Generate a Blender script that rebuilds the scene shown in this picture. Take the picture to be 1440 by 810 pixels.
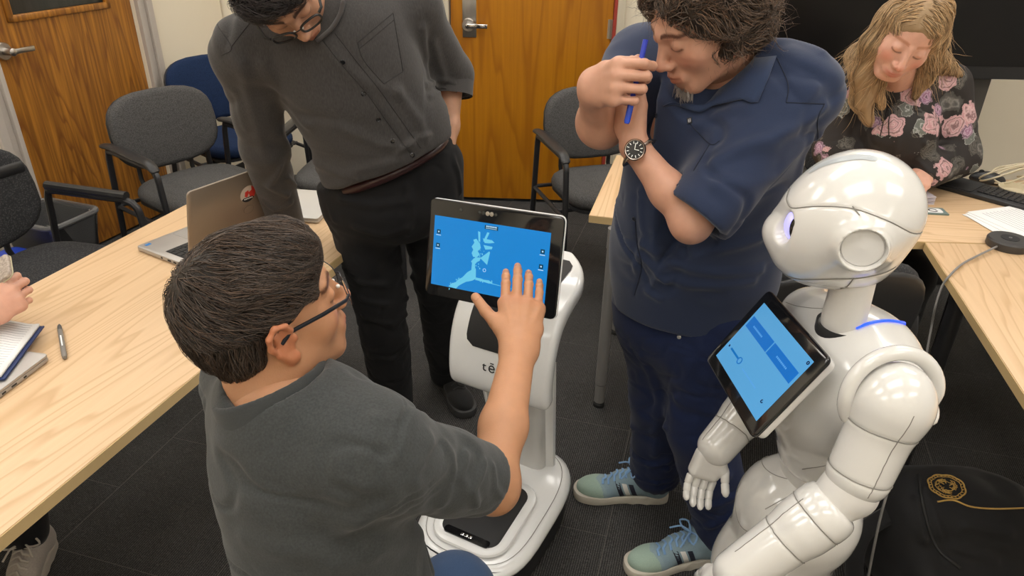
import bpy, bmesh, math, random
import numpy as np
from mathutils import Vector, Matrix
from mathutils.bvhtree import BVHTree

for o in list(bpy.data.objects):
    bpy.data.objects.remove(o)
SC = bpy.context.scene
COL = SC.collection
random.seed(7)

# ------------------------------------------------------------------ camera
F_PX, CX, CY, CAM_H = 1020.0, 720.0, 405.0, 1.65
_D = np.array([(683 - CX) / F_PX, (2300 - CY) / F_PX, 1.0]); _D /= np.linalg.norm(_D)
_U = -_D
_Y = np.array([0, 0, 1.0]) - _U * _U[2]; _Y /= np.linalg.norm(_Y)
_X = np.cross(_Y, _U)
RW = np.array([_X, _Y, _U])                     # camera (right, down, forward) -> world
CAM = np.array([0, 0, CAM_H])
cam_d = bpy.data.cameras.new('camera')
cam_d.sensor_width = 36.0
cam_d.lens = F_PX / 1440 * 36
cam_d.clip_start = 0.02
cam = bpy.data.objects.new('camera', cam_d)
COL.objects.link(cam)
_m = np.eye(4)
_m[:3, 0] = RW @ [1, 0, 0]; _m[:3, 1] = RW @ [0, -1, 0]; _m[:3, 2] = RW @ [0, 0, -1]; _m[:3, 3] = CAM
cam.matrix_world = Matrix(_m.tolist())
SC.camera = cam

# ------------------------------------------------------------------ world, exposure
world = bpy.data.worlds.new('world'); SC.world = world
world.use_nodes = True
world.node_tree.nodes['Background'].inputs[0].default_value = (1.0, 0.98, 0.95, 1)
world.node_tree.nodes['Background'].inputs[1].default_value = 0.10
LAMP = 7.2                                      # strength of each ceiling panel
SC.view_settings.view_transform = 'Standard'
SC.view_settings.look = 'None'
SC.view_settings.gamma = 1.0
SC.view_settings.use_curve_mapping = False
SC.view_settings.exposure = 0.0
SC.cycles.use_denoising = True
SC.cycles.max_bounces = 8

def ray(px, py):
    return RW @ np.array([(px - CX) / F_PX, (py - CY) / F_PX, 1.0])
def aty(px, py, y):
    r = ray(px, py); return CAM + r * (y / r[1])
def atz(px, py, z):
    r = ray(px, py); return CAM + r * ((z - CAM_H) / r[2])
def V3(*a):
    return np.array(a, float)
def unit(v):
    v = np.array(v, float); return v / (np.linalg.norm(v) + 1e-12)

# ------------------------------------------------------------------ materials
def mat(name, col, rough=0.5, metal=0.0, coat=0.0, noise=None, bump=None, spec=0.5, emit=None, trans=0.0,
        vcol=False, sheen=0.0, bumpdist=0.002, stretch=(1, 1, 1), sss=0.0):
    m = bpy.data.materials.new(name); m.use_nodes = True
    nt = m.node_tree; b = nt.nodes['Principled BSDF']
    I = b.inputs
    I['Base Color'].default_value = (*col, 1); I['Roughness'].default_value = rough
    I['Metallic'].default_value = metal; I['Coat Weight'].default_value = coat
    I['Coat Roughness'].default_value = 0.08
    I['Specular IOR Level'].default_value = spec
    I['Transmission Weight'].default_value = trans
    if sheen:
        I['Sheen Weight'].default_value = sheen; I['Sheen Roughness'].default_value = 0.5
    if sss:
        I['Subsurface Weight'].default_value = sss
        I['Subsurface Radius'].default_value = (1.0, 0.35, 0.2); I['Subsurface Scale'].default_value = 0.006
    if emit:
        I['Emission Color'].default_value = (*emit[0], 1); I['Emission Strength'].default_value = emit[1]
    tc = nt.nodes.new('ShaderNodeTexCoord')
    mp = nt.nodes.new('ShaderNodeMapping'); mp.inputs['Scale'].default_value = stretch
    nt.links.new(tc.outputs['Object'], mp.inputs[0])
    src = None
    if noise:
        n = nt.nodes.new('ShaderNodeTexNoise'); n.inputs['Scale'].default_value = noise[0]
        n.inputs['Detail'].default_value = 6
        nt.links.new(mp.outputs[0], n.inputs['Vector'])
        mx = nt.nodes.new('ShaderNodeMix'); mx.data_type = 'RGBA'
        a = noise[1]
        mx.inputs[6].default_value = (*[c * (1 - a) for c in col], 1)
        mx.inputs[7].default_value = (*[min(1, c * (1 + a)) for c in col], 1)
        nt.links.new(n.outputs['Fac'], mx.inputs[0]); src = mx.outputs[2]
    if vcol:
        at = nt.nodes.new('ShaderNodeAttribute'); at.attribute_name = 'tint'
        if src is None:
            rgb = nt.nodes.new('ShaderNodeRGB'); rgb.outputs[0].default_value = (*col, 1); src = rgb.outputs[0]
        mu = nt.nodes.new('ShaderNodeMix'); mu.data_type = 'RGBA'; mu.blend_type = 'MULTIPLY'
        mu.inputs[0].default_value = 1
        nt.links.new(src, mu.inputs[6]); nt.links.new(at.outputs['Color'], mu.inputs[7]); src = mu.outputs[2]
    if src is not None:
        nt.links.new(src, I['Base Color'])
    if bump:
        n2 = nt.nodes.new('ShaderNodeTexNoise'); n2.inputs['Scale'].default_value = bump[0]
        n2.inputs['Detail'].default_value = 4
        nt.links.new(mp.outputs[0], n2.inputs['Vector'])
        bp = nt.nodes.new('ShaderNodeBump'); bp.inputs['Strength'].default_value = bump[1]
        bp.inputs['Distance'].default_value = bumpdist
        nt.links.new(n2.outputs['Fac'], bp.inputs['Height']); nt.links.new(bp.outputs[0], I['Normal'])
    m['_'] = 1
    return m

def _n(nt, typ, **kw):
    n = nt.nodes.new(typ)
    for k, v in kw.items():
        if k.startswith('i_'):
            n.inputs[int(k[2:])].default_value = v
        else:
            setattr(n, k, v)
    return n
def ramp(nt, stops):
    r = nt.nodes.new('ShaderNodeValToRGB'); e = r.color_ramp.elements
    while len(e) < len(stops): e.new(0.5)
    for el, (p, c) in zip(e, stops):
        el.position = p; el.color = (*c, 1)
    return r

def wood(name, c0, c1, c2, scale, ring, rough=0.4, axis=0, dist=3.0, pore=0.25, coat=0.1):
    """grain along local axis; flat-sawn cathedral figure from distorted rings"""
    m = bpy.data.materials.new(name); m.use_nodes = True
    nt = m.node_tree; L = nt.links; b = nt.nodes['Principled BSDF']
    tc = _n(nt, 'ShaderNodeTexCoord')
    sc = [scale, scale, scale]; sc[axis] = scale * 0.07
    mp = _n(nt, 'ShaderNodeMapping'); mp.inputs['Scale'].default_value = sc
    L.new(tc.outputs['Object'], mp.inputs[0])
    n1 = _n(nt, 'ShaderNodeTexNoise'); n1.inputs['Scale'].default_value = 1.3; n1.inputs['Detail'].default_value = 3
    n1.inputs['Roughness'].default_value = 0.45
    L.new(mp.outputs[0], n1.inputs['Vector'])
    mul = _n(nt, 'ShaderNodeMath', operation='MULTIPLY'); mul.inputs[1].default_value = ring
    L.new(n1.outputs['Fac'], mul.inputs[0])
    fr = _n(nt, 'ShaderNodeMath', operation='FRACT'); L.new(mul.outputs[0], fr.inputs[0])
    r1 = ramp(nt, [(0.0, c1), (0.10, c0), (0.70, c0), (0.97, c1), (1.0, c1)]); L.new(fr.outputs[0], r1.inputs[0])
    # fine pores, long streaks
    sc2 = [scale * 28] * 3; sc2[axis] = scale * 0.9
    mp2 = _n(nt, 'ShaderNodeMapping'); mp2.inputs['Scale'].default_value = sc2
    L.new(tc.outputs['Object'], mp2.inputs[0])
    n2 = _n(nt, 'ShaderNodeTexNoise'); n2.inputs['Scale'].default_value = 1.0; n2.inputs['Detail'].default_value = 5
    L.new(mp2.outputs[0], n2.inputs['Vector'])
    r2 = ramp(nt, [(0.35, (1, 1, 1)), (0.7, (0, 0, 0))]); L.new(n2.outputs['Fac'], r2.inputs[0])
    mf = _n(nt, 'ShaderNodeMath', operation='MULTIPLY'); mf.inputs[1].default_value = pore
    L.new(r2.outputs[0], mf.inputs[0])
    mx = _n(nt, 'ShaderNodeMix', data_type='RGBA'); mx.inputs[7].default_value = (*c2, 1)
    L.new(mf.outputs[0], mx.inputs[0]); L.new(r1.outputs[0], mx.inputs[6])
    L.new(mx.outputs[2], b.inputs['Base Color'])
    b.inputs['Roughness'].default_value = rough; b.inputs['Coat Weight'].default_value = coat
    b.inputs['Coat Roughness'].default_value = 0.3
    return m

def fabric(name, col, cell=320, dots=None, rough=0.9, amt=0.35, bump=0.4):
    """woven upholstery: voronoi cells tint and relief; optional lighter dots"""
    m = bpy.data.materials.new(name); m.use_nodes = True
    nt = m.node_tree; L = nt.links; b = nt.nodes['Principled BSDF']
    tc = _n(nt, 'ShaderNodeTexCoord')
    v = _n(nt, 'ShaderNodeTexVoronoi'); v.inputs['Scale'].default_value = cell; v.inputs['Randomness'].default_value = 0.8
    L.new(tc.outputs['Object'], v.inputs['Vector'])
    lo = tuple(c * (1 - amt) for c in col); hi = tuple(min(1, c * (1 + amt)) for c in col)
    r = ramp(nt, [(0.0, hi if dots is None else dots), (0.45, col), (1.0, lo)])
    L.new(v.outputs['Distance'], r.inputs[0]); L.new(r.outputs[0], b.inputs['Base Color'])
    bp = _n(nt, 'ShaderNodeBump'); bp.inputs['Strength'].default_value = bump; bp.inputs['Distance'].default_value = 0.0015
    bp.invert = True
    L.new(v.outputs['Distance'], bp.inputs['Height']); L.new(bp.outputs[0], b.inputs['Normal'])
    b.inputs['Roughness'].default_value = rough; b.inputs['Specular IOR Level'].default_value = 0.25
    return m

# ------------------------------------------------------------------ objects
WORLD_OF = {}
def reg(o, M):
    WORLD_OF[o.name] = M
def tag(o, label=None, cat=None, group=None, kind=None):
    if label: o['label'] = label
    if cat: o['category'] = cat
    if group: o['group'] = group
    if kind: o['kind'] = kind
    return o
def thing(name, label, cat, loc=(0, 0, 0), rz=0.0, group=None, kind=None):
    o = bpy.data.objects.new(name, None); COL.objects.link(o)
    o.empty_display_size = 0.05
    o.location = loc; o.rotation_euler = (0, 0, rz)
    reg(o, Matrix.Translation(Vector(loc)) @ Matrix.Rotation(rz, 4, 'Z'))
    return tag(o, label, cat, group, kind)
def link_mesh(name, V, F, m, parent=None, smooth=35, tint=None, world=True, mats=None, fmat=None):
    """V are world coordinates (or parent-local when world=False)"""
    V = np.asarray(V, float).reshape(-1, 3)
    if parent is not None and world:
        Mi = np.array(WORLD_OF[parent.name].inverted())
        V = V @ Mi[:3, :3].T + Mi[:3, 3]
    me = bpy.data.meshes.new(name)
    if isinstance(F, np.ndarray):
        F = F.tolist()
    me.from_pydata(V.tolist(), [], F)
    if mats:
        for x in mats: me.materials.append(x)
        me.polygons.foreach_set('material_index', fmat)
    elif m is not None:
        me.materials.append(m)
    if smooth:
        me.polygons.foreach_set('use_smooth', [True] * len(me.polygons))
        if smooth < 180:
            me.set_sharp_from_angle(angle=math.radians(smooth))
    if tint is not None:
        a = me.color_attributes.new('tint', 'FLOAT_COLOR', 'POINT')
        c = np.ones((len(V), 4), np.float32); c[:, :3] = tint
        a.data.foreach_set('color', c.ravel())
    me.update()
    o = bpy.data.objects.new(name, me); COL.objects.link(o)
    if parent is not None:
        o.parent = parent
        reg(o, WORLD_OF[parent.name] if world else WORLD_OF[parent.name])
    else:
        reg(o, Matrix.Identity(4))
    return o
def kids(o):
    return [c for c in bpy.data.objects if c.parent == o]
def dup(root, loc, rz, label=None, name=None):
    r = root.copy(); COL.objects.link(r); r.location = loc; r.rotation_euler = (0, 0, rz)
    if label: r['label'] = label
    for c in kids(root):
        k = c.copy(); COL.objects.link(k); k.parent = r
        for g in kids(c):
            q = g.copy(); COL.objects.link(q); q.parent = k
    reg(r, Matrix.Translation(Vector(loc)) @ Matrix.Rotation(rz, 4, 'Z'))
    return r

def basis(x, y, z):
    return np.array([x, y, z], float).T
def frame(fwd, up):
    """columns: left, forward, up"""
    f = unit(fwd); u = np.array(up, float); u = unit(u - f * (u @ f)); l = np.cross(u, f)
    return np.array([l, f, u]).T

class MB:
    """collects shapes into one mesh"""
    def __init__(s): s.V = []; s.F = []; s.m = []
    def raw(s, V, F, mi=0):
        k = len(s.V); s.V += [tuple(map(float, v)) for v in V]; s.F += [[i + k for i in f] for f in F]
        s.m += [mi] * len(F); return s
    def box(s, c, size, R=None, bevel=0.0, seg=2, mi=0):
        h = np.array(size, float) / 2; R = np.eye(3) if R is None else np.array(R)
        if bevel <= 0:
            P = [(-1, -1, -1), (1, -1, -1), (1, 1, -1), (-1, 1, -1), (-1, -1, 1), (1, -1, 1), (1, 1, 1), (-1, 1, 1)]
            V = [np.array(c) + R @ (np.array(p) * h) for p in P]
            Fs = [(0, 3, 2, 1), (4, 5, 6, 7), (0, 1, 5, 4), (1, 2, 6, 5), (2, 3, 7, 6), (3, 0, 4, 7)]
            return s.raw(V, Fs, mi)
        bm = bmesh.new(); bmesh.ops.create_cube(bm, size=1)
        for v in bm.verts: v.co = Vector((v.co.x * size[0], v.co.y * size[1], v.co.z * size[2]))
        bmesh.ops.bevel(bm, geom=bm.edges[:], offset=bevel, segments=seg, profile=0.5, affect='EDGES')
        return s.bm(bm, c, R, mi)
    def bm(s, bm, c=(0, 0, 0), R=None, mi=0):
        R = np.eye(3) if R is None else np.array(R)
        bm.verts.index_update()
        V = [np.array(c) + R @ np.array(v.co) for v in bm.verts]
        Fs = [[v.index for v in f.verts] for f in bm.faces]
        bm.free(); return s.raw(V, Fs, mi)
    def prism(s, pts, h, c=(0, 0, 0), R=None, bevel=0.0, seg=2, mi=0):
        """outline in local xy, extruded from z=0 to z=h"""
        bm = bmesh.new(); vs = [bm.verts.new((p[0], p[1], 0)) for p in pts]
        f = bm.faces.new(vs); bm.normal_update()
        if f.normal.z > 0: f.normal_flip()
        r = bmesh.ops.extrude_face_region(bm, geom=[f])
        top = [e for e in r['geom'] if isinstance(e, bmesh.types.BMVert)]
        for v in top: v.co.z += h
        if bevel > 0:
            es = [e for e in bm.edges if abs(e.verts[0].co.z - e.verts[1].co.z) < 1e-6]
            bmesh.ops.bevel(bm, geom=es, offset=bevel, segments=seg, profile=0.5, affect='EDGES')
        return s.bm(bm, c, R, mi)
    def tube(s, pts, r, n=10, closed=False, cap=True, mi=0, flat=None):
        pts = [np.array(p, float) for p in pts]; N = len(pts)
        rs = r if hasattr(r, '__len__') else [r] * N
        up = None; rings = []
        for i in range(N):
            if closed: t = pts[(i + 1) % N] - pts[i - 1]
            else: t = pts[min(i + 1, N - 1)] - pts[max(i - 1, 0)]
            t = unit(t)
            if up is None:
                a = np.array([0, 0, 1.0]) if abs(t[2]) < 0.9 else np.array([1.0, 0, 0])
                up = unit(a - t * (a @ t))
            else:
                up = unit(up - t * (up @ t))
            sd = np.cross(t, up); fl = flat or 1.0
            rings.append([pts[i] + rs[i] * (math.cos(q) * sd + fl * math.sin(q) * up) for q in [2 * math.pi * j / n for j in range(n)]])
        V = [v for rg in rings for v in rg]; Fs = []
        for i in range(N if closed else N - 1):
            a = i * n; b = ((i + 1) % N) * n
            for j in range(n):
                k = (j + 1) % n; Fs.append((a + j, a + k, b + k, b + j))
        if cap and not closed:
            Fs.append(tuple(range(n - 1, -1, -1))); Fs.append(tuple((N - 1) * n + j for j in range(n)))
        return s.raw(V, Fs, mi)
    def lathe(s, prof, n=24, c=(0, 0, 0), R=None, mi=0):
        R = np.eye(3) if R is None else np.array(R); V = []; Fs = []
        for (r, z) in prof:
            for j in range(n):
                q = 2 * math.pi * j / n
                V.append(np.array(c) + R @ np.array([r * math.cos(q), r * math.sin(q), z]))
        for i in range(len(prof) - 1):
            for j in range(n):
                k = (j + 1) % n; Fs.append((i * n + j, i * n + k, (i + 1) * n + k, (i + 1) * n + j))
        if prof[0][0] > 1e-5: Fs.append(tuple(range(n - 1, -1, -1)))
        if prof[-1][0] > 1e-5: Fs.append(tuple((len(prof) - 1) * n + j for j in range(n)))
        return s.raw(V, Fs, mi)
    def quad(s, a, b, c, d, mi=0):
        return s.raw([a, b, c, d], [(0, 1, 2, 3)], mi)
    def build(s, name, m, parent=None, smooth=35, world=True):
        ms = m if isinstance(m, (list, tuple)) else [m]
        return link_mesh(name, s.V, s.F, None, parent, smooth, None, world, ms, s.m)

def rrect(w, h, r, n=5):
    """rounded rectangle outline centred on 0"""
    out = []
    for cx, cy, a0 in ((w / 2 - r, h / 2 - r, 0), (-w / 2 + r, h / 2 - r, 90), (-w / 2 + r, -h / 2 + r, 180), (w / 2 - r, -h / 2 + r, 270)):
        for i in range(n + 1):
            a = math.radians(a0 + 90 * i / n); out.append((cx + r * math.cos(a), cy + r * math.sin(a)))
    return out
def bez(pts, n=24):
    """smooth curve through points (Catmull-Rom)"""
    P = [np.array(p, float) for p in pts]; P = [2 * P[0] - P[1]] + P + [2 * P[-1] - P[-2]]
    out = []; segs = len(P) - 3
    for i in range(segs):
        a, b, c, d = P[i:i + 4]; m = max(2, n // segs)
        for j in range(m):
            t = j / m
            out.append(0.5 * (2 * b + (c - a) * t + (2 * a - 5 * b + 4 * c - d) * t * t + (3 * b - a - 3 * c + d) * t ** 3))
    out.append(P[-2]); return out
def text_mesh(txt, size, name, m, parent, c, R, depth=0.0006, align='CENTER', spacing=1.0, world=True, bold=0.0):
    cu = bpy.data.curves.new(name, 'FONT'); cu.body = txt; cu.size = size; cu.extrude = depth / 2
    cu.align_x = align; cu.align_y = 'CENTER'; cu.space_character = spacing; cu.offset = bold
    cu.resolution_u = 3
    t = bpy.data.objects.new('tmp', cu); COL.objects.link(t)
    dg = bpy.context.evaluated_depsgraph_get(); dg.update()
    me = bpy.data.meshes.new_from_object(t.evaluated_get(dg))
    V = np.array([v.co[:] for v in me.vertices]).reshape(-1, 3); Fs = [list(p.vertices) for p in me.polygons]
    bpy.data.objects.remove(t); bpy.data.curves.remove(cu); bpy.data.meshes.remove(me)
    V = V @ np.array(R).T + np.array(c)
    return link_mesh(name, V, Fs, m, parent, 0, world=world)
# ------------------------------------------------------------------ implicit surfaces -> one continuous mesh
_I3 = np.eye(3)
class Prim:
    def __init__(s, f, lo, hi): s.f, s.lo, s.hi = f, np.array(lo, float), np.array(hi, float)
def rc(a, b, ra, rb=None):
    a = np.array(a, float); b = np.array(b, float); rb = ra if rb is None else rb
    ab = b - a; L2 = float(ab @ ab) + 1e-12; rm = max(ra, rb)
    def f(X, Y, Z):
        px, py, pz = X - a[0], Y - a[1], Z - a[2]
        t = np.clip((px * ab[0] + py * ab[1] + pz * ab[2]) / L2, 0, 1)
        return np.sqrt((px - t * ab[0]) ** 2 + (py - t * ab[1]) ** 2 + (pz - t * ab[2]) ** 2) - (ra + (rb - ra) * t)
    return Prim(f, np.minimum(a, b) - rm, np.maximum(a, b) + rm)
def el(c, r, R=None):
    c = np.array(c, float); r = np.array(r, float) * np.ones(3); R = _I3 if R is None else np.array(R, float)
    ext = np.sqrt(((R * r) ** 2).sum(1))
    def f(X, Y, Z):
        px, py, pz = X - c[0], Y - c[1], Z - c[2]
        q = [(R[0, i] * px + R[1, i] * py + R[2, i] * pz) for i in range(3)]
        k0 = np.sqrt(sum((q[i] / r[i]) ** 2 for i in range(3)))
        k1 = np.sqrt(sum((q[i] / r[i] ** 2) ** 2 for i in range(3))) + 1e-9
        return k0 * (k0 - 1) / k1
    return Prim(f, c - ext, c + ext)
def ec(a, b, side, ra, rb=None):
    """tapered limb with elliptical section; ra = (along side, across)"""
    a = np.array(a, float); b = np.array(b, float); rb = ra if rb is None else rb
    L = np.linalg.norm(b - a) + 1e-9; w = (b - a) / L
    u = unit(np.array(side, float) - w * (np.array(side, float) @ w)); v = np.cross(w, u); rm = max(*ra, *rb)
    def f(X, Y, Z):
        px, py, pz = X - a[0], Y - a[1], Z - a[2]
        h = px * w[0] + py * w[1] + pz * w[2]; t = np.clip(h / L, 0, 1)
        du = px * u[0] + py * u[1] + pz * u[2]; dv = px * v[0] + py * v[1] + pz * v[2]
        rx = ra[0] + (rb[0] - ra[0]) * t; ry = ra[1] + (rb[1] - ra[1]) * t
        rn = np.minimum(rx, ry); ex = h - t * L
        q = np.sqrt((du / rx) ** 2 + (dv / ry) ** 2 + (ex / rn) ** 2)
        return (q - 1) * rn
    return Prim(f, np.minimum(a, b) - rm, np.maximum(a, b) + rm)
def bx(c, half, R=None, r=0.0):
    c = np.array(c, float); hf = np.array(half, float); R = _I3 if R is None else np.array(R, float)
    ext = (np.abs(R) * hf).sum(1)
    def f(X, Y, Z):
        px, py, pz = X - c[0], Y - c[1], Z - c[2]
        q = [np.abs(R[0, i] * px + R[1, i] * py + R[2, i] * pz) - hf[i] + r for i in range(3)]
        o = np.sqrt(sum(np.maximum(t, 0) ** 2 for t in q))
        return o + np.minimum(np.maximum(q[0], np.maximum(q[1], q[2])), 0) - r
    return Prim(f, c - ext, c + ext)
def pl(p, n):
    p = np.array(p, float); n = unit(n)
    def f(X, Y, Z): return (X - p[0]) * n[0] + (Y - p[1]) * n[1] + (Z - p[2]) * n[2]
    return Prim(f, [-1e3] * 3, [1e3] * 3)
def chain(pts, rs, k=0.0):
    """list of add-ops along a polyline"""
    return [('a', rc(pts[i], pts[i + 1], rs[i], rs[i + 1]), k) for i in range(len(pts) - 1)]

def nets(d, lo, h):
    ins = d < 0
    c = ins[:-1, :-1, :-1].astype(np.int8)
    nx, ny, nz = ins.shape
    for i in (0, 1):
        for j in (0, 1):
            for k in (0, 1):
                if i + j + k: c = c + ins[i:nx - 1 + i, j:ny - 1 + j, k:nz - 1 + k]
    act = (c > 0) & (c < 8)
    idx = np.argwhere(act)
    ids = -np.ones(act.shape, np.int32); ids[act] = np.arange(len(idx))
    acc = np.zeros((len(idx), 3)); cnt = np.zeros(len(idx))
    cor = [(i, j, k) for i in (0, 1) for j in (0, 1) for k in (0, 1)]
    vals = {q: d[idx[:, 0] + q[0], idx[:, 1] + q[1], idx[:, 2] + q[2]] for q in cor}
    for a in cor:
        for ax in range(3):
            if a[ax] == 0:
                b = list(a); b[ax] = 1; b = tuple(b)
                va, vb = vals[a], vals[b]; m = (va < 0) != (vb < 0)
                t = np.where(m, va / np.where(m, va - vb, 1), 0)
                p = np.array(a, float)[None, :] + 0 * acc; p[:, ax] += t
                acc += p * m[:, None]; cnt += m
    V = (idx + acc / np.maximum(cnt, 1)[:, None]) * h + lo
    Fs = []
    for ax in range(3):
        o1, o2 = [(1, 2), (2, 0), (0, 1)][ax]
        sl = [slice(None)] * 3; sl2 = [slice(None)] * 3
        sl[ax] = slice(0, -1); sl2[ax] = slice(1, None)
        A = ins[tuple(sl)]; B = ins[tuple(sl2)]
        for flip, mk in ((0, A & ~B), (1, ~A & B)):
            e = np.argwhere(mk)
            e = e[(e[:, o1] > 0) & (e[:, o2] > 0) & (e[:, o1] < ids.shape[o1]) & (e[:, o2] < ids.shape[o2])]
            if len(e) == 0: continue
            q = []
            for (da, db) in ((-1, -1), (0, -1), (0, 0), (-1, 0)):
                g = e.copy(); g[:, o1] += da; g[:, o2] += db
                q.append(ids[g[:, 0], g[:, 1], g[:, 2]])
            q = np.array(q).T
            if flip: q = q[:, ::-1]
            Fs.append(q[(q >= 0).all(1)])
    return V, np.concatenate(Fs) if Fs else np.zeros((0, 4), int)

def sdf(ops, h, lo=None, hi=None, smooth=1):
    adds = [o[1] for o in ops if o[0] == 'a']
    if lo is None: lo = np.min([p.lo for p in adds], 0) - 0.012 - h
    if hi is None: hi = np.max([p.hi for p in adds], 0) + 0.012 + h
    lo = np.array(lo, float); hi = np.array(hi, float)
    n = np.ceil((hi - lo) / h).astype(int) + 1
    D = np.full(n, 0.5, np.float32)
    ax = [(lo[i] + h * np.arange(n[i])).astype(np.float32) for i in range(3)]
    for op in ops:
        typ, pr, k = op[0], op[1], (op[2] if len(op) > 2 else 0.0)
        pad = k + 2 * h + 0.004
        if typ == 'i' or pr.lo[0] < -100:
            i0 = np.zeros(3, int); i1 = n
        else:
            i0 = np.clip(np.floor((pr.lo - pad - lo) / h).astype(int), 0, n)
            i1 = np.clip(np.ceil((pr.hi + pad - lo) / h).astype(int) + 1, 0, n)
            if (i1 <= i0).any(): continue
        s = tuple(slice(i0[i], i1[i]) for i in range(3))
        X = ax[0][s[0]][:, None, None]; Y = ax[1][s[1]][None, :, None]; Z = ax[2][s[2]][None, None, :]
        b = pr.f(X, Y, Z).astype(np.float32); a = D[s]
        if typ == 'a':
            r = np.minimum(a, b)
            if k > 0: q = np.maximum(k - np.abs(a - b), 0); r = r - q * q / (4 * k)
        else:
            if typ == 's': b = -b
            r = np.maximum(a, b)
            if k > 0: q = np.maximum(k - np.abs(a - b), 0); r = r + q * q / (4 * k)
        D[s] = r
    D[0] = D[-1] = 0.5; D[:, 0] = D[:, -1] = 0.5; D[:, :, 0] = D[:, :, -1] = 0.5
    V, Fq = nets(D, lo, h)
    for _ in range(smooth): V = relax(V, Fq)
    return V, Fq
def relax(V, Fq, w=0.5):
    acc = np.zeros_like(V); cnt = np.zeros(len(V))
    for i in range(4):
        a = Fq[:, i]; b = Fq[:, (i + 1) % 4]
        for j in range(3):
            acc[:, j] += np.bincount(a, V[b, j], len(V)) + np.bincount(b, V[a, j], len(V))
        cnt += np.bincount(a, minlength=len(V)) + np.bincount(b, minlength=len(V))
    return V * (1 - w) + w * acc / np.maximum(cnt, 1)[:, None]
def normals(V, Fq):
    n = np.cross(V[Fq[:, 2]] - V[Fq[:, 0]], V[Fq[:, 3]] - V[Fq[:, 1]])
    N = np.zeros_like(V)
    for i in range(4):
        for j in range(3): N[:, j] += np.bincount(Fq[:, i], n[:, j], len(V))
    return N / (np.linalg.norm(N, axis=1)[:, None] + 1e-12)
def joinm(*ms):
    Vs, Fs, k = [], [], 0
    for V, Fq in ms:
        Vs.append(V); Fs.append(Fq + k); k += len(V)
    return np.concatenate(Vs), np.concatenate(Fs)
_rng = np.random.RandomState(3)
_LAT = _rng.rand(32, 32, 32).astype(np.float32)
def vnoise(P):
    i = np.floor(P).astype(int); f = P - i; f = f * f * (3 - 2 * f); r = 0
    for a in (0, 1):
        for b in (0, 1):
            for c in (0, 1):
                w = (f[:, 0] if a else 1 - f[:, 0]) * (f[:, 1] if b else 1 - f[:, 1]) * (f[:, 2] if c else 1 - f[:, 2])
                r = r + w * _LAT[(i[:, 0] + a) & 31, (i[:, 1] + b) & 31, (i[:, 2] + c) & 31]
    return r * 2 - 1
def fbm(P, o=3):
    r = 0; a = 1.0
    for k in range(o): r = r + a * vnoise(P * 2 ** k + 11.3 * k); a *= 0.5
    return r
def segdist(P, pts):
    best = np.full(len(P), 9.0)
    for a, b in zip(pts[:-1], pts[1:]):
        ab = b - a; t = np.clip((P - a) @ ab / (ab @ ab + 1e-12), 0, 1)
        best = np.minimum(best, np.linalg.norm(P - a - t[:, None] * ab, axis=1))
    return best
class Surf:
    """a mesh one can find points on and press folds into"""
    def __init__(s, V, Fq): s.V, s.F = V, Fq; s.re()
    def re(s): s.N = normals(s.V, s.F); s._b = None
    @property
    def bvh(s):
        if s._b is None: s._b = BVHTree.FromPolygons(s.V.tolist(), s.F.tolist())
        return s._b
    def hit(s, px, py):
        r = ray(px, py); h = s.bvh.ray_cast(Vector(CAM), Vector(r))
        if h[0] is None:
            best = None
            for q in np.linspace(0.6, 3.4, 60):
                p = CAM + r * q; e = s.bvh.find_nearest(Vector(p))
                if best is None or e[3] < best[3]: best = e
            h = best
        return np.array(h[0]), np.array(h[1])
    def near(s, p):
        h = s.bvh.find_nearest(Vector(p)); return np.array(h[0]), np.array(h[1])
    def path(s, pix, n=20, lift=0.0):
        out = []
        for p in bez([(a, b, 0) for a, b in pix], n):
            q, nn = s.hit(p[0], p[1])
            if nn @ ray(p[0], p[1]) > 0: nn = -nn
            out.append(q + nn * lift)
        return out
    def push(s, d): s.V = s.V + s.N * d[:, None]; s.re()
    def folds(s, L, g=1.5):
        """L: (pixel polyline, height, width)"""
        d = np.zeros(len(s.V))
        for pix, amp, w in L:
            pts = [s.hit(*p)[0] for p in pix]
            r = segdist(s.V, pts)
            d += g * amp * (np.exp(-(r / w) ** 2) - 0.45 * np.exp(-(r / (2.2 * w)) ** 2))
        s.push(d)
    def seams(s, L, depth=0.0012, w=0.0016):
        d = np.zeros(len(s.V))
        for pts in L: d -= depth * np.exp(-(segdist(s.V, pts) / w) ** 2)
        s.push(d)
    def link(s, name, m, parent, tint=None, smooth=180):
        return link_mesh(name, s.V, s.F, m, parent, smooth, tint)
# ------------------------------------------------------------------ shared materials
M = {}
M['wall'] = mat('cream_paint', (0.84, 0.76, 0.61), 0.75, noise=(3, 0.02), bump=(260, 0.05))
M['wall_grey'] = mat('pale_grey_paint', (0.74, 0.72, 0.69), 0.75, noise=(3, 0.02), bump=(260, 0.05))
M['ceil'] = mat('ceiling_tile_white', (0.78, 0.77, 0.74), 0.9, bump=(120, 0.2))
M['frame'] = mat('greige_frame_paint', (0.50, 0.45, 0.40), 0.45, noise=(8, 0.03))
M['frame_dark'] = mat('frame_recess_paint', (0.36, 0.32, 0.28), 0.5)
M['red'] = mat('red_edge_paint', (0.36, 0.045, 0.03), 0.5)
M['oak'] = wood('oak_veneer', (0.50, 0.21, 0.028), (0.29, 0.108, 0.019), (0.155, 0.054, 0.010), 2.6, 30, 0.38, axis=2, pore=0.75)
M['maple_door'] = wood('amber_birch_veneer', (0.47, 0.185, 0.004), (0.35, 0.122, 0.002), (0.32, 0.11, 0.002), 2.2, 14, 0.35, axis=2, pore=0.45)
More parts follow.
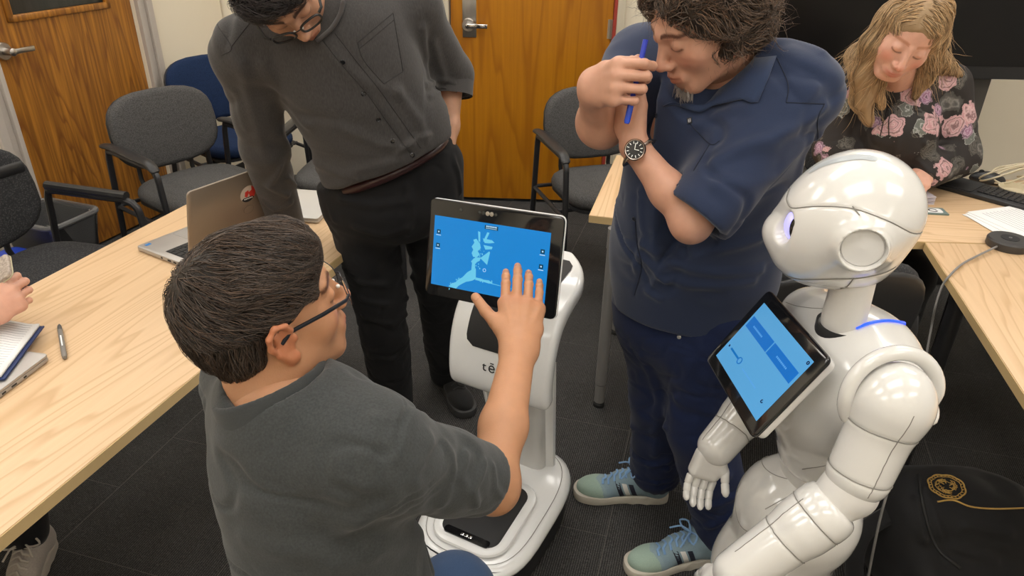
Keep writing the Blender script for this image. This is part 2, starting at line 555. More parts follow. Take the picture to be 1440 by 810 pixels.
M['table'] = wood('maple_laminate', (0.70, 0.49, 0.295), (0.56, 0.365, 0.195), (0.58, 0.385, 0.215), 2.6, 34, 0.42, axis=0, pore=0.38, coat=0.0)
M['edge'] = mat('maple_edge_band', (0.60, 0.43, 0.21), 0.5, noise=(30, 0.05), stretch=(0.1, 1, 1))
M['steel'] = mat('brushed_steel', (0.55, 0.53, 0.50), 0.32, 1.0, noise=(90, 0.08), stretch=(1, 1, 0.1))
M['chrome'] = mat('chrome', (0.75, 0.75, 0.75), 0.12, 1.0)
M['leg_grey'] = mat('grey_powder_coat', (0.30, 0.29, 0.28), 0.4, 0.3)
M['black_metal'] = mat('black_powder_coat', (0.018, 0.018, 0.02), 0.38)
M['black_plastic'] = mat('black_plastic', (0.02, 0.02, 0.021), 0.42, bump=(600, 0.05))
M['black_gloss'] = mat('black_gloss', (0.008, 0.008, 0.009), 0.08, coat=0.4)
M['rubber'] = mat('black_rubber', (0.015, 0.015, 0.015), 0.7)
M['chair_grey'] = fabric('charcoal_upholstery', (0.075, 0.073, 0.072), 210, (0.13, 0.128, 0.125))
M['chair_black'] = fabric('black_dotted_upholstery', (0.032, 0.032, 0.034), 150, (0.085, 0.085, 0.085))
M['chair_blue'] = fabric('navy_upholstery', (0.011, 0.026, 0.075), 240, (0.018, 0.040, 0.10))
M['glass_dark'] = mat('wired_dark_glass', (0.035, 0.038, 0.035), 0.15, noise=(40, 0.3), stretch=(1, 1, 0.05))
M['diffuser'] = mat('lamp_diffuser', (1, 1, 1), 0.5, emit=((1.0, 0.965, 0.91), LAMP))
M['white_plastic'] = mat('white_plastic', (0.78, 0.77, 0.74), 0.35)
M['silver'] = mat('silver_aluminium', (0.46, 0.44, 0.42), 0.42, 0.6)
M['silver_warm'] = mat('warm_silver_lid', (0.33, 0.275, 0.22), 0.40, 0.55)
M['paper'] = mat('paper', (0.83, 0.83, 0.82), 0.8)
M['ink'] = mat('grey_ink', (0.32, 0.32, 0.36), 0.8)

# carpet: ribbed charcoal loop pile
m = bpy.data.materials.new('charcoal_carpet'); m.use_nodes = True
nt = m.node_tree; L = nt.links; b = nt.nodes['Principled BSDF']
ge = _n(nt, 'ShaderNodeNewGeometry')
mp = _n(nt, 'ShaderNodeMapping'); mp.inputs['Rotation'].default_value = (0, 0, math.radians(15.5))
L.new(ge.outputs['Position'], mp.inputs[0])
wv = _n(nt, 'ShaderNodeTexWave', bands_direction='X'); wv.inputs['Scale'].default_value = 48
wv.inputs['Distortion'].default_value = 3.5; wv.inputs['Detail'].default_value = 2; wv.inputs['Detail Scale'].default_value = 6
L.new(mp.outputs[0], wv.inputs['Vector'])
nz = _n(nt, 'ShaderNodeTexNoise'); nz.inputs['Scale'].default_value = 260; nz.inputs['Detail'].default_value = 3
L.new(ge.outputs['Position'], nz.inputs['Vector'])
nb = _n(nt, 'ShaderNodeTexNoise'); nb.inputs['Scale'].default_value = 3.5; nb.inputs['Detail'].default_value = 4
L.new(ge.outputs['Position'], nb.inputs['Vector'])
mm = _n(nt, 'ShaderNodeMath', operation='MULTIPLY'); L.new(wv.outputs['Fac'], mm.inputs[0]); L.new(nz.outputs['Fac'], mm.inputs[1])
ma = _n(nt, 'ShaderNodeMath', operation='MULTIPLY_ADD'); L.new(nb.outputs['Fac'], ma.inputs[0]); ma.inputs[1].default_value = 0.35; L.new(mm.outputs[0], ma.inputs[2])
r = ramp(nt, [(0.12, (0.026, 0.0255, 0.025)), (0.42, (0.056, 0.055, 0.054)), (0.80, (0.135, 0.132, 0.128))])
L.new(ma.outputs[0], r.inputs[0]); L.new(r.outputs[0], b.inputs['Base Color'])
bp = _n(nt, 'ShaderNodeBump'); bp.inputs['Strength'].default_value = 0.9; bp.inputs['Distance'].default_value = 0.004
L.new(mm.outputs[0], bp.inputs['Height']); L.new(bp.outputs[0], b.inputs['Normal'])
b.inputs['Roughness'].default_value = 0.95; b.inputs['Specular IOR Level'].default_value = 0.15
M['carpet'] = m
M['seam'] = mat('carpet_backing', (0.15, 0.14, 0.125), 0.9)

# ------------------------------------------------------------------ floor of carpet tiles
AZ = math.radians(15.5)
E1 = V3(math.cos(AZ), -math.sin(AZ), 0); E2 = V3(math.sin(AZ), math.cos(AZ), 0)
RT = basis(E1, E2, V3(0, 0, 1))
floor = MB().box((0, 1.5, -0.0262), (7.4, 6.6, 0.05)).build('floor', M['seam'])
tag(floor, kind='structure')
tile_me = None
for i in range(-7, 7):
    for j in range(-1, 10):
        c = E1 * (-1.13 + 0.5 * (i + 0.5)) + E2 * (2.31 - 1.5 + 0.5 * (j - 1.5) + (0.25 if i % 2 else 0))
        if not (-3.2 < c[0] < 3.2 and 0.3 < c[1] < 4.5): continue
        if c[0] < -2.35 + (c[1] - 3.0) * 0.34 - 0.3 and c[1] > 2.0: continue
        if tile_me is None:
            t = MB().box((0, 0, -0.0025), (0.4984, 0.4984, 0.005), bevel=0.0012, seg=1).build('carpet_tile', M['carpet'], floor, world=False)
            tile_me = t.data
        else:
            t = bpy.data.objects.new('carpet_tile', tile_me); COL.objects.link(t); t.parent = floor
        t.location = c; t.rotation_euler = (0, 0, -AZ)

# ------------------------------------------------------------------ walls
LW_P = V3(-2.13, 3.515, 0); _a = math.radians(19)
LW_D = V3(math.sin(_a), math.cos(_a), 0); LW_N = V3(math.cos(_a), -math.sin(_a), 0)
R_LW = basis(LW_D, -LW_N, V3(0, 0, 1))           # local x along wall, y into the wall
def wl(s, z, off=0.0): return LW_P + LW_D * s + LW_N * off + V3(0, 0, z)
CEIL = 2.75
wm = MB()
for s0, s1, z0, z1 in ((-4.6, -0.34, 0, CEIL), (0.476, 1.12, 0, CEIL), (-0.34, 0.476, 2.12, CEIL)):
    wm.box(wl((s0 + s1) / 2, (z0 + z1) / 2, -0.06), (s1 - s0, 0.12, z1 - z0), R_LW)
tag(wm.build('wall_left', M['wall']), kind='structure')
BY = 4.17
_b = math.radians(2); BW_D = V3(math.cos(_b), -math.sin(_b), 0)
def bw(x, z, off=0.0): return V3(x, BY - math.tan(_b) * (x - 0.08) - off, z)
R_BW = basis(BW_D, V3(math.sin(_b), math.cos(_b), 0), V3(0, 0, 1))
wm = MB()
for x0, x1, z0, z1 in ((-0.62, -0.372, 0, CEIL), (0.522, 3.6, 0, CEIL), (-0.372, 0.522, 2.14, CEIL)):
    wm.box(bw((x0 + x1) / 2, (z0 + z1) / 2, -0.06), (x1 - x0, 0.12, z1 - z0), R_BW)
wm.box((-1.2, 4.66, CEIL / 2), (1.3, 0.12, CEIL)); wm.box((-0.61, 4.42, CEIL / 2), (0.1, 0.5, CEIL))
tag(wm.build('wall_back', M['wall']), kind='structure')
tag(MB().box((3.5, 1.4, CEIL / 2), (0.12, 6.2, CEIL)).build('wall_right', M['wall_grey']), kind='structure')
tag(MB().box((0, -1.6, CEIL / 2), (7.2, 0.12, CEIL)).build('wall_front', M['wall']), kind='structure')
tag(MB().box((0, 1.5, CEIL + 0.05), (7.4, 6.6, 0.1)).build('ceiling', M['ceil']), kind='structure')
tag(MB().box(wl(0.84, 0.05, 0.006), (0.5, 0.012, 0.1), R_LW).build('baseboard_left', M['rubber']), kind='structure')
tag(MB().box(bw(1.9, 0.05, 0.006), (2.6, 0.012, 0.1), R_BW).build('baseboard_back', M['rubber']), kind='structure')

# ceiling lamps
first = None
for ix, x in enumerate((-1.9, 0.0, 1.9)):
    for iy, y in enumerate((-0.95, 0.5, 2.0, 3.55)):  # the row nearest the camera is added fill for camera-facing surfaces
        if first is None:
            t = thing('ceiling_light', 'recessed white ceiling light panel above the room', 'ceiling light', (0, 0, CEIL), group='ceiling light panels')
            f = MB()
            for sx, sy, dx, dy in ((0, 0.31, 1.22, 0.02), (0, -0.31, 1.22, 0.02), (0.6, 0, 0.02, 0.6), (-0.6, 0, 0.02, 0.6)):
                f.box((sx, sy, -0.012), (dx, dy, 0.024))
            f.build('frame', M['white_plastic'], t, world=False)
            MB().box((0, 0, -0.008), (1.18, 0.6, 0.008)).build('diffuser', M['diffuser'], t, world=False)
            first = t; t.location = (x, y, CEIL)
        else:
            t = dup(first, (x, y, CEIL), 0)
        t['label'] = 'white ceiling light panel, ' + ('added front fill', 'second', 'third', 'fourth')[iy] + ' row, ' + ('left', 'centre', 'right')[ix] + ' column'

# ------------------------------------------------------------------ door_1 (left) with dark window
d1 = thing('door_1', None, None, tuple(wl(0.07, 0)), kind='structure')
S0, S1 = -0.338, 0.474
lf = MB()
W0, W1, WZ = -0.205, 0.325, 1.145
for s0, s1, z0, z1 in ((S0, S1, 0.012, WZ), (S0, W0, WZ, 2.1), (W1, S1, WZ, 2.1), (W0, W1, 1.95, 2.1)):
    lf.box(wl((s0 + s1) / 2, (z0 + z1) / 2, -0.045), (s1 - s0, 0.044, z1 - z0), R_LW)
def local_obj(mb, name, m, parent, origin, R):
    """object with its own axes, so that grain follows it"""
    o = mb.build(name, m, None)
    V = np.array([v.co[:] for v in o.data.vertices]); V = (V - origin) @ R
    o.data.vertices.foreach_set('co', V.ravel()); o.data.update()
    T = np.eye(4); T[:3, :3] = R; T[:3, 3] = origin; T = Matrix(T.tolist())
    if parent is not None:
        o.parent = parent; o.matrix_local = WORLD_OF[parent.name].inverted() @ T
    else: o.matrix_world = T
    reg(o, T)
    return o
local_obj(lf, 'door_leaf', M['oak'], d1, wl(0.07, 0), R_LW)
bd = MB()
for a, b2 in (((W0, WZ), (W1, WZ)), ((W0, WZ), (W0, 1.95)), ((W1, WZ), (W1, 1.95)), ((W0, 1.95), (W1, 1.95))):
    ln = abs(b2[0] - a[0]) + abs(b2[1] - a[1])
    hor = a[1] == b2[1]
    bd.box(wl((a[0] + b2[0]) / 2, (a[1] + b2[1]) / 2, -0.02), (ln + 0.03, 0.02, 0.03) if hor else (0.03, 0.02, ln + 0.03), R_LW, bevel=0.006)
bd.build('glazing_bead', M['oak'], d1)
MB().box(wl((W0 + W1) / 2, 1.55, -0.045), (W1 - W0, 0.008, 0.82), R_LW).build('window_pane', M['glass_dark'], d1)
fr = MB()
def jamb(mb, P, Rr, s0, s1, depth, z1, off):
    mb.box(P((s0 + s1) / 2, z1 / 2, off), (abs(s1 - s0), depth, z1), Rr, bevel=0.002, seg=1)
for sg, e in ((1, S1 + 0.003), (-1, S0 - 0.003)):
    jamb(fr, wl, R_LW, e, e + sg * 0.022, 0.09, 2.12, -0.02)
    jamb(fr, wl, R_LW, e + sg * 0.022, e + sg * 0.06, 0.09, 2.12, -0.038)
    jamb(fr, wl, R_LW, e + sg * 0.06, e + sg * 0.10, 0.09, 2.12, -0.022)
fr.box(wl(0.07, 2.15, -0.02), (1.0, 0.09, 0.06), R_LW)
fr.build('door_frame', M['frame'], d1)
hp = wl(-0.283, 1.022, -0.022)
MB().lathe([(0, 0.016), (0.034, 0.016), (0.038, 0.010), (0.038, 0)], 28, hp, basis(LW_D, V3(0, 0, -1), LW_N)).build('handle_rose', M['steel'], d1)
h = MB(); h.lathe([(0.016, 0.0), (0.014, 0.052), (0.017, 0.056), (0.017, 0.066), (0.009, 0.070), (0.0, 0.0705)], 20, hp, basis(LW_D, V3(0, 0, -1), LW_N))
h.box(hp + LW_N * 0.056 + LW_D * 0.058, (0.105, 0.012, 0.022), R_LW, bevel=0.004)
h.build('door_handle', M['steel'], d1)

# ------------------------------------------------------------------ door_2 (centre, amber) with plate lock
d2 = thing('door_2', None, None, tuple(bw(0.075, 0)), kind='structure')
lf = MB().box(bw(0.078, 1.06, -0.04), (0.884, 0.044, 2.08), R_BW)
local_obj(lf, 'door_leaf', M['maple_door'], d2, bw(0.075, 0), R_BW)
fr = MB()
for x0, x1, of in ((-0.372, -0.392, -0.02), (-0.392, -0.43, -0.02), (0.537, 0.577, 0.0)):
    jamb(fr, bw, R_BW, x0, x1, 0.09, 2.14, of)
fr.box(bw(0.075, 2.16, -0.02), (1.0, 0.09, 0.06), R_BW)
fr.build('door_frame', mat('cream_frame_paint', (0.60, 0.54, 0.42), 0.45), d2)
MB().box(bw(-0.415, 1.06, 0.026), (0.02, 0.012, 2.1), R_BW).build('weather_strip', mat('grey_green_strip', (0.16, 0.17, 0.13), 0.6), d2)
MB().box(bw(0.529, 1.06, -0.01), (0.016, 0.07, 2.1), R_BW).build('frame_edge', M['red'], d2)
MB().box(bw(-0.262, 1.12, -0.014), (0.076, 0.008, 0.31), R_BW, bevel=0.002).build('lock_plate', M['steel'], d2)
hp = bw(-0.268, 1.03, -0.010); RR = basis(BW_D, V3(0, 0, -1), V3(-math.sin(_b), -math.cos(_b), 0))
MB().lathe([(0, 0.014), (0.032, 0.014), (0.036, 0.008), (0.036, 0)], 28, hp, RR).build('handle_rose', M['steel'], d2)
h = MB(); h.lathe([(0.014, 0), (0.013, 0.05), (0.0, 0.052)], 20, hp, RR)
h.box(hp + V3(0.05, -0.056, 0.002), (0.115, 0.014, 0.024), R_BW, bevel=0.004)
h.build('door_handle', M['chrome'], d2)
hg = MB(); hg.tube([bw(0.517, 0.975, -0.01), bw(0.517, 1.075, -0.01)], 0.009, 12)
hg.box(bw(0.505, 1.025, -0.016), (0.02, 0.004, 0.1), R_BW)
hg.build('hinge', M['steel'], d2)
# ------------------------------------------------------------------ tables
def table(label, corner, azd, length, width, legs, leg_m, quadpts=None, leg_r=0.0205, z=0.74, th=0.028):
    """corner = near-left start; length along azd (clockwise from +Y), width to its left"""
    a = math.radians(azd); u = V3(math.sin(a), math.cos(a), 0); v = V3(-math.cos(a), math.sin(a), 0)
    c = V3(*corner, 0)
    t = thing('table', label, 'table', tuple(c + u * length / 2 + v * width / 2))
    P = quadpts or [c, c + u * length, c + u * length + v * width, c + v * width]
    P = [V3(p[0], p[1], 0) for p in P]
    ctr = sum(P) / 4; R = basis(u, v, V3(0, 0, 1))
    loc = [(R.T @ (p - ctr))[:2] for p in P]
    mb = MB().prism(loc, th, V3(ctr[0], ctr[1], z - th), R, bevel=0.0025, seg=2)
    local_obj(mb, 'tabletop', M['table'], t, V3(ctr[0], ctr[1], z), R)
    eb = MB(); n = len(P)
    for i in range(n):
        p, q = P[i], P[(i + 1) % n]; d = unit(q - p); o = V3(d[1], -d[0], 0)
        if (p + q - 2 * ctr) @ o < 0: o = -o
        eb.box((p + q) / 2 + o * 0.0009 + V3(0, 0, z - th / 2 - 0.0003), (np.linalg.norm(q - p), 0.0016, th - 0.0035), basis(d, o, V3(0, 0, 1)) if np.cross(d, o)[2] > 0 else basis(-d, o, V3(0, 0, 1)))
    eb.build('edge_band', M['edge'], t)
    for (x, y) in legs:
        lg = MB().tube([(x, y, 0.02), (x, y, 0.095)], leg_r * 0.93, 20).tube([(x, y, 0.1), (x, y, z - th - 0.002)], leg_r, 20).tube([(x, y, z - th - 0.07), (x, y, z - th)], leg_r * 1.1, 20)
        o = lg.build('leg', leg_m, t)
        MB().lathe([(0, 0), (leg_r * 1.05, 0), (leg_r * 1.05, 0.012), (leg_r * 0.7, 0.022), (0, 0.022)], 20, (x, y, 0)).build('foot', M['rubber'], o)
    return t
_u = V3(math.sin(math.radians(16.7)), math.cos(math.radians(16.7)), 0); _v = V3(-_u[1], _u[0], 0)
_c = V3(-0.657, 1.332, 0) - _u * 0.95
_far = _c + _u * 1.90
def lp(s, w): p = _c + _u * s + _v * w; return (p[0], p[1])
table('long light maple table with laptops on the left, under the open notebook', _c[:2], 16.7, 1.92, 0.665,
      [lp(1.80, 0.56), lp(1.80, 0.30), lp(0.12, 0.56), lp(0.12, 0.1)], M['leg_grey'])
a = math.radians(14.5); mu = V3(math.sin(a), math.cos(a), 0); mv = V3(math.cos(a), -math.sin(a), 0)
c0 = V3(0.249, 2.207, 0) + mv * 0.66
def mp_(s, w): p = V3(0.249, 2.207, 0) + mu * s + mv * w; return (p[0], p[1])
table('light maple table behind the man in the navy shirt, on two grey tube legs', c0[:2], 14.5, 0.66, 0.66,
      [(0.33, 2.165), (0.453, 2.676), mp_(0.1, 0.6), mp_(0.58, 0.6)], M['leg_grey'])
# right pair of tables
s0 = V3(1.268, 2.040, 0); dv = unit(V3(1, -0.02, 0)); du = unit(V3(-0.217, -0.976, 0))
table('light maple table at the right edge, under the black puck microphone', s0[:2], 192.8, 1.3, 0.75,
      [(1.285, 1.83), (1.90, 1.75), (1.1, 0.95), (1.75, 0.85)], M['black_metal'],
      [s0, s0 + du * 1.25, s0 + du * 1.25 + V3(0.75, -0.16, 0), s0 + dv * 0.85], leg_r=0.024)
f0 = V3(0.99, 2.052, 0)
table('light maple table in front of the blonde woman, under the keyboard', f0[:2], 91, 1.15, 0.60,
      [(1.07, 2.12), (1.07, 2.55), (2.05, 2.1), (2.05, 2.55)], M['black_metal'])

# ------------------------------------------------------------------ armchairs
def pad(w, d, th, n=4.0, crown=0.012, curve=0.0, k=28, rows=7):
    """soft upholstered pad: superellipse outline, domed faces; local xy, z up"""
    V, Fs = [], []
    prof = []
    for i in range(rows + 1):
        q = math.pi * i / rows - math.pi / 2
        prof.append((1 - 0.5 * th / min(w, d) * 2 * (1 - math.cos(q)) * 0.9, math.sin(q) * th / 2))
    def ring(sc, z):
        out = []
        for j in range(k):
            t = 2 * math.pi * j / k; c, s = math.cos(t), math.sin(t)
            x = math.copysign(abs(c) ** (2 / n), c) * w / 2 * sc; y = math.copysign(abs(s) ** (2 / n), s) * d / 2 * sc
            out.append((x, y, z))
        return out
    rings = [ring(sc * f, z + g) for f, sc, z, g in
             [(0.35, prof[0][0], prof[0][1], -crown), (0.75, prof[0][0], prof[0][1], -crown * 0.5)] + [(1, s, z, 0) for s, z in prof] +
             [(0.75, prof[-1][0], prof[-1][1], crown * 0.6), (0.35, prof[-1][0], prof[-1][1], crown)]]
    for rg in rings: V += rg
    for i in range(len(rings) - 1):
        for j in range(k):
            q = (j + 1) % k; Fs.append((i * k + j, i * k + q, (i + 1) * k + q, (i + 1) * k + j))
    Fs.append(tuple(range(k - 1, -1, -1))); Fs.append(tuple((len(rings) - 1) * k + j for j in range(k)))
    V = np.array(V); V[:, 2] += curve * (V[:, 0] / (w / 2)) ** 2
    return V, Fs
def armchair(label, mf, loc, azd, arm='pad', zs=1.0):
    t = thing('armchair', label, 'chair')
    V, Fs = pad(0.50, 0.47, 0.07, 3.4, 0.012)
    V = V + [0, 0.02, 0.45]
    link_mesh('seat', V, Fs, mf, t, 60, world=False)
    MB().prism(rrect(0.46, 0.43, 0.09), 0.014, (0, 0.02, 0.405)).build('seat_shell', M['black_plastic'], t, world=False)
    V, Fs = pad(0.50, 0.35, 0.06, 3.0, 0.010, curve=-0.028)
    q = math.radians(98); Rb = np.array([[1, 0, 0], [0, math.cos(q), -math.sin(q)], [0, math.sin(q), math.cos(q)]])
    Vb = V @ Rb.T + [0, -0.235, 0.69]
    link_mesh('backrest', Vb, Fs, mf, t, 60, world=False)
    V, Fs = pad(0.49, 0.34, 0.02, 3.0, 0.004, curve=-0.028)
    Vs = (V + [0, 0, -0.034 if False else -0.034]) @ Rb.T
    V2 = V.copy(); V2[:, 2] -= 0.036
    # shell sits on the rear side of the pad
    link_mesh('back_shell', (V2 if (Rb @ [0, 0, 1])[1] > 0 else V + [0, 0, 0.036]) @ Rb.T + [0, -0.235, 0.69], Fs, M['black_plastic'], t, 60, world=False)
    for s in (-1, 1):
        x = 0.285 * s
        MB().tube([(x, 0.235, 0), (x, 0.215, 0.40), (x, 0.20, 0.60)] + [(x, 0.20 - 0.05 * (1 - math.cos(w)), 0.60 + 0.05 * math.sin(w)) for w in (0.5, 1.0, 1.57)], 0.0135, 10).build('leg', M['black_metal'], t, world=False)
        MB().tube([(x, -0.28, 0), (x, -0.235, 0.3), (x, -0.20, 0.62), (x, -0.19, 0.65), (x, -0.15, 0.655), (x, 0.15, 0.652)], 0.0135, 10).build('leg', M['black_metal'], t, world=False)
        if arm == 'pad':
            o = bez([(x, -0.235, 0.668), (x, -0.12, 0.678), (x, 0.05, 0.672), (x, 0.15, 0.667), (x, 0.195, 0.64)], 20)
            n = len(o)
            MB().tube(o, [0.022 + 0.006 * math.sin(math.pi * min(1, i / n * 1.3)) if i not in (0, n - 1) else 0.014 for i in range(n)], 12, flat=0.5).build('armrest', M['black_plastic'], t, world=False)
        else:
            MB().tube([(x, -0.19, 0.672), (x, 0.16, 0.668)], 0.017, 10).build('armrest', M['black_plastic'], t, world=False)
    fr = MB()
    for s in (-1, 1):
        fr.tube([(0.285 * s, 0.21, 0.385), (0.285 * s, -0.235, 0.385)], 0.010, 8)
        fr.tube([(0.13 * s, -0.1, 0.40), (0.13 * s, -0.25, 0.40), (0.13 * s, -0.285, 0.46), (0.13 * s, -0.285, 0.60)], 0.011, 8)
    fr.tube([(-0.285, 0.12, 0.39), (0.285, 0.12, 0.39)], 0.010, 8); fr.tube([(-0.285, -0.22, 0.39), (0.285, -0.22, 0.39)], 0.010, 8)
    fr.build('seat_frame', M['black_metal'], t, world=False)
    t.location = loc; t.rotation_euler = (0, 0, -math.radians(azd))
    reg(t, Matrix.Translation(Vector(loc)) @ Matrix.Rotation(-math.radians(azd), 4, 'Z'))
    return t
GA = 'stackable armchairs with upholstered backs'
def gtag(o): o['group'] = GA; return o
c1 = gtag(armchair('charcoal upholstered armchair in front of the dark oak door, facing the laptop', M['chair_grey'], (-1.44, 3.15, 0), 127))
c2 = gtag(dup(c1, (0.44, 3.29, 0), -math.radians(163), 'charcoal upholstered armchair in front of the amber door, beside the middle table'))
c5 = gtag(dup(c1, (-0.79, 3.40, 0), -math.radians(185), 'charcoal armchair mostly hidden behind the man in the grey button shirt'))
cb = gtag(armchair('navy blue upholstered armchair against the cream wall', M['chair_blue'], (-1.53, 3.92, 0), 132))
ck = gtag(armchair('black dotted armchair at the left edge beside the blue tub', M['chair_black'], (-1.635, 2.235, 0), 104, 'tube'))
cd = gtag(armchair('black armchair tucked under the table behind the white humanoid robot', M['chair_black'], (0.80, 1.88, 0), -8, 'tube'))
# strap hung over the left chair back
bko = [o for o in kids(ck) if o.name.startswith('backrest')][0]
bv = BVHTree.FromPolygons([v.co[:] for v in bko.data.vertices], [list(p.vertices) for p in bko.data.polygons])
Mx = np.array(WORLD_OF[ck.name]); pts = []
for x in np.linspace(-0.245, 0.245, 18):
    h = bv.ray_cast(Vector((x, 0.3, 0.775 + 0.03 * x)), Vector((0, -1, 0)))
    if h[0] is not None: pts.append(Mx[:3, :3] @ (np.array(h[0]) + [0, 0.004, 0]) + Mx[:3, 3])
tag(MB().tube(pts, 0.0065, 8, flat=3.2).build('bag_strap', M['black_plastic']), 'black strap lying across the back of the dotted chair at left', 'strap')

# ------------------------------------------------------------------ waste bins by the oak door
bn = thing('waste_bin', 'black waste bin with a clear liner by the oak door', 'bin', (-2.03, 2.92, 0), math.radians(-19))
def tub(w0, d0, w1, d1, h, th, r):
    V, Fs = [], []; k = None
    for (w, d, z) in ((w0, d0, 0), (w1, d1, h), (w1 - th, d1 - th, h), (w0 - th, d0 - th, th)):
        o = rrect(w, d, r, 4); k = len(o); V += [(x, y, z) for x, y in o]
    for i in range(3):
        for j in range(k):
            q = (j + 1) % k; Fs.append((i * k + j, i * k + q, (i + 1) * k + q, (i + 1) * k + j))
    Fs.append(tuple(range(k - 1, -1, -1))); Fs.append(tuple(3 * k + j for j in range(k)))
    return V, Fs
V, Fs = tub(0.24, 0.18, 0.32, 0.25, 0.40, 0.012, 0.04)
link_mesh('body', V, Fs, M['black_plastic'], bn, 40, world=False)
o = rrect(0.325, 0.255, 0.045, 6)
MB().tube([(x, y, 0.40) for x, y in o], 0.012, 8, closed=True).build('rim', mat('grey_rim', (0.12, 0.12, 0.12), 0.5), bn, world=False)
V, Fs = tub(0.22, 0.16, 0.325, 0.252, 0.41, 0.03, 0.04); V = np.array(V)
rs = np.random.RandomState(4); V += rs.normal(0, 0.004, V.shape); V[:, 2] = np.maximum(V[:, 2], 0.02)
link_mesh('liner', V, Fs, mat('clear_bin_liner', (0.5, 0.5, 0.5), 0.15, trans=0.85), bn, 0, world=False)
bt = thing('recycling_tub', 'bright blue plastic recycling tub beside the black bin', 'tub', (-2.04, 2.60, 0), math.radians(-19))
V, Fs = tub(0.22, 0.22, 0.27, 0.27, 0.30, 0.012, 0.03)
M['blue_tub'] = mat('blue_polypropylene', (0.01, 0.045, 0.42), 0.4)
link_mesh('body', V, Fs, M['blue_tub'], bt, 40, world=False)
MB().prism(rrect(0.30, 0.30, 0.035), 0.02, (0, 0, 0.285)).build('rim', M['blue_tub'], bt, world=False)

# ------------------------------------------------------------------ big screen on a floor stand
tv = thing('display_screen', 'large black wall-size display on a dark floor stand behind the woman', 'display', (1.75, 3.25, 0))
MB().box((1.72, 3.2, 1.435), (1.50, 0.05, 0.87), bevel=0.006).build('bezel', M['black_plastic'], tv)
MB().box((1.72, 3.173, 1.455), (1.46, 0.004, 0.80)).build('panel', mat('screen_off_black', (0.006, 0.0055, 0.0055), 0.28, spec=0.25), tv)
MB().box((1.97, 3.29, 0.62), (0.24, 0.06, 1.24), bevel=0.004).build('column', mat('dark_grey_column', (0.062, 0.056, 0.05), 0.5), tv)
MB().box((1.84, 3.262, 0.62), (0.10, 0.03, 1.24), bevel=0.004).build('cable_cover', mat('mid_grey_cover', (0.17, 0.16, 0.145), 0.5), tv)
MB().box((1.85, 3.36, 0.03), (0.9, 0.36, 0.06), bevel=0.01).build('base', M['black_metal'], tv)
# ------------------------------------------------------------------ touch-screen service robot (centre)
M['robot_white'] = mat('glossy_white_shell', (0.86, 0.865, 0.86), 0.22, coat=0.6)
M['robot_grey'] = mat('pale_grey_shell', (0.70, 0.695, 0.685), 0.35)
M['seam_grey'] = mat('panel_gap_grey', (0.22, 0.21, 0.19), 0.6)
M['matte_black'] = mat('matte_black_pad', (0.014, 0.014, 0.015), 0.6)
M['mesh_black'] = mat('black_speaker_cloth', (0.010, 0.010, 0.012), 0.85, bump=(700, 0.2))
def screen_mat(name, col, e=1.0):
    return mat(name, tuple(c * 0.25 for c in col), 0.25, emit=(col, e), spec=0.3)
sr = thing('service_robot', 'white wheeled service robot with a tilted touch screen, being touched by the kneeling man', 'robot', (-0.005, 1.575, 0))
FT = unit(V3(-0.454, -0.891, 0)); RT2 = V3(0.891, -0.454, 0); ZU = V3(0, 0, 1)
BT = basis(RT2, -FT, ZU)                        # local: x right of picture, y back, z up
TC = V3(-0.005, 1.575, 0)                       # base centre on the floor
def tp(x, y, z): return TC + RT2 * x - FT * y + ZU * z
# drive base: rounded shell, dark skirt
def base_outline(w, f, bk, n=22):
    pts = []
    for i in range(n * 2):
        t = 2 * math.pi * i / (n * 2); c, s = math.cos(t), math.sin(t)
        x = math.copysign(abs(c) ** 0.62, c) * w
        y = math.copysign(abs(s) ** (0.75 if s > 0 else 0.5), s) * (bk if s > 0 else f)
        pts.append((x, y))
    return pts
def loft(rings):
    V, Fs = [], []; k = len(rings[0])
    for r in rings: V += [tuple(p) for p in r]
    for i in range(len(rings) - 1):
        for j in range(k):
            q = (j + 1) % k; Fs.append((i * k + j, i * k + q, (i + 1) * k + q, (i + 1) * k + j))
    Fs.append(tuple(range(k - 1, -1, -1))); Fs.append(tuple((len(rings) - 1) * k + j for j in range(k)))
    return V, Fs
def base_ring(sc, z, tilt=0.0):
    return [tp(x * sc, y * sc - 0.04, z + tilt * (y - 0.04)) for x, y in base_outline(0.172, 0.262, 0.235)]
V, Fs = loft([base_ring(0.86, 0.012), base_ring(0.93, 0.03), base_ring(0.965, 0.09), base_ring(0.96, 0.135)])
link_mesh('skirt', V, Fs, M['mesh_black'], sr, 50)
ops = []
bo = [(x, y) for x, y in base_outline(0.172, 0.235, 0.20)]
V, Fs = loft([base_ring(0.96, 0.125, 0.05), base_ring(1.0, 0.129, 0.05), base_ring(1.005, 0.136, 0.05), base_ring(0.985, 0.147, 0.055), base_ring(0.90, 0.158, 0.06), base_ring(0.55, 0.165, 0.07), base_ring(0.2, 0.168, 0.08)])
link_mesh('base_shell', V, Fs, M['robot_white'], sr, 60)
MB().tube([tp(x * 0.86, y * 0.90 - 0.04, 0.1588 + 0.06 * y) for x, y in base_outline(0.172, 0.262, 0.235)], 0.0009, 6, closed=True).build('panel_gap', M['seam_grey'], sr)
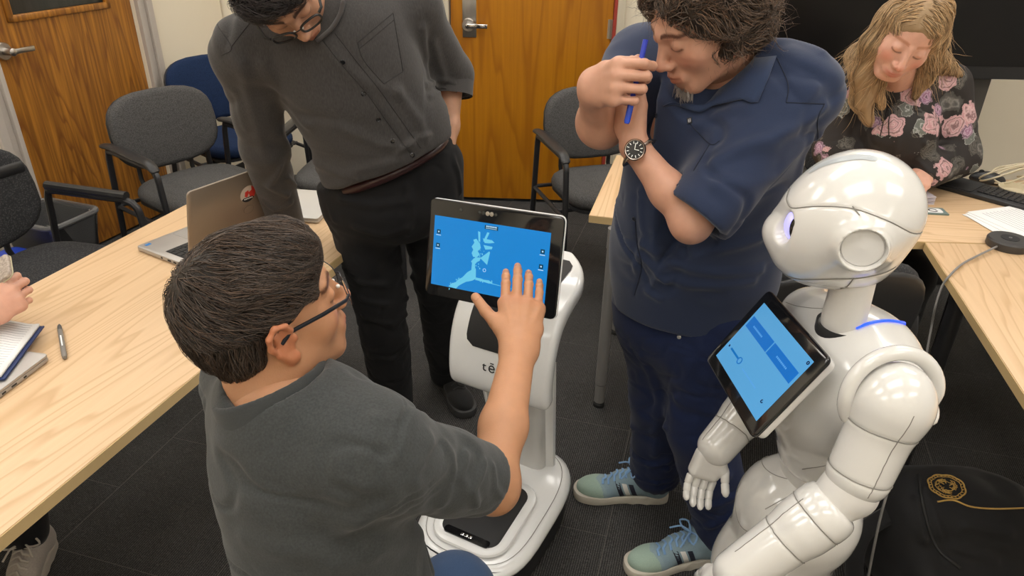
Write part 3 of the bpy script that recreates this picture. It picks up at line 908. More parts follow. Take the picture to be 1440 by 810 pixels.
# raised rim and black cradle in front of the column
rim = [tp(x, y - 0.12, 0.168 + 0.07 * (y - 0.12)) for x, y in rrect(0.195, 0.245, 0.05, 6)]
MB().tube(rim, 0.016, 10, closed=True, flat=0.55).build('cradle_rim', M['robot_white'], sr)
Rp = basis(RT2, unit(-FT + ZU * 0.07), unit(np.cross(RT2, -FT + ZU * 0.07)))
MB().prism(rrect(0.172, 0.225, 0.035, 6), 0.012, tp(0, -0.12, 0.156), Rp, bevel=0.002).build('cradle_pad', M['matte_black'], sr)
MB().prism(rrect(0.135, 0.022, 0.008, 5), 0.004, tp(0, -0.224, 0.1605), Rp).build('charging_plate', M['black_gloss'], sr)
pg = MB()
for k in (-1, 0, 1): pg.box(tp(k * 0.012, -0.225, 0.1652), (0.009, 0.008, 0.002), Rp, bevel=0.001)
pg.build('contact', M['chrome'], sr)
MB().lathe([(0.050, 0), (0.058, 0.006), (0.058, 0.012), (0.050, 0.016), (0.047, 0.012), (0.047, 0.0)], 32, tp(0.0, -0.035, 0.174)).build('sensor_ring', M['robot_grey'], sr)
MB().lathe([(0.046, 0), (0.046, 0.04), (0, 0.042)], 28, tp(0.0, -0.035, 0.174)).build('sensor_dome', M['black_gloss'], sr)
# leaning column between base and body
def col_ring(t):
    z = 0.15 + 0.45 * t; w = 0.072 + 0.026 * t; d = 0.045
    y = 0.125 - 0.10 * t
    return [tp(px, y + py, z) for px, py in rrect(2 * w, 2 * d, 0.03, 5)]
V, Fs = loft([col_ring(t) for t in np.linspace(0, 1, 9)])
link_mesh('column', V, Fs, M['robot_grey'], sr, 50)
for s in (-1, 1):
    MB().tube([tp(s * (0.074 + 0.026 * t), 0.125 - 0.10 * t, 0.15 + 0.45 * t) for t in np.linspace(0.02, 1, 8)], 0.010, 8, flat=2.2).build('column_edge', M['robot_white'], sr)
# upper body: curved front plate that sweeps back into a loop-shaped tray
prof = [(-0.042, 0.500), (-0.064, 0.522), (-0.072, 0.57), (-0.062, 0.65), (-0.035, 0.715), (0.005, 0.756), (0.065, 0.782), (0.14, 0.797), (0.255, 0.806)]
prof = [(p[0], p[1]) for p in bez([(a, b, 0) for a, b in prof], 40)]
HW = 0.145
def hw(i, n):
    t = i / (n - 1)
    return HW * (1 - max(0, (t - 0.80) / 0.20) ** 2.6 * 0.55) * (0.93 + 0.07 * min(1, t * 8))
n = len(prof); rings = []
TH = 0.045
for i, (y, z) in enumerate(prof):
    a = prof[max(0, i - 1)]; b2 = prof[min(n - 1, i + 1)]; t = unit(V3(b2[0] - a[0], b2[1] - a[1], 0)); nn = (t[1], -t[0])  # inward normal (back/down)
    w = hw(i, n)
    out = []
    for (px, q) in rrect(2 * w, TH, 0.016, 4):
        dpt = (q - TH / 2)                       # 0 at the front face, -TH at the back
        out.append(tp(px, y - nn[0] * dpt * 1.0 * -1, z + nn[1] * dpt) if False else tp(px, y - t[1] * dpt * -1 * -1 if False else y + (-dpt) * t[1], z - (-dpt) * t[0]))
    rings.append(out)
V, Fs = loft(rings)
link_mesh('body_shell', V, Fs, M['robot_white'], sr, 50)
def face_pt(s, x, lift=0.0):
    """point on the front face of the body shell: s along the profile (0..1)"""
    f = s * (n - 1); i = min(n - 2, int(f)); u = f - i
    y = prof[i][0] + (prof[i + 1][0] - prof[i][0]) * u; z = prof[i][1] + (prof[i + 1][1] - prof[i][1]) * u
    t = unit(V3(prof[i + 1][0] - prof[i][0], prof[i + 1][1] - prof[i][1], 0))
    return tp(x, y - t[1] * lift, z + t[0] * lift)
def face_patch(s0, s1, w, r, lift, m, name, steps=14, taper=0.0):
    V, Fs = [], []
    for i in range(steps + 1):
        s = s0 + (s1 - s0) * i / steps
        e = min(i, steps - i) / steps * (s1 - s0); ww = w - taper * i / steps
        k = max(0.0, 1 - e / r); ww = ww - 0.022 * (1 - math.sqrt(max(0, 1 - k * k)))
        for j in range(9): V.append(face_pt(s, -ww + 2 * ww * j / 8, lift))
    for i in range(steps):
        for j in range(8): a = i * 9 + j; Fs.append((a, a + 1, a + 10, a + 9))
    N0 = len(V); back = [(np.array(v) - (np.array(v) - np.array(v)) ) for v in V]
    return link_mesh(name, V, Fs, m, sr, 60)
face_patch(0.37, 0.95, 0.092, 0.05, 0.0025, M['matte_black'], 'tray_pad', 26)
body_back = MB().box(tp(0, 0.035, 0.60), (0.20, 0.10, 0.20), BT, bevel=0.03, seg=3).build('rear_cover', M['mesh_black'], sr)
fp = face_pt(0.28, 0.0, 0.001); fq = face_pt(0.32, 0.0, 0.001); tx = unit(fq - fp)
text_mesh('tēmi', 0.037, 'lettering', M['black_plastic'], sr, face_pt(0.30, 0.003, 0.0014), basis(RT2, tx, np.cross(RT2, tx)), spacing=1.25)
# screen
SN = unit(V3(-0.438, -0.8598, 0.2625)); SCN = V3(-0.048, 1.4417, 0.9498)
SX = unit(V3(0.2959, -0.1447, 0.0196)); SX = unit(SX - SN * (SX @ SN)); SY = np.cross(SN, SX); RS = basis(SX, SY, SN)
def sp(x, y, z=0.0): return SCN + SX * x + SY * y + SN * z
MB().prism(rrect(0.332, 0.226, 0.014, 5), 0.006, sp(0, 0, -0.014), RS, bevel=0.002).build('screen_back', M['robot_white'], sr)
sf = MB().prism(rrect(0.330, 0.224, 0.013, 5), 0.008, sp(0, 0, -0.008), RS, bevel=0.002).build('screen_frame', M['black_gloss'], sr)
D0 = (-0.150, -0.0855, 0.138, 0.0745)             # display rectangle (x0,y0,x1,y1)
M['scr_blue'] = screen_mat('map_screen_blue', (0.010, 0.20, 0.56), 0.95)
M['scr_map'] = screen_mat('map_light_blue', (0.13, 0.53, 0.76), 0.9)
M['scr_dark'] = screen_mat('map_icon_dark', (0.008, 0.075, 0.15), 0.5)
M['scr_text'] = screen_mat('map_text_pale', (0.42, 0.66, 0.86), 0.9)
def srect(mb, x0, y0, x1, y1, z, mi=0):
    mb.quad(sp(x0, y0, z), sp(x1, y0, z), sp(x1, y1, z), sp(x0, y1, z), mi)
mb = MB(); srect(mb, *D0, 0.0004); mb.build('display', M['scr_blue'], sf, 0)
def uv(u, v): return (D0[0] + u * (D0[2] - D0[0]), D0[3] - v * (D0[3] - D0[1]))
def poly(mb, pts, z): mb.raw([sp(*uv(*p), z) for p in pts], [list(range(len(pts)))])
mp2 = MB()
# floor map of the building: corridor, rooms and scan noise, (u,v) in the display
poly(mp2, [(0.165, 0.99), (0.20, 0.93), (0.235, 0.90), (0.255, 0.855), (0.285, 0.82), (0.325, 0.735), (0.352, 0.70), (0.385, 0.67), (0.40, 0.66), (0.405, 0.79), (0.40, 0.81), (0.375, 0.84), (0.345, 0.86), (0.32, 0.875), (0.285, 0.915), (0.255, 0.955), (0.235, 1.0)], 0.0007)
poly(mp2, [(0.405, 0.785), (0.45, 0.785), (0.475, 0.795), (0.52, 0.79), (0.545, 0.815), (0.55, 0.83), (0.52, 0.835), (0.47, 0.825), (0.40, 0.822)], 0.00072)
poly(mp2, [(0.36, 0.70), (0.362, 0.59), (0.352, 0.57), (0.375, 0.52), (0.40, 0.50), (0.435, 0.49), (0.428, 0.54), (0.405, 0.565), (0.39, 0.60), (0.392, 0.66)], 0.00074)
poly(mp2, [(0.368, 0.50), (0.352, 0.45), (0.365, 0.40), (0.348, 0.36), (0.37, 0.30), (0.358, 0.26), (0.385, 0.24), (0.42, 0.30), (0.43, 0.36), (0.405, 0.41), (0.425, 0.45), (0.40, 0.50)], 0.00076)
poly(mp2, [(0.43, 0.50), (0.505, 0.385), (0.512, 0.40), (0.495, 0.58)], 0.00072)
poly(mp2, [(0.395, 0.13), (0.415, 0.14), (0.42, 0.27), (0.405, 0.27)], 0.0007)
poly(mp2, [(0.475, 0.125), (0.495, 0.13), (0.465, 0.26), (0.445, 0.26)], 0.0007)
poly(mp2, [(0.44, 0.22), (0.52, 0.225), (0.545, 0.255), (0.50, 0.275), (0.46, 0.28)], 0.00078)
poly(mp2, [(0.45, 0.31), (0.53, 0.315), (0.525, 0.35), (0.47, 0.37)], 0.0007)
rs = np.random.RandomState(11)
for k in range(90):                                # ragged edges of the scan
    f = rs.rand()
    if f < 0.5: u, v = 0.165 + 0.23 * rs.rand(), 0; v = 0.985 - (u - 0.165) * 1.3 + rs.normal(0, 0.025)
    elif f < 0.85: u, v = rs.normal(0.395, 0.03), 0.24 + 0.42 * rs.rand()
    else: u, v = 0.42 + 0.13 * rs.rand(), 0.81 + rs.normal(0, 0.012)
    e = 0.004 + 0.006 * rs.rand(); poly(mp2, [(u, v), (u + e, v), (u + e, v + e * 1.9), (u, v + e * 1.9)], 0.0008)
poly(mp2, [(0.53, 0.822), (0.80, 0.855), (0.80, 0.859), (0.53, 0.832)], 0.0007)
mp2.build('floor_map', M['scr_map'], sf, 0)
for (u, v) in ((0.045, 0.225), (0.045, 0.42), (0.947, 0.265), (0.945, 0.47), (0.945, 0.67), (0.945, 0.865)):
    ic = MB(); poly(ic, [(u - 0.017, v - 0.03), (u + 0.017, v - 0.03), (u + 0.017, v + 0.03), (u - 0.017, v + 0.03)], 0.0008)
    ic.build('icon', M['scr_dark'], sf, 0); tx2 = MB()
    poly(tx2, [(u - 0.006, v - 0.011), (u + 0.006, v - 0.011), (u + 0.006, v + 0.011), (u - 0.006, v + 0.011)], 0.001)
    poly(tx2, [(u - 0.022, v + 0.042), (u + 0.022, v + 0.042), (u + 0.022, v + 0.053), (u - 0.022, v + 0.053)], 0.001)
    tx2.build('caption', M['scr_text'], sf, 0)
ic = MB(); poly(ic, [(0.45, 0.03), (0.565, 0.03), (0.565, 0.085), (0.45, 0.085)], 0.0006); ic.build('title_box', M['scr_dark'], sf, 0)
tx2 = MB()
for k in range(9): poly(tx2, [(0.462 + k * 0.0105, 0.035), (0.470 + k * 0.0105, 0.035), (0.470 + k * 0.0105, 0.055), (0.462 + k * 0.0105, 0.055)], 0.001)
poly(tx2, [(0.46, 0.068), (0.555, 0.068), (0.555, 0.075), (0.46, 0.075)], 0.001)
tx2.build('title', M['scr_text'], sf, 0)
rg = MB(); cx_, cy_ = uv(0.475, 0.66)
rg.tube([sp(cx_ + 0.0035 * math.cos(t), cy_ + 0.0035 * math.sin(t), 0.001) for t in np.linspace(0, 6.28, 14)[:-1]], 0.0006, 5, closed=True)
rg.build('position_ring', M['scr_text'], sf, 0)
for k, r in zip((-0.083, -0.036, -0.026, -0.016, -0.006, 0.004), (0.0032, 0.003, 0.0035, 0.004, 0.004, 0.003)):
    MB().lathe([(r * 1.25, 0), (r * 1.25, 0.0006), (r, 0.0006), (r * 0.5, 0.0012), (0, 0.0013)], 14, sp(k, 0.095, 0.0001), RS).build('camera_lens', M['steel'] if r == 0.004 else M['glass_dark'], sf)
MB().tube([tp(0, 0.12, 0.765), tp(0, 0.06, 0.86), sp(0, -0.02, -0.03)], 0.022, 12).build('screen_arm', M['matte_black'], sr)
MB().box(sp(0, -0.01, -0.024), (0.14, 0.10, 0.02), RS, bevel=0.006).build('screen_mount', M['matte_black'], sr)

# ------------------------------------------------------------------ white humanoid robot (right)
M['humanoid'] = mat('humanoid_white_plastic', (0.69, 0.68, 0.655), 0.16, coat=0.7, sss=0.0)
M['humanoid_joint'] = mat('humanoid_joint_white', (0.66, 0.645, 0.62), 0.4)
hr = thing('humanoid_robot', 'white humanoid robot with a blue screen tablet on its chest', 'robot', (0.62, 1.06, 0))
FW = unit(V3(-1, -0.06, 0)); LF = np.cross(ZU, FW)      # LF: its left, towards the camera
HB = basis(LF, FW, ZU)
def hs(name, ops, h, m=None, seams=None, smooth=2, pad=None):
    S = Surf(*sdf(ops, h, smooth=smooth))
    return S
HC = V3(0.544, 1.105, 1.190)
Hf = unit(V3(-0.925, 0.36, -0.05)); HR = frame(Hf, ZU)
def hp3(l, f, u): return HC + HR @ np.array([l, f, u])
ops = [('a', el(hp3(0, -0.015, 0.022), (0.104, 0.100, 0.098), HR), 0),
       ('a', el(hp3(0, 0.030, -0.022), (0.092, 0.080, 0.080), HR), 0.05),
       ('a', el(hp3(0, 0.035, -0.052), (0.062, 0.068, 0.050), HR), 0.04),
       ('a', el(hp3(0, 0.104, -0.026), (0.026, 0.018, 0.020), HR), 0.03),
       ('a', el(hp3(0, -0.025, -0.055), (0.055, 0.052, 0.044), HR), 0.05)]
for s in (-1, 1):
    ops += [('a', rc(hp3(0.085 * s, -0.022, 0.004), hp3(0.104 * s, -0.024, 0.004), 0.046, 0.038), 0.03),
            ('s', rc(hp3(0.100 * s, -0.0235, 0.004), hp3(0.13 * s, -0.0245, 0.004), 0.030, 0.033), 0.004),
            ('s', el(hp3(0.058 * s, 0.098, 0.004), (0.023, 0.025, 0.031), HR), 0.003)]
S = Surf(*sdf(ops, 0.003, smooth=2)); HEAD = S
def headpath(pts, n=40):
    out = []
    for p in bez([(l, f, u) for l, f, u in pts], n):
        d = HR @ unit(np.array(p)); 
        h = S.bvh.ray_cast(Vector(HC + d * 0.4), Vector(-d)); out.append(np.array(h[0]) if h[0] is not None else HC + d * 0.12)
    return out
sl = []
for s in (-1, 1):
    sl.append(headpath([(0, 0.10, 0.052), (0.03 * s, 0.10, 0.040), (0.055 * s, 0.085, 0.036), (0.085 * s, 0.05, 0.055), (0.10 * s, 0.0, 0.062), (0.10 * s, -0.05, 0.048), (0.07 * s, -0.10, 0.02), (0.0, -0.13, 0.0)]))
    sl.append(headpath([(0.10 * s, 0.000, 0.066), (0.10 * s, -0.006, 0.058), (0.10 * s, -0.011, 0.051)], 16))
    sl.append(headpath([(0, 0.09, -0.085), (0.04 * s, 0.07, -0.088), (0.07 * s, 0.035, -0.07), (0.085 * s, 0.0, -0.066), (0.085 * s, -0.05, -0.066), (0.05 * s, -0.10, -0.06)]))
    sl.append(headpath([(0.09 * s, -0.025, -0.066), (0.075 * s, -0.02, -0.085), (0.05 * s, -0.01, -0.10)], 14))
S.seams(sl, 0.0016, 0.0024)
head = S.link('head', M['humanoid'], hr)
sm = MB()
for p in sl: sm.tube([q - unit(q - HC) * 0.0006 for q in p], 0.0009, 6)
sm.build('panel_gap', M['seam_grey'], head)
M['eye_glow'] = mat('violet_eye_ring', (0.35, 0.32, 0.75), 0.3, emit=((0.46, 0.44, 0.95), 0.95))
for s in (-1, 1):
    MB().lathe([(0, 0.0), (0.0318, 0.0), (0.0318, 0.004), (0.029, 0.007), (0.0, 0.009)], 36, hp3(0.104 * s, -0.0235, 0.004), basis(HR @ V3(0, s, 0), HR @ V3(0, 0, 1), HR @ V3(s, 0, 0))).build('ear_speaker', M['robot_grey'], head)
    eb = MB(); ec_ = hp3(0.046 * s, 0.070, 0.004)
    bm = bmesh.new(); bmesh.ops.create_uvsphere(bm, u_segments=24, v_segments=14, radius=1)
    for v in bm.verts: v.co = Vector((v.co.x * 0.024, v.co.y * 0.022, v.co.z * 0.029))
    eb.bm(bm, ec_, HR).build('eye', M['eye_glow'], head, 180)
    bm = bmesh.new(); bmesh.ops.create_uvsphere(bm, u_segments=20, v_segments=12, radius=1)
    for v in bm.verts: v.co = Vector((v.co.x * 0.010, v.co.y * 0.010, v.co.z * 0.020))
    MB().bm(bm, hp3(0.0665 * s, 0.073, 0.006), HR).build('pupil', M['black_gloss'], head, 180)
def patch_on(S, ctr, halfs, R, lift, up, n=(26, 6), curve=0.0):
    """rounded strip laid on a surface, seen along -up"""
    V, Fs = [], []
    for i in range(n[0] + 1):
        a = -1 + 2 * i / n[0]
        e = max(0.0, (abs(a) * halfs[0] - (halfs[0] - halfs[1])) / halfs[1]); w = halfs[1] * math.sqrt(max(0.0, 1 - e * e))
        for j in range(n[1] + 1):
            bb = -1 + 2 * j / n[1]
            p = ctr + R[:, 0] * a * halfs[0] + R[:, 1] * (bb * w + curve * (1 - a * a))
            h = S.bvh.ray_cast(Vector(p + up * 0.2), Vector(-up))
            V.append((np.array(h[0]) + np.array(h[1]) * lift) if h[0] is not None else p)
    for i in range(n[0]):
        for j in range(n[1]):
            a = i * (n[1] + 1) + j; Fs.append((a, a + 1, a + n[1] + 2, a + n[1] + 1))
    return V, Fs
M['sensor_grey'] = mat('touch_sensor_grey', (0.42, 0.45, 0.47), 0.35)
tsp = HEAD.path([(1137, 243), (1158, 231), (1188, 223), (1216, 221), (1234, 225)], 26, 0.0004)
def ribbon_on(S, pts, hw, lift):
    V, Fs, n = [], [], len(pts)
    for i, p in enumerate(pts):
        q, nn = S.near(p); t = unit(pts[min(i + 1, n - 1)] - pts[max(i - 1, 0)]); sd = np.cross(t, nn)
        e = max(0.0, 1 - min(i, n - 1 - i) / (n * 0.14)); w = hw * math.sqrt(max(0.02, 1 - e * e))
        for j in range(7):
            a, m = S.near(q + sd * w * (j / 3 - 1)); V.append(a + (m if m @ (a - HC) > 0 else -m) * lift)
    for i in range(n - 1):
        for j in range(6): k = i * 7 + j; Fs.append((k, k + 1, k + 8, k + 7))
    return V, Fs
V, Fs = ribbon_on(HEAD, tsp, 0.0085, 0.0009)
link_mesh('touch_sensor', V, Fs, M['sensor_grey'], head, 60)
# neck, chest, waist, hips, skirt
TX = V3(0.605, 1.075, 0)
def bp3(l, f, u): return TX + LF * l + FW * f + ZU * u
MB().lathe([(0.034, 1.00), (0.036, 1.03), (0.034, 1.10), (0.034, 1.12)], 32, TX + V3(-0.036, 0, 0)).build('neck', M['humanoid_joint'], hr)
MB().lathe([(0.038, 0.98), (0.042, 1.0), (0.042, 1.016), (0.038, 1.012)], 32, TX + V3(-0.036, 0, 0)).build('neck_collar', M['black_plastic'], hr)
ops = [('a', el(bp3(0, 0.005, 0.915), (0.150, 0.092, 0.108), HB), 0),
       ('a', el(bp3(0, -0.02, 0.955), (0.115, 0.085, 0.072), HB), 0.04),
       ('a', ec(bp3(0, 0.005, 0.90), bp3(0, 0.02, 0.745), LF, (0.125, 0.092), (0.082, 0.072)), 0.05),
       ('a', el(bp3(0, 0.04, 0.855), (0.105, 0.085, 0.105), HB), 0.04)]
for s in (-1, 1):
    ops += [('a', rc(bp3(0.10 * s, 0.0, 0.93), bp3(0.158 * s, 0.0, 0.922), 0.080, 0.072), 0.04),
            ('s', el(bp3(0.212 * s, 0.0, 0.885), (0.056, 0.115, 0.076), HB), 0.012),
            ('s', ec(bp3(0.225 * s, 0.0, 0.86), bp3(0.225 * s, 0.0, 0.66), LF, (0.062, 0.105)), 0.015),
            ('s', bx(bp3(0.200 * s, -0.085, 0.865), (0.062, 0.058, 0.105), HB, 0.03), 0.015)]
S = Surf(*sdf(ops, 0.0035, smooth=2)); CHEST = S
chest = S.link('chest', M['humanoid'], hr)
ops = [('a', ec(bp3(0, 0.015, 0.80), bp3(0, 0.012, 0.655), LF, (0.085, 0.072), (0.066, 0.060)), 0)]
S = Surf(*sdf(ops, 0.004)); S.link('waist', M['humanoid_joint'], hr)
ops = [('a', el(bp3(0, 0.02, 0.575), (0.112, 0.108, 0.095), HB), 0),
       ('a', ec(bp3(0, 0.03, 0.58), bp3(0, 0.055, 0.42), LF, (0.105, 0.104), (0.095, 0.098)), 0.05),
       ('a', ec(bp3(0, 0.055, 0.42), bp3(0, 0.0, 0.16), LF, (0.098, 0.105), (0.12, 0.13)), 0.06)]
S = Surf(*sdf(ops, 0.0045, smooth=2)); HIP = S
HIP.seams([[bp3(0.135 * math.cos(t), 0.02 + 0.135 * math.sin(t), 0.545 - 0.03 * math.sin(t)) for t in np.linspace(0, 6.28, 50)]], 0.002, 0.02)
leg = S.link('hip_and_leg', M['humanoid'], hr)
ops = [('a', ec(bp3(0, -0.02, 0.16), bp3(0, -0.02, 0.06), LF, (0.15, 0.17), (0.20, 0.22)), 0), ('i', pl(bp3(0, 0, 0.012), (0, 0, -1)), 0.01)]
S = Surf(*sdf(ops, 0.007)); S.link('wheel_base', M['humanoid'], hr)
wh = MB()
for k in (30, 150, 270):
    q = math.radians(k); MB().lathe([(0, -0.02), (0.045, -0.02), (0.045, 0.02), (0, 0.02)], 20, bp3(0.14 * math.cos(q), -0.02 + 0.15 * math.sin(q), 0.045), basis(FW, ZU, LF)).build('wheel', M['rubber'], hr)
# panel lines pressed as fine tubes on hip and chest
gm = MB()
for p in HIP.path([(1037, 700), (1045, 742), (1072, 752), (1120, 756), (1168, 752)], 30, 0.0): pass
def gap(S, pix, parent, n=30, r=0.0009, name='panel_gap'):
    MB().tube(S.path(pix, n, -0.0002), r, 6).build(name, M['seam_grey'], parent)
gap(HIP, [(1062, 640), (1042, 668), (1034, 706), (1042, 740), (1068, 752), (1120, 757), (1165, 753)], leg)
gap(HIP, [(1076, 634), (1072, 652), (1090, 668), (1130, 678), (1168, 680)], leg)
gap(HIP, [(1168, 676), (1140, 682), (1105, 700), (1076, 716)], leg)
gap(HIP, [(1029, 770), (1036, 764), (1060, 768), (1100, 772)], leg)
# chest shoulder arcs and blue light
V, Fs = [], []
for p in CHEST.path([(1204, 463), (1225, 455), (1250, 452), (1283, 457)], 24, 0.0022): V.append(p)
MB().tube(V, 0.0030, 8, flat=0.6).build('status_light', mat('blue_status_light', (0.01, 0.06, 0.6), 0.3, emit=((0.01, 0.10, 1.0), 0.9)), chest)
gap(CHEST, [(1105, 425), (1120, 430), (1140, 433), (1160, 434)], chest)
gap(CHEST, [(1128, 660), (1170, 650), (1195, 610), (1205, 540), (1230, 505), (1270, 490), (1300, 510)], chest, 40)
# tablet
TN = unit(V3(-0.8274, -0.0194, 0.5613)); TXv = unit(V3(0.0163, -0.256, 0.0152)); TXv = unit(TXv - TN * (TXv @ TN)); TY = np.cross(TN, TXv)
TCN = V3(0.4411, 1.0741, 0.9407); RTB = basis(TXv, TY, TN)
def tq(x, y, z=0.0): return TCN + TXv * x + TY * y + TN * z
tf = MB().prism(rrect(0.258, 0.182, 0.012, 5), 0.009, tq(0, 0, -0.010), RTB, bevel=0.003).build('tablet', M['black_gloss'], hr)
MB().prism(rrect(0.252, 0.176, 0.014, 5), 0.016, tq(0, 0, -0.025), RTB, bevel=0.004).build('tablet_back', M['humanoid'], tf)
MB().tube([tq(0, -0.02, -0.02), tq(0, -0.03, -0.07), bp3(0, 0.06, 0.86)], 0.045, 16).build('tablet_mount', M['humanoid'], tf)
mb = MB(); mb.quad(tq(-0.108, -0.068, 0.0), tq(0.108, -0.068, 0), tq(0.108, 0.068, 0), tq(-0.108, 0.068, 0)); 
for i in range(len(mb.V)): mb.V[i] = tuple(np.array(mb.V[i]) + TN * -0.0006)
mb.build('tablet_screen', screen_mat('tablet_blue', (0.085, 0.31, 0.58), 0.95), tf, 0)
def trect(mb, u0, v0, u1, v1, z=0.0002):
    f = lambda u, v: tq(-0.108 + 0.216 * u, 0.068 - 0.136 * v, z)
    mb.quad(f(u0, v1), f(u1, v1), f(u1, v0), f(u0, v0))
b1 = MB(); trect(b1, 0.03, 0.22, 0.49, 0.40); trect(b1, 0.505, 0.22, 0.97, 0.40)
b1.build('screen_button', screen_mat('button_blue', (0.008, 0.14, 0.50), 0.9), tf, 0)
b2 = MB(); trect(b2, 0.10, 0.735, 0.29, 0.765); f = lambda u, v: tq(-0.108 + 0.216 * u, 0.068 - 0.136 * v, 0.0004)
b2.tube([f(0.315 + 0.03 * math.cos(t), 0.75 + 0.045 * math.sin(t)) for t in np.linspace(0, 6.28, 18)[:-1]], 0.0011, 5, closed=True)
b2.build('volume_slider', screen_mat('slider_blue', (0.006, 0.16, 0.50), 0.8), tf, 0)
b3 = MB(); trect(b3, 0.045, 0.735, 0.065, 0.765)
b3.tube([f(0.965 + 0.012 * math.cos(t), 0.06 + 0.019 * math.sin(t)) for t in np.linspace(0, 6.28, 12)[:-1]], 0.0010, 5, closed=True)
b3.tube([f(0.89 + 0.012 * math.cos(t), 0.80 + 0.019 * math.sin(t)) for t in np.linspace(0, 4.5, 9)], 0.0009, 5)
b3.build('screen_icon', screen_mat('icon_navy', (0.004, 0.03, 0.13), 0.4), tf, 0)
b4 = MB()
for k in range(9): trect(b4, 0.13 + k * 0.022, 0.30, 0.146 + k * 0.022, 0.325, 0.0005); trect(b4, 0.64 + k * 0.022, 0.30, 0.656 + k * 0.022, 0.325, 0.0005)
for k in range(14): trect(b4, 0.42 + k * 0.022, 0.77, 0.436 + k * 0.022, 0.79, 0.0005)
b4.build('screen_text', screen_mat('faint_text_blue', (0.10, 0.36, 0.75), 0.8), tf, 0)
# arms
def shoulder_rim(sh, side):
    c = np.array(sh) - LF * side * 0.010
    ts = np.radians(np.linspace(-62, 205, 40))
    pts = [c + 0.070 * (math.cos(t) * FW + math.sin(t) * ZU) - LF * side * 0.012 * math.sin(max(0, t)) for t in ts]
    r = [0.014 * min(1, 0.35 + 6 * min(i, 39 - i) / 39) for i in range(40)]
    MB().tube(pts, [q * 0.85 for q in r], 12).build('shoulder_rim', M['humanoid'], hr, 180)
def robot_arm(side, sh, elb, wr, tip):
    up = thing('x', None, None) if False else None
    sh, elb, wr, tip = map(np.array, (sh, elb, wr, tip))
    ax = unit(elb - sh); out = LF * side
    ops = [('a', el(sh, (0.053, 0.056, 0.060), HB), 0),
           ('a', ec(sh + ax * 0.02, sh + (elb - sh) * 0.80, out, (0.046, 0.053), (0.046, 0.050)), 0.03)]
    S = Surf(*sdf(ops, 0.003, smooth=2))
    ringc = sh + ax * 0.052
    u = unit(np.cross(ax, out)); w = np.cross(ax, u)
    def ringpath(c, r=0.075): return [S.near(c + r * (math.cos(t) * u + math.sin(t) * w))[0] for t in np.linspace(0, 2 * math.pi, 49)[:-1]]
    r1 = ringpath(ringc); r2 = ringpath(sh + (elb - sh) * 0.78)
    S.seams([r1 + r1[:1], r2 + r2[:1]], 0.0016, 0.0024)
    ua = S.link('upper_arm', M['humanoid'], hr)
    g = MB()
    for r in (r1, r2): g.tube([p - 0.0004 * unit(p - ringc) for p in r], 0.0009, 6, closed=True)
    ln = [S.near(sh + ax * t + out * 0.09 * 1 + u * 0.01)[0] for t in np.linspace(-0.02, np.linalg.norm(elb - sh) * 0.9, 22)]
    g.tube(ln, 0.0008, 6)
    g.build('panel_gap', M['seam_grey'], ua)
    ops = [('a', el(elb, (0.040, 0.043, 0.043), HB), 0), ('a', rc(sh + (elb - sh) * 0.75, elb + (wr - elb) * 0.2, 0.038, 0.036), 0.01)]
    S = Surf(*sdf(ops, 0.0035)); S.link('elbow', M['humanoid_joint'], hr)
    fx = unit(wr - elb)
    ops = [('a', ec(elb + fx * 0.06, wr - fx * 0.01, out, (0.047, 0.046), (0.038, 0.043)), 0),
           ('a', ec(elb + fx * 0.05, elb + fx * 0.09, out, (0.049, 0.047), (0.047, 0.047)), 0.01),
           ('i', pl(elb + fx * 0.028, -fx), 0.008)]
    S = Surf(*sdf(ops, 0.003, smooth=2))
    u2 = unit(np.cross(fx, out)); w2 = np.cross(fx, u2)
    rr = [[S.near(elb + fx * d + 0.08 * (math.cos(t) * u2 + math.sin(t) * w2))[0] for t in np.linspace(0, 2 * math.pi, 41)[:-1]] for d in (0.07, 0.13)]
    S.seams([r + r[:1] for r in rr], 0.0014, 0.0022)
    fa = S.link('forearm', M['humanoid'], hr)
    g = MB()
    for r in rr: g.tube([p - 0.0004 * unit(p - elb) for p in r], 0.0009, 6, closed=True)
    g.tube([S.near(elb + fx * t + 0.07 * u2 * (1 if u2[2] > 0 else -1))[0] for t in np.linspace(0.06, 0.20, 14)], 0.0008, 6)
    g.build('panel_gap', M['seam_grey'], fa)
    return fx
"""far (its right) arm hangs forward past the tablet"""
robot_arm(-1, bp3(-0.195, -0.005, 0.90), V3(0.560, 1.285, 0.735), aty(1003, 634, 1.20), None)
shoulder_rim(aty(1258, 562, 0.89), 1); shoulder_rim(bp3(-0.195, -0.005, 0.90), -1)
fx = robot_arm(1, aty(1258, 562, 0.89), aty(1196, 692, 0.86), aty(1030, 812, 0.83), None)
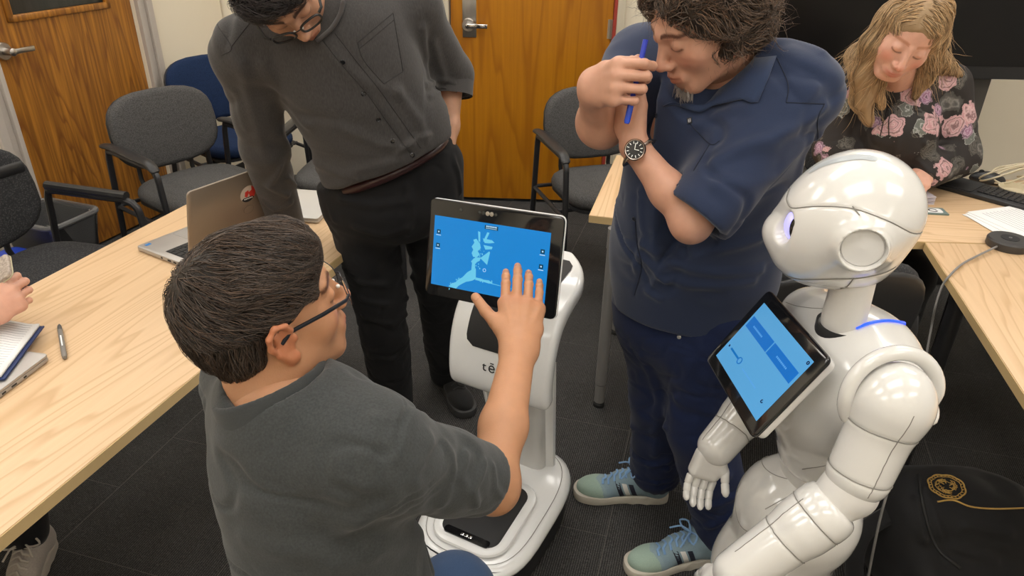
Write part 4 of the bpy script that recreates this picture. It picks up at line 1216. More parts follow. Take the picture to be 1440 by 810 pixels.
# hands with five jointed fingers
def robot_hand(name_parent, W, d, palm_n, side, curl=1.0):
    """W wrist, d pointing along the palm, palm_n out of the palm, side towards the thumb"""
    d = unit(d); palm_n = unit(palm_n - d * (palm_n @ d)); sd = np.cross(d, palm_n); 
    if sd @ side < 0: sd = -sd
    R = basis(sd, d, palm_n)
    S = Surf(*sdf([('a', bx(W + d * 0.030, (0.034, 0.034, 0.018), R, 0.014), 0), ('a', rc(W + sd * 0.012 + d * 0.015, W + sd * 0.034 + d * 0.03 + palm_n * 0.012, 0.017, 0.012), 0.012)], 0.0022))
    pm = S.link('palm', M['humanoid_joint'], hr)
    def finger(base, dr, L, r, bend):
        ops = []; p = np.array(base); a = unit(dr); g = MB()
        for i, l in enumerate(L):
            q = p + a * l
            g.tube([p, p + a * l * 0.12, p + a * l * 0.9, q], [r * 0.86, r, r * 0.96, r * 0.82], 12)
            if i == len(L) - 1:
                g.tube([q, q + a * r * 0.5, q + a * r * 0.8], [r * 0.82, r * 0.6, r * 0.1], 12)
            p = q; a = unit(a + palm_n * bend); r *= 0.95
        g.build('finger', M['humanoid'], pm, 40)
    for k, (o, L) in enumerate(((0.027, 0.024), (0.0095, 0.026), (-0.008, 0.025), (-0.025, 0.021))):
        finger(W + d * 0.062 + sd * o, d + palm_n * 0.15 * curl, (L, L * 0.85, L * 0.7), 0.0088, 0.55 * curl)
    finger(W + d * 0.026 + sd * 0.036 + palm_n * 0.012, sd * 0.15 + d * 0.75 + palm_n * 0.45, (0.028, 0.022), 0.0095, 0.25)
wr = aty(1003, 634, 1.20)
robot_hand(hr, wr + unit(V3(-0.2, -0.1, -0.95)) * 0.004, aty(978, 690, 1.18) - wr, V3(-0.1, -0.85, -0.25), V3(0.9, -0.3, 0))
wl_ = aty(1030, 812, 0.83)
robot_hand(hr, wl_, fx + V3(0, 0, -0.35), V3(0.3, 0.5, -0.8), V3(0.2, 0.9, 0.2))
# ------------------------------------------------------------------ people: shared builders
def skin_mat(name, col):
    m = mat(name, col, 0.48, noise=(55, 0.10), bump=(420, 0.22), bumpdist=0.0012, vcol=True, sss=0.12, spec=0.4)
    return m
def cloth(name, col, scale=900, amt=0.18, rough=0.9, sheen=0.15, bump=0.25, vcol=False, stretch=(1, 1, 1)):
    return mat(name, col, rough, noise=(scale, amt), bump=(scale * 0.8, bump), bumpdist=0.0008, sheen=sheen, spec=0.2, vcol=vcol, stretch=stretch)
def head_ops(C, R, s=1.0, fem=0.0, jaw=1.0, open_eye=False):
    P = lambda x, y, z: C + R @ (np.array([x, y, z]) * s)
    r = lambda *a: tuple(v * s for v in a)
    o = [('a', el(P(0, -0.018, 0.030), r(0.0745, 0.094, 0.086), R), 0),
         ('a', el(P(0, 0.020, -0.028), r(0.0625, 0.066, 0.082), R), 0.03),
         ('a', el(P(0, 0.066, -0.101), r(0.022, 0.015, 0.014), R), 0.022)]
    for e in (-1, 1):
        o += [('a', rc(P(0.050 * e * jaw, -0.006, -0.058), P(0.022 * e, 0.058, -0.098), 0.018 * s, 0.015 * s), 0.03),
              ('a', el(P(0.041 * e, 0.050, -0.030), r(0.022, 0.020, 0.022), R), 0.025)]
        if not fem: o.append(('a', rc(P(0.040 * e, 0.068, 0.023), P(0.010 * e, 0.083, 0.018), 0.009 * s, 0.009 * s), 0.014))
    o += [('a', rc(P(0, 0.080, 0.012), P(0, 0.104, -0.032), 0.0075 * s, 0.0098 * s), 0.012),
          ('a', el(P(0, 0.1045, -0.036), r(0.0115, 0.0115, 0.0095), R), 0.008),
          ('a', el(P(0, 0.080, -0.071), r(0.027, 0.013, 0.019), R), 0.014)]
    for e in (-1, 1):
        o += [('a', el(P(0.0125 * e, 0.094, -0.040), r(0.0072, 0.010, 0.0078), R), 0.006),
              ('s', el(P(0.0068 * e, 0.101, -0.0465), r(0.0036, 0.0055, 0.004), R), 0.002),
              ('s', el(P(0.031 * e, 0.094, 0.004), r(0.018, 0.013, 0.011), R), 0.012),
              ('a', el(P(0.031 * e, 0.0718 if not fem else 0.0705, 0.001), r(0.0145, 0.0135, 0.0130), R), 0.006),
              ('s', rc(P(0.018 * e, 0.0835, -0.0045), P(0.031 * e, 0.0865, -0.0075), 0.0011 * s), 0.0015),
              ('s', rc(P(0.031 * e, 0.0865, -0.0075), P(0.044 * e, 0.0795, -0.004), 0.0011 * s), 0.0015)]
    pts = [(-0.0225, 0.081, -0.0705), (-0.006, 0.0925, -0.0662), (0, 0.0925, -0.0672), (0.006, 0.0925, -0.0662), (0.0225, 0.081, -0.0705)]
    for a, b in zip(pts[:-1], pts[1:]): o.append(('a', rc(P(*a), P(*b), 0.0040 * s), 0.005))
    pts = [(-0.020, 0.082, -0.0735), (0, 0.0915, -0.0772), (0.020, 0.082, -0.0735)]
    for a, b in zip(pts[:-1], pts[1:]): o.append(('a', rc(P(*a), P(*b), 0.0048 * s), 0.005))
    pts = [(-0.024, 0.0835, -0.0715), (0, 0.0985, -0.0715), (0.024, 0.0835, -0.0715)]
    for a, b in zip(pts[:-1], pts[1:]): o.append(('s', rc(P(*a), P(*b), 0.0014 * s), 0.002))
    for e in (-1, 1):
        o += [('a', el(P(0.077 * e, -0.014, -0.006), r(0.0065, 0.017, 0.028), R), 0.008)]
        hx = [(0.080, 0.001, 0.008), (0.084, -0.006, 0.022), (0.087, -0.020, 0.027), (0.089, -0.032, 0.016), (0.088, -0.034, -0.002), (0.084, -0.026, -0.020), (0.080, -0.014, -0.034)]
        for a, b in zip(hx[:-1], hx[1:]): o.append(('a', rc(P(a[0] * e, a[1], a[2]), P(b[0] * e, b[1], b[2]), 0.0043 * s), 0.004))
        o += [('s', el(P(0.088 * e, -0.013, -0.006), r(0.0075, 0.010, 0.014), R), 0.004),
              ('a', rc(P(0.083 * e, -0.023, 0.012), P(0.082 * e, -0.020, -0.014), 0.0032 * s), 0.004),
              ('a', el(P(0.080 * e, -0.008, -0.034), r(0.006, 0.009, 0.009), R), 0.005),
              ('a', el(P(0.079 * e, 0.002, -0.006), r(0.0045, 0.005, 0.007), R), 0.004)]
    return o
def head_tint(V, C, R, s, brow=(0.25, 0.2, 0.18), beard=0.0, lips=(0.86, 0.55, 0.52), blush=0.2, lash=0.35):
    L = (V - C) @ R / s; x, y, z = L[:, 0], L[:, 1], L[:, 2]
    T = np.ones((len(V), 3))
    g = lambda cx, cy, cz, sx, sy, sz: np.exp(-((np.abs(x) - cx) / sx) ** 2 - ((y - cy) / sy) ** 2 - ((z - cz) / sz) ** 2)
    def mixto(w, c):
        w = np.clip(w, 0, 1)[:, None]; T[:] = T * (1 - w) + T * np.array(c) * w
    mixto(blush * 2.2 * g(0.042, 0.055, -0.034, 0.018, 0.04, 0.018), (0.98, 0.72, 0.68))
    mixto(blush * 2.0 * g(0, 0.11, -0.036, 0.014, 0.02, 0.012), (0.98, 0.74, 0.70))
    mixto(blush * 2.5 * (np.abs(x) > 0.081) * (y < 0.01) * (np.abs(z) < 0.05), (0.98, 0.72, 0.66))
    if beard:
        w = beard * np.clip((-0.052 - z) / 0.02, 0, 1) * np.clip((y + 0.01) / 0.03, 0, 1) * np.clip((z + 0.16) / 0.03, 0, 1)
        mixto(w, (0.62, 0.60, 0.60))
    mixto(1.3 * g(0, 0.09, -0.067, 0.021, 0.012, 0.0045) + 1.3 * g(0, 0.09, -0.077, 0.018, 0.012, 0.005), lips)
    zb = 0.0245 - 0.18 * np.maximum(np.abs(x) - 0.034, 0) - 3.0 * np.maximum(0.02 - np.abs(x), 0) ** 1.5
    mixto(1.2 * np.exp(-((z - zb) / 0.0042) ** 4) * (np.abs(x) > 0.011) * (np.abs(x) < 0.052) * (y > 0.045), brow)
    zl = -0.0045 - 0.004 * np.maximum(0, 1 - ((np.abs(x) - 0.031) / 0.014) ** 2)
    mixto(1.1 * np.exp(-((z - zl) / 0.0022) ** 2) * (np.abs(np.abs(x) - 0.031) < 0.0145) * (y > 0.06), (lash, lash * 0.85, lash * 0.8))
    return T
def torso_ops(neck, pelvis, Ls, Rs, f, off=0.0, chest=(0.160, 0.112, 0.19), waist=(0.150, 0.110, 0.16), hips=(0.165, 0.120, 0.12), belly=0.0, k=0.06, sh=0.058):
    neck, pelvis, Ls, Rs = map(lambda a: np.array(a, float), (neck, pelvis, Ls, Rs))
    up = unit(neck - pelvis); R = frame(f, up); R2 = R
    sl = unit(Ls - Rs); fc = unit(np.cross(sl, up) * 1.0)
    if fc @ np.array(f) < 0: fc = -fc
    Rc = np.array([unit(sl - up * (sl @ up)), unit(np.cross(up, unit(sl - up * (sl @ up)))), up]).T
    if Rc[:, 1] @ np.array(f) < 0: Rc[:, 1] *= -1
    L = neck - pelvis; a = off
    add = lambda r: tuple(v + a for v in r)
    mid = (Ls + Rs) / 2
    o = [('a', el(pelvis + L * 0.70 + R[:, 1] * 0.01, add(chest), Rc), 0),
         ('a', el(pelvis + L * 0.36 + R[:, 1] * (0.012 + belly * 0.5), add((waist[0], waist[1] + belly, waist[2])), R), k),
         ('a', el(pelvis + L * 0.05, add(hips), R), k)]
    for S in (Ls, Rs):
        o.append(('a', rc(S, mid * 0.5 + S * 0.5 + (neck - mid) * 0.25, sh + a, sh + 0.006 + a), 0.05))
        o.append(('a', rc(neck - up * 0.01, mid * 0.35 + S * 0.65 + up * 0.012, 0.050 + a, 0.040 + a), 0.05))
    return o
def hand_ops(W, R, bends, splay=(0.10, 0.02, -0.06, -0.16), thumb=None, s=1.0, palm_curl=0.0):
    """local: x towards the thumb, y along the fingers, z out of the back of the hand"""
    P = lambda x, y, z: W + R @ (np.array([x, y, z]) * s)
    o = [('a', ec(P(0, -0.01, 0), P(0.001, 0.035, 0), R[:, 0], (0.030 * s, 0.021 * s), (0.036 * s, 0.016 * s)), 0),
         ('a', ec(P(0.001, 0.03, 0), P(0.001, 0.083, 0.001), R[:, 0], (0.037 * s, 0.016 * s), (0.0405 * s, 0.0125 * s)), 0.01)]
    base = [(0.0305, 0.088, 0.0), (0.0105, 0.093, 0.002), (-0.0100, 0.089, 0.001), (-0.0290, 0.080, -0.002)]
    lens = [(0.044, 0.026, 0.022), (0.048, 0.030, 0.023), (0.044, 0.028, 0.023), (0.034, 0.021, 0.020)]
    rad = [0.0092, 0.0095, 0.0090, 0.0080]; nails = []; tips = []
    for i in range(4):
        p = np.array(base[i]); a = 0.0; r = rad[i]
        o.append(('a', rc(P(*(p * [0.55, 0.35, 1])) , P(*(p + [0, -0.004, 0.002])), 0.010 * s, 0.0105 * s), 0.010))
        if palm_curl == 0: o.append(('a', rc(P(p[0] * 0.55, 0.03, 0.013), P(p[0], p[1] - 0.012, 0.0105), 0.0028 * s), 0.006))
        for j in range(3):
            a += bends[i][j]; sp_ = splay[i] * (1 if j == 0 else 0.6)
            d = np.array([math.sin(sp_) * math.cos(a * 0.6), math.cos(sp_) * math.cos(a), -math.sin(a)])
            q = p + d * lens[i][j]; r2 = r * (0.93 if j < 2 else 0.86)
            o.append(('a', rc(P(*p), P(*q), r * s, r2 * s), 0.0025 if j else 0.005))
            if j < 2: o.append(('a', el(P(*(q + np.array([0, math.sin(a), math.cos(a)]) * 0.0012)), (r2 * 1.04 * s,) * 3), 0.002))
            if j == 2:
                n = np.array([0, math.sin(a), math.cos(a)]); nails.append((P(*(q - d * 0.002 + n * r2 * 0.86)), R @ unit(n), R @ unit(d), 0.0062 * s))
                tips.append(P(*(q + d * r2)))
            p = q; r = r2
    th = thumb or [(0.024, 0.020, -0.008), (0.046, 0.050, -0.014), (0.060, 0.080, -0.014), (0.066, 0.106, -0.012)]
    rr = [0.0165, 0.0125, 0.0105, 0.0088]
    for j in range(3): o.append(('a', rc(P(*th[j]), P(*th[j + 1]), rr[j] * s, rr[j + 1] * s), 0.012 if j == 0 else 0.004))
    d = unit(np.array(th[3]) - np.array(th[2])); n = unit(np.cross(d, np.cross([0.35, 0, 1.0], d)))
    nails.append((P(*(np.array(th[3]) + n * 0.0074)), R @ n, R @ d, 0.0070 * s)); tips.append(P(*(np.array(th[3]) + d * 0.0088)))
    return o, nails, tips
def nail_tint(T, V, nails):
    for p, n, d, r in nails:
        q = V - p; h = np.abs(q @ n); l = np.abs(q @ d); w = np.linalg.norm(q - np.outer(q @ n, n) - np.outer(q @ d, d), axis=1)
        m = (h < 0.004) & ((l / (r * 1.25)) ** 2 + (w / r) ** 2 < 1)
        T[m] = T[m] * [1.08, 1.10, 1.12]
        e = (h < 0.0045) & (np.abs(np.sqrt((l / (r * 1.25)) ** 2 + (w / r) ** 2) - 1.08) < 0.12)
        T[e] = T[e] * [0.90, 0.78, 0.74]
    return T
def strands(S, n, keep, flow, length, width=0.0012, seg=6, lift=0.003, rise=0.0, jit=0.25, seed=1, taper=True, fall=0.0, free=0.0, tint=(0.7, 1.3), stick=True, warm=0.0):
    """fine hair laid over the surface S: returns V, F, tint"""
    rs = np.random.RandomState(seed)
    A = np.linalg.norm(np.cross(S.V[S.F[:, 2]] - S.V[S.F[:, 0]], S.V[S.F[:, 3]] - S.V[S.F[:, 1]]), axis=1)
    ctr = S.V[S.F].mean(1); ok = keep(ctr); A = A * ok; A = A / A.sum()
    pick = rs.choice(len(A), n, p=A)
    V, Fs, T = [], [], []
    for f in pick:
        w4 = rs.dirichlet((1, 1, 1, 1)); p = (S.V[S.F[f]] * w4[:, None]).sum(0)
        nn = np.array(S.near(p)[1])
        L = length * (0.6 + 0.7 * rs.rand()) / seg; off = lift * (0.3 + rs.rand()); prev = None
        j0 = rs.normal(0, jit, 3); pts = [p - nn * 0.001]; sv = []
        for k in range(seg):
            d = flow(p, nn) + j0 * (1 if k else 0.7) + rs.normal(0, jit * 0.35, 3)
            d = d - nn * (d @ nn) * (1 - free); d = unit(d); d[2] -= fall * k / seg; d = unit(d)
            p = p + d * L
            if stick:
                e = S.bvh.find_nearest(Vector(p)); q = np.array(e[0]); m = np.array(e[1])
                if (p - q) @ m < off or not free: p = q + m * (off + rise * k / seg)
                nn = m
            pts.append(p); sv.append(np.cross(d, nn))
        sv.append(sv[-1]); g = tint[0] + (tint[1] - tint[0]) * rs.rand(); wv = 1 + warm * (rs.rand() - 0.5)
        b = len(V)
        for k, q in enumerate(pts):
            ww = width * (1 - 0.85 * (k / seg) ** 1.5 if taper else 1) ; s2 = unit(sv[k]); n2 = np.cross(s2, unit(pts[min(k + 1, seg)] - pts[max(k - 1, 0)]))
            V += [q - s2 * ww * 0.5, q + s2 * ww * 0.5, q + n2 * ww * 0.45]; T += [(g * wv, g, g / wv)] * 3
        for k in range(seg):
            a = b + 3 * k
            for j in range(3): Fs.append((a + j, a + (j + 1) % 3, a + 3 + (j + 1) % 3, a + 3 + j))
    return np.array(V), np.array(Fs), np.array(T)
def hair_obj(name, cap, st, m, parent, captint=0.8):
    V, Fq = joinm((cap.V, cap.F), *[(a[0], a[1]) for a in st])
    T = np.concatenate([np.full((len(cap.V), 3), captint)] + [a[2] for a in st])
    return link_mesh(name, V, Fq, m, parent, 180, T)
def hair_mat(name, col, rough=0.45):
    return mat(name, col, rough, vcol=True, spec=0.35, bump=(300, 0.3))
def person(name_label, loc):
    return thing('person', name_label, 'person', tuple(loc))
def sneaker(parent, ankle, toe, mats, stripes=True, length=0.295, world_up=V3(0, 0, 1)):
    """toe, heel line on the floor; mats: upper, toe box, sole, lace, dark stripe, light stripe"""
    d = unit(V3(toe[0] - ankle[0], toe[1] - ankle[1], 0)); heel = V3(toe[0], toe[1], 0) - d * length
    l = np.cross(ZU, d); R = np.array([l, d, ZU]).T; P = lambda x, y, z: heel + R @ np.array([x, y, z])
    def outline(e=0.0):
        pts = [(0, 0), (0.022, 0.004), (0.034, 0.03), (0.034, 0.09), (0.037, 0.15), (0.047, 0.205), (0.047, 0.245), (0.035, 0.280), (0.012, 0.294), (-0.012, 0.294), (-0.036, 0.280), (-0.047, 0.245), (-0.046, 0.205), (-0.036, 0.15), (-0.033, 0.09), (-0.034, 0.03), (-0.022, 0.004)]
        c = bez([(x * (1 + e * 20), y, 0) for x, y in pts] + [(0, 0, 0)], 60)
        return [(p[0], p[1] * length / 0.295) for p in c[:-1]]
    sole = MB().prism(outline(), 0.030, P(0, 0, 0.001), R, bevel=0.005).build('sole', mats[2], None)
    ops = [('a', ec(P(0, 0.045, 0.055), P(0, 0.15, 0.055), R[:, 0], (0.036, 0.036), (0.037, 0.034)), 0),
           ('a', el(P(0, 0.215, 0.036), (0.045, 0.072, 0.034), R), 0.02),
           ('a', rc(P(0, 0.035, 0.05), P(0, 0.05, 0.098), 0.033, 0.037), 0.03),
           ('a', rc(P(0, 0.15, 0.062), P(0, 0.085, 0.088), 0.026, 0.032), 0.03),
           ('s', rc(P(0, 0.052, 0.105), P(0, 0.045, 0.15), 0.030, 0.035), 0.006),
           ('i', pl(P(0, 0, 0.026), (0, 0, -1)), 0)]
    S = Surf(*sdf(ops, 0.003, smooth=2))
    L = (S.V - heel) @ R
    t = thing('shoe_root', None, None) if False else None
    toe_m = np.exp(-np.maximum(0, (0.235 - L[:, 1] + 0.10 * np.abs(L[:, 0]) ** 1.0 * 4) / 0.006) ** 2)
    mid = L[:, 1] > 0
    T = np.ones((len(S.V), 3))
    tb = (L[:, 1] > 0.225 - 0.5 * np.abs(L[:, 0])) & (L[:, 2] > 0.026)
    T[tb] = mats[6] if len(mats) > 6 else (1, 1, 1)
    if len(mats) > 7:
        ov = ((np.abs(L[:, 1] - 0.222 + 0.5 * np.abs(L[:, 0])) < 0.006) | ((L[:, 1] < 0.045))) ; T[ov] = mats[7]
    up = link_mesh('shoe', S.V, S.F, mats[0], parent, 180, T)
    V = np.array([v.co[:] for v in sole.data.vertices]); sole.data.vertices.foreach_set('co', (V - np.array(WORLD_OF[parent.name])[:3, 3]).ravel())
    sole.parent = up; sole.location = (0, 0, 0); reg(sole, WORLD_OF[parent.name])
    if stripes:
        for sd in (-1, 1):
            for i, y0 in enumerate((0.118, 0.138, 0.158)):
                vv, ff = [], []
                for a in range(9):
                    for bq in range(2):
                        z = 0.030 + 0.052 * a / 8; y = y0 + 0.020 * a / 8 + 0.0145 * bq - 0.02
                        h = S.bvh.ray_cast(Vector(P(sd * 0.1, y, z)), Vector(R @ V3(-sd, 0, 0)))
                        q = np.array(h[0]) if h[0] is not None else P(0, y, z)
                        vv.append(q + R @ V3(sd * 0.0009, 0, 0.0003))
                for a in range(8): ff.append((2 * a, 2 * a + 1, 2 * a + 3, 2 * a + 2))
                link_mesh('stripe', vv, ff, mats[5] if i == 1 else mats[4], up, 0)
    lc = MB()
    tz = lambda x, y: (lambda h: np.array(h[0]) if h[0] is not None else P(x, y, 0.09))(S.bvh.ray_cast(Vector(P(x, y, 0.2)), Vector((0, 0, -1))))
    for i in range(6):
        y = 0.118 + 0.017 * i
        pts = [tz(x, y + 0.005 * (1 if x > 0 else -1)) + ZU * (0.003 + 0.003 * (1 - (x / 0.022) ** 2)) for x in np.linspace(-0.022, 0.022, 7)]
        lc.tube(pts, 0.0035, 6, flat=0.6)
    for sx in (-1, 1):
        b = tz(0, 0.112) + ZU * 0.006
        lc.tube(bez([b, b + R @ V3(0.028 * sx, -0.004, 0.012), b + R @ V3(0.045 * sx, 0.012, 0.002), b + R @ V3(0.02 * sx, 0.014, -0.001), b], 14), 0.0028, 6)
        lc.tube(bez([b, b + R @ V3(0.02 * sx, 0.02, 0.006), b + R @ V3(0.036 * sx, 0.045, -0.012)], 8), 0.0026, 6)
    lc.build('laces', mats[3], up)
    return up
def crease(S, amp, freq, seed=0.0, stretch=(1, 1, 1), sharp=0.13, cover=0.15):
    """scattered thin valleys with soft ridges, as in worn cloth"""
    P = S.V * np.array(stretch) * freq + seed
    W = P + 0.35 * np.stack([vnoise(P * 1.7 + 5), vnoise(P * 1.7 + 9), vnoise(P * 1.7 + 14)], 1)
    n = vnoise(W); m = np.clip(vnoise(P * 0.6 + 31) * 2 + cover + 0.4, 0, 1)
    n2 = vnoise(W * 1.9 + 17); m2 = np.clip(vnoise(P * 0.8 + 51) * 2 + cover, 0, 1)
    S.push(amp * (m * (0.55 * np.exp(-(n / (3 * sharp)) ** 2) - np.exp(-(n / sharp) ** 2)) - 0.5 * m2 * np.exp(-(n2 / sharp) ** 2)))
def stitches(S, paths, m, parent, r=0.0007, name='seam'):
    for p in paths:
        MB().tube([q for q in p], r, 5, cap=False).build(name, m, parent, 180)
def wrinkle(S, amp, freq, stretch, seed=0.0, R=None):
    P = S.V if R is None else S.V @ R
    S.push(amp * fbm(P * np.array(stretch) * freq + seed, 3))
def glasses(parent, C, R, s, m_frame, m_lens, half=False, z0=0.0, rim=0.0017):
    P = lambda x, y, z: C + R @ (np.array([x, y, z]) * s)
    g = MB(); ln = []
    for e in (-1, 1):
        ring = []
        for a in np.linspace(0, 2 * math.pi, 33)[:-1]:
            c, q = math.cos(a), math.sin(a)
            x = 0.0335 * e + math.copysign(abs(c) ** 0.7, c) * 0.0245; z = z0 - 0.006 + math.copysign(abs(q) ** 0.7, q) * 0.0165
            ring.append(P(x, 0.108 - 0.25 * abs(x) ** 1.2 * 1.2, z))
        if half: g.tube(ring[:17], 0.0013 * s, 6)
        else: g.tube(ring, rim * s, 6, closed=True)
        ln.append(ring)
        hx = 0.060 * e
        g.tube([P(hx, 0.096, z0 + 0.004), P(0.070 * e, 0.088, z0 + 0.005), P(0.077 * e, 0.05, z0 + 0.006), P(0.080 * e, 0.0, z0 + 0.006), P(0.083 * e, -0.018, z0 - 0.004)], 0.0022 * s, 6, flat=1.5)
    g.tube([P(-0.010, 0.107, z0 + 0.001), P(0, 0.110, z0 + 0.004), P(0.010, 0.107, z0 + 0.001)], 0.0013 * s, 6)
    fr = g.build('glasses', m_frame, parent, 60)
    for ring in ln:
        k = len(ring); c = sum(ring) / k; mb = MB(); mb.raw([c] + ring, [(0, 1 + i, 1 + (i + 1) % k) for i in range(k)]); mb.build('lens', m_lens, fr, 60)
    for e in (-1, 1):
        MB().bm(_ico(0.0032 * s), P(0.0095 * e, 0.099, z0 - 0.010)).build('nose_pad', M['white_plastic'], fr, 180)
    return fr
def _ico(r):
    bm = bmesh.new(); bmesh.ops.create_icosphere(bm, subdivisions=2, radius=r); return bm
M['lens'] = mat('spectacle_lens', (0.95, 0.97, 0.97), 0.02, trans=1.0, spec=0.4)
M['lens'].node_tree.nodes['Principled BSDF'].inputs['IOR'].default_value = 1.03
# ------------------------------------------------------------------ kneeling man at the screen, charcoal long-sleeved top
K = person('kneeling man in a charcoal long-sleeved top with glasses, touching the screen', (-0.30, 0.80, 0))
f3 = V3(0.76, 0.65, 0); az3 = math.radians(54)
PI3 = 0.20
hf = V3(math.sin(az3) * math.cos(PI3), math.cos(az3) * math.cos(PI3), math.sin(PI3))
R3 = frame(hf, V3(0.02, -0.06, 1)); s3 = 0.93
C3 = aty(402, 484, 0.765) - R3 @ V3(-0.084, -0.013, -0.006) * s3
neck3 = aty(392, 566, 0.79); Rs3 = aty(522, 640, 0.72); Ls3 = neck3 * 2 - Rs3 + V3(0, -0.06, -0.09) * 1.0
Ls3 = neck3 + V3(-0.085, 0.125, -0.06)
pel3 = V3(-0.26, 0.745, 0.52); el3 = aty(692, 678, 0.885); wr3 = aty(731, 486, 1.13)
Ll3 = V3(-0.44, 1.06, 0.74)                        # left elbow, hidden by the trunk
Lw3 = V3(-0.22, 1.10, 0.60)
hd = head_ops(C3, R3, s3) + [('a', ec(C3 + R3 @ V3(0, -0.028, -0.05), neck3 + V3(0, 0, -0.02), R3[:, 0], (0.056, 0.060), (0.062, 0.066)), 0.035)]
def hand_frame(thumb_dir, finger_dir):
    y = unit(finger_dir); x = unit(np.array(thumb_dir, float) - y * (np.array(thumb_dir, float) @ y)); return x, y
yv = unit(aty(737, 376, 1.285) - wr3); xv = unit(V3(-1, -0.15, 0.0) - yv * (V3(-1, -0.15, 0) @ yv)); zv = np.cross(xv, yv)
if zv[1] > 0: zv = -zv
RH = np.array([xv, yv, zv]).T
ho, nails, tips = hand_ops(wr3, RH, [(0.22, 0.22, 0.12), (0.16, 0.26, 0.14), (0.18, 0.28, 0.16), (0.02, 0.34, 0.18)], (0.02, 0.0, -0.015, -0.04),
                           [(0.020, 0.020, -0.006), (0.044, 0.046, -0.008), (0.064, 0.068, -0.008), (0.084, 0.094, -0.006)], 1.07)
arm = ho + [('a', ec(el3, el3 * 0.62 + wr3 * 0.38, xv, (0.037, 0.037), (0.039, 0.036)), 0.02), ('a', ec(el3 * 0.62 + wr3 * 0.38, wr3, xv, (0.039, 0.036), (0.030, 0.023)), 0.02),
            ('a', el(el3 + V3(0.004, -0.012, -0.012), (0.033,) * 3), 0.03), ('a', rc(Rs3, el3, 0.050, 0.043), 0.02)]
core = torso_ops(neck3, pel3, Ls3, Rs3, f3, -0.012) + [('a', rc(Ls3, Ll3, 0.05, 0.042), 0.02), ('a', rc(Ll3, Lw3, 0.042, 0.03), 0.02),
        ('a', rc(pel3 + V3(0.05, -0.06, 0), V3(-0.10, 0.955, 0.46), 0.08, 0.06), 0.04), ('a', rc(V3(-0.10, 0.955, 0.46), V3(-0.10, 1.02, 0.09), 0.055, 0.04), 0.03),
        ('a', rc(pel3 + V3(-0.08, 0.06, 0), V3(-0.38, 1.06, 0.08), 0.08, 0.06), 0.04), ('a', rc(V3(-0.38, 1.06, 0.08), V3(-0.66, 0.80, 0.06), 0.055, 0.04), 0.03),
        ('a', ec(neck3 - V3(0, 0, 0.1), neck3, R3[:, 0], (0.06, 0.06)), 0.03)]
hm = sdf(hd, 0.0029, hi=None); am = sdf(arm, 0.0026); cm = sdf(core, 0.011)
V, Fq = joinm(hm, am, cm)
T = np.ones((len(V), 3)); T[:len(hm[0])] = head_tint(hm[0], C3, R3, s3, beard=0.35, blush=0.35); T = nail_tint(T, V, nails)
# knuckle redness
for p in (wr3,):
    q = (V - wr3) @ RH; w = np.exp(-((q[:, 1] - 0.095) / 0.014) ** 2) * (np.abs(q[:, 0]) < 0.05) * 0.35
    T = T * (1 - w[:, None] * np.array([0.05, 0.28, 0.30]))
link_mesh('body', V, Fq, skin_mat('tanned_skin', (0.47, 0.235, 0.125)), K, 180, T)
# arm hair
# hair: cap + strands
P3 = lambda x, y, z: C3 + R3 @ (np.array([x, y, z]) * s3)
hops = [('a', el(P3(0, -0.022, 0.036), (0.0745, 0.0945, 0.085), R3), 0), ('a', el(P3(0, -0.064, -0.010), (0.062, 0.044, 0.060), R3), 0.03),
        ('a', el(P3(0, 0.045, 0.080), (0.050, 0.038, 0.028), R3), 0.03),
        ('s', el(P3(0, 0.105, -0.03), (0.115, 0.070, 0.092), R3), 0.006),
        ('s', rc(P3(-0.12, -0.004, -0.030), P3(0.12, -0.004, -0.030), 0.040), 0.006),
        ('s', rc(P3(-0.12, 0.035, -0.010), P3(0.12, 0.035, -0.010), 0.034), 0.006),
        ('i', pl(P3(0, -0.06, -0.072), R3 @ V3(0, 0.35, -1)), 0.012)]
cap = Surf(*sdf(hops, 0.004, smooth=2))
cap.push(0.0038 * fbm(((cap.V - C3) @ R3) * [60, 22, 40], 2))
crown = P3(0.01, -0.075, 0.10)
def flow3(p, n):
    q = R3.T @ (p - crown); a = q * 1.0
    d = np.array([q[0] * 1.2, q[1] + 0.04, q[2] * 0.2 - 0.03]); d = d / (np.linalg.norm(d) + 1e-6)
    l = R3.T @ (p - C3)
    if l[2] > 0.06 and l[1] > -0.05: d = np.array([-0.55 + 0.0 * l[0], 0.75, 0])
    if l[2] < 0.02: d = np.array([0, -0.10, -1.0]) if l[1] < 0.0 else np.array([0, -0.5, -0.8])
    return R3 @ d
allk = lambda c: np.ones(len(c), bool)
st = strands(cap, 5200, allk, flow3, 0.080, 0.0013, 7, 0.004, 0.002, 0.17, 5, tint=(0.4, 3.2), warm=0.3)
hair_obj('hair', cap, [st], hair_mat('dark_brown_hair', (0.034, 0.024, 0.018)), K, 0.6)
glasses(K, C3, R3, s3, mat('blue_black_frame', (0.012, 0.014, 0.02), 0.3), M['lens'], False, rim=0.0008)
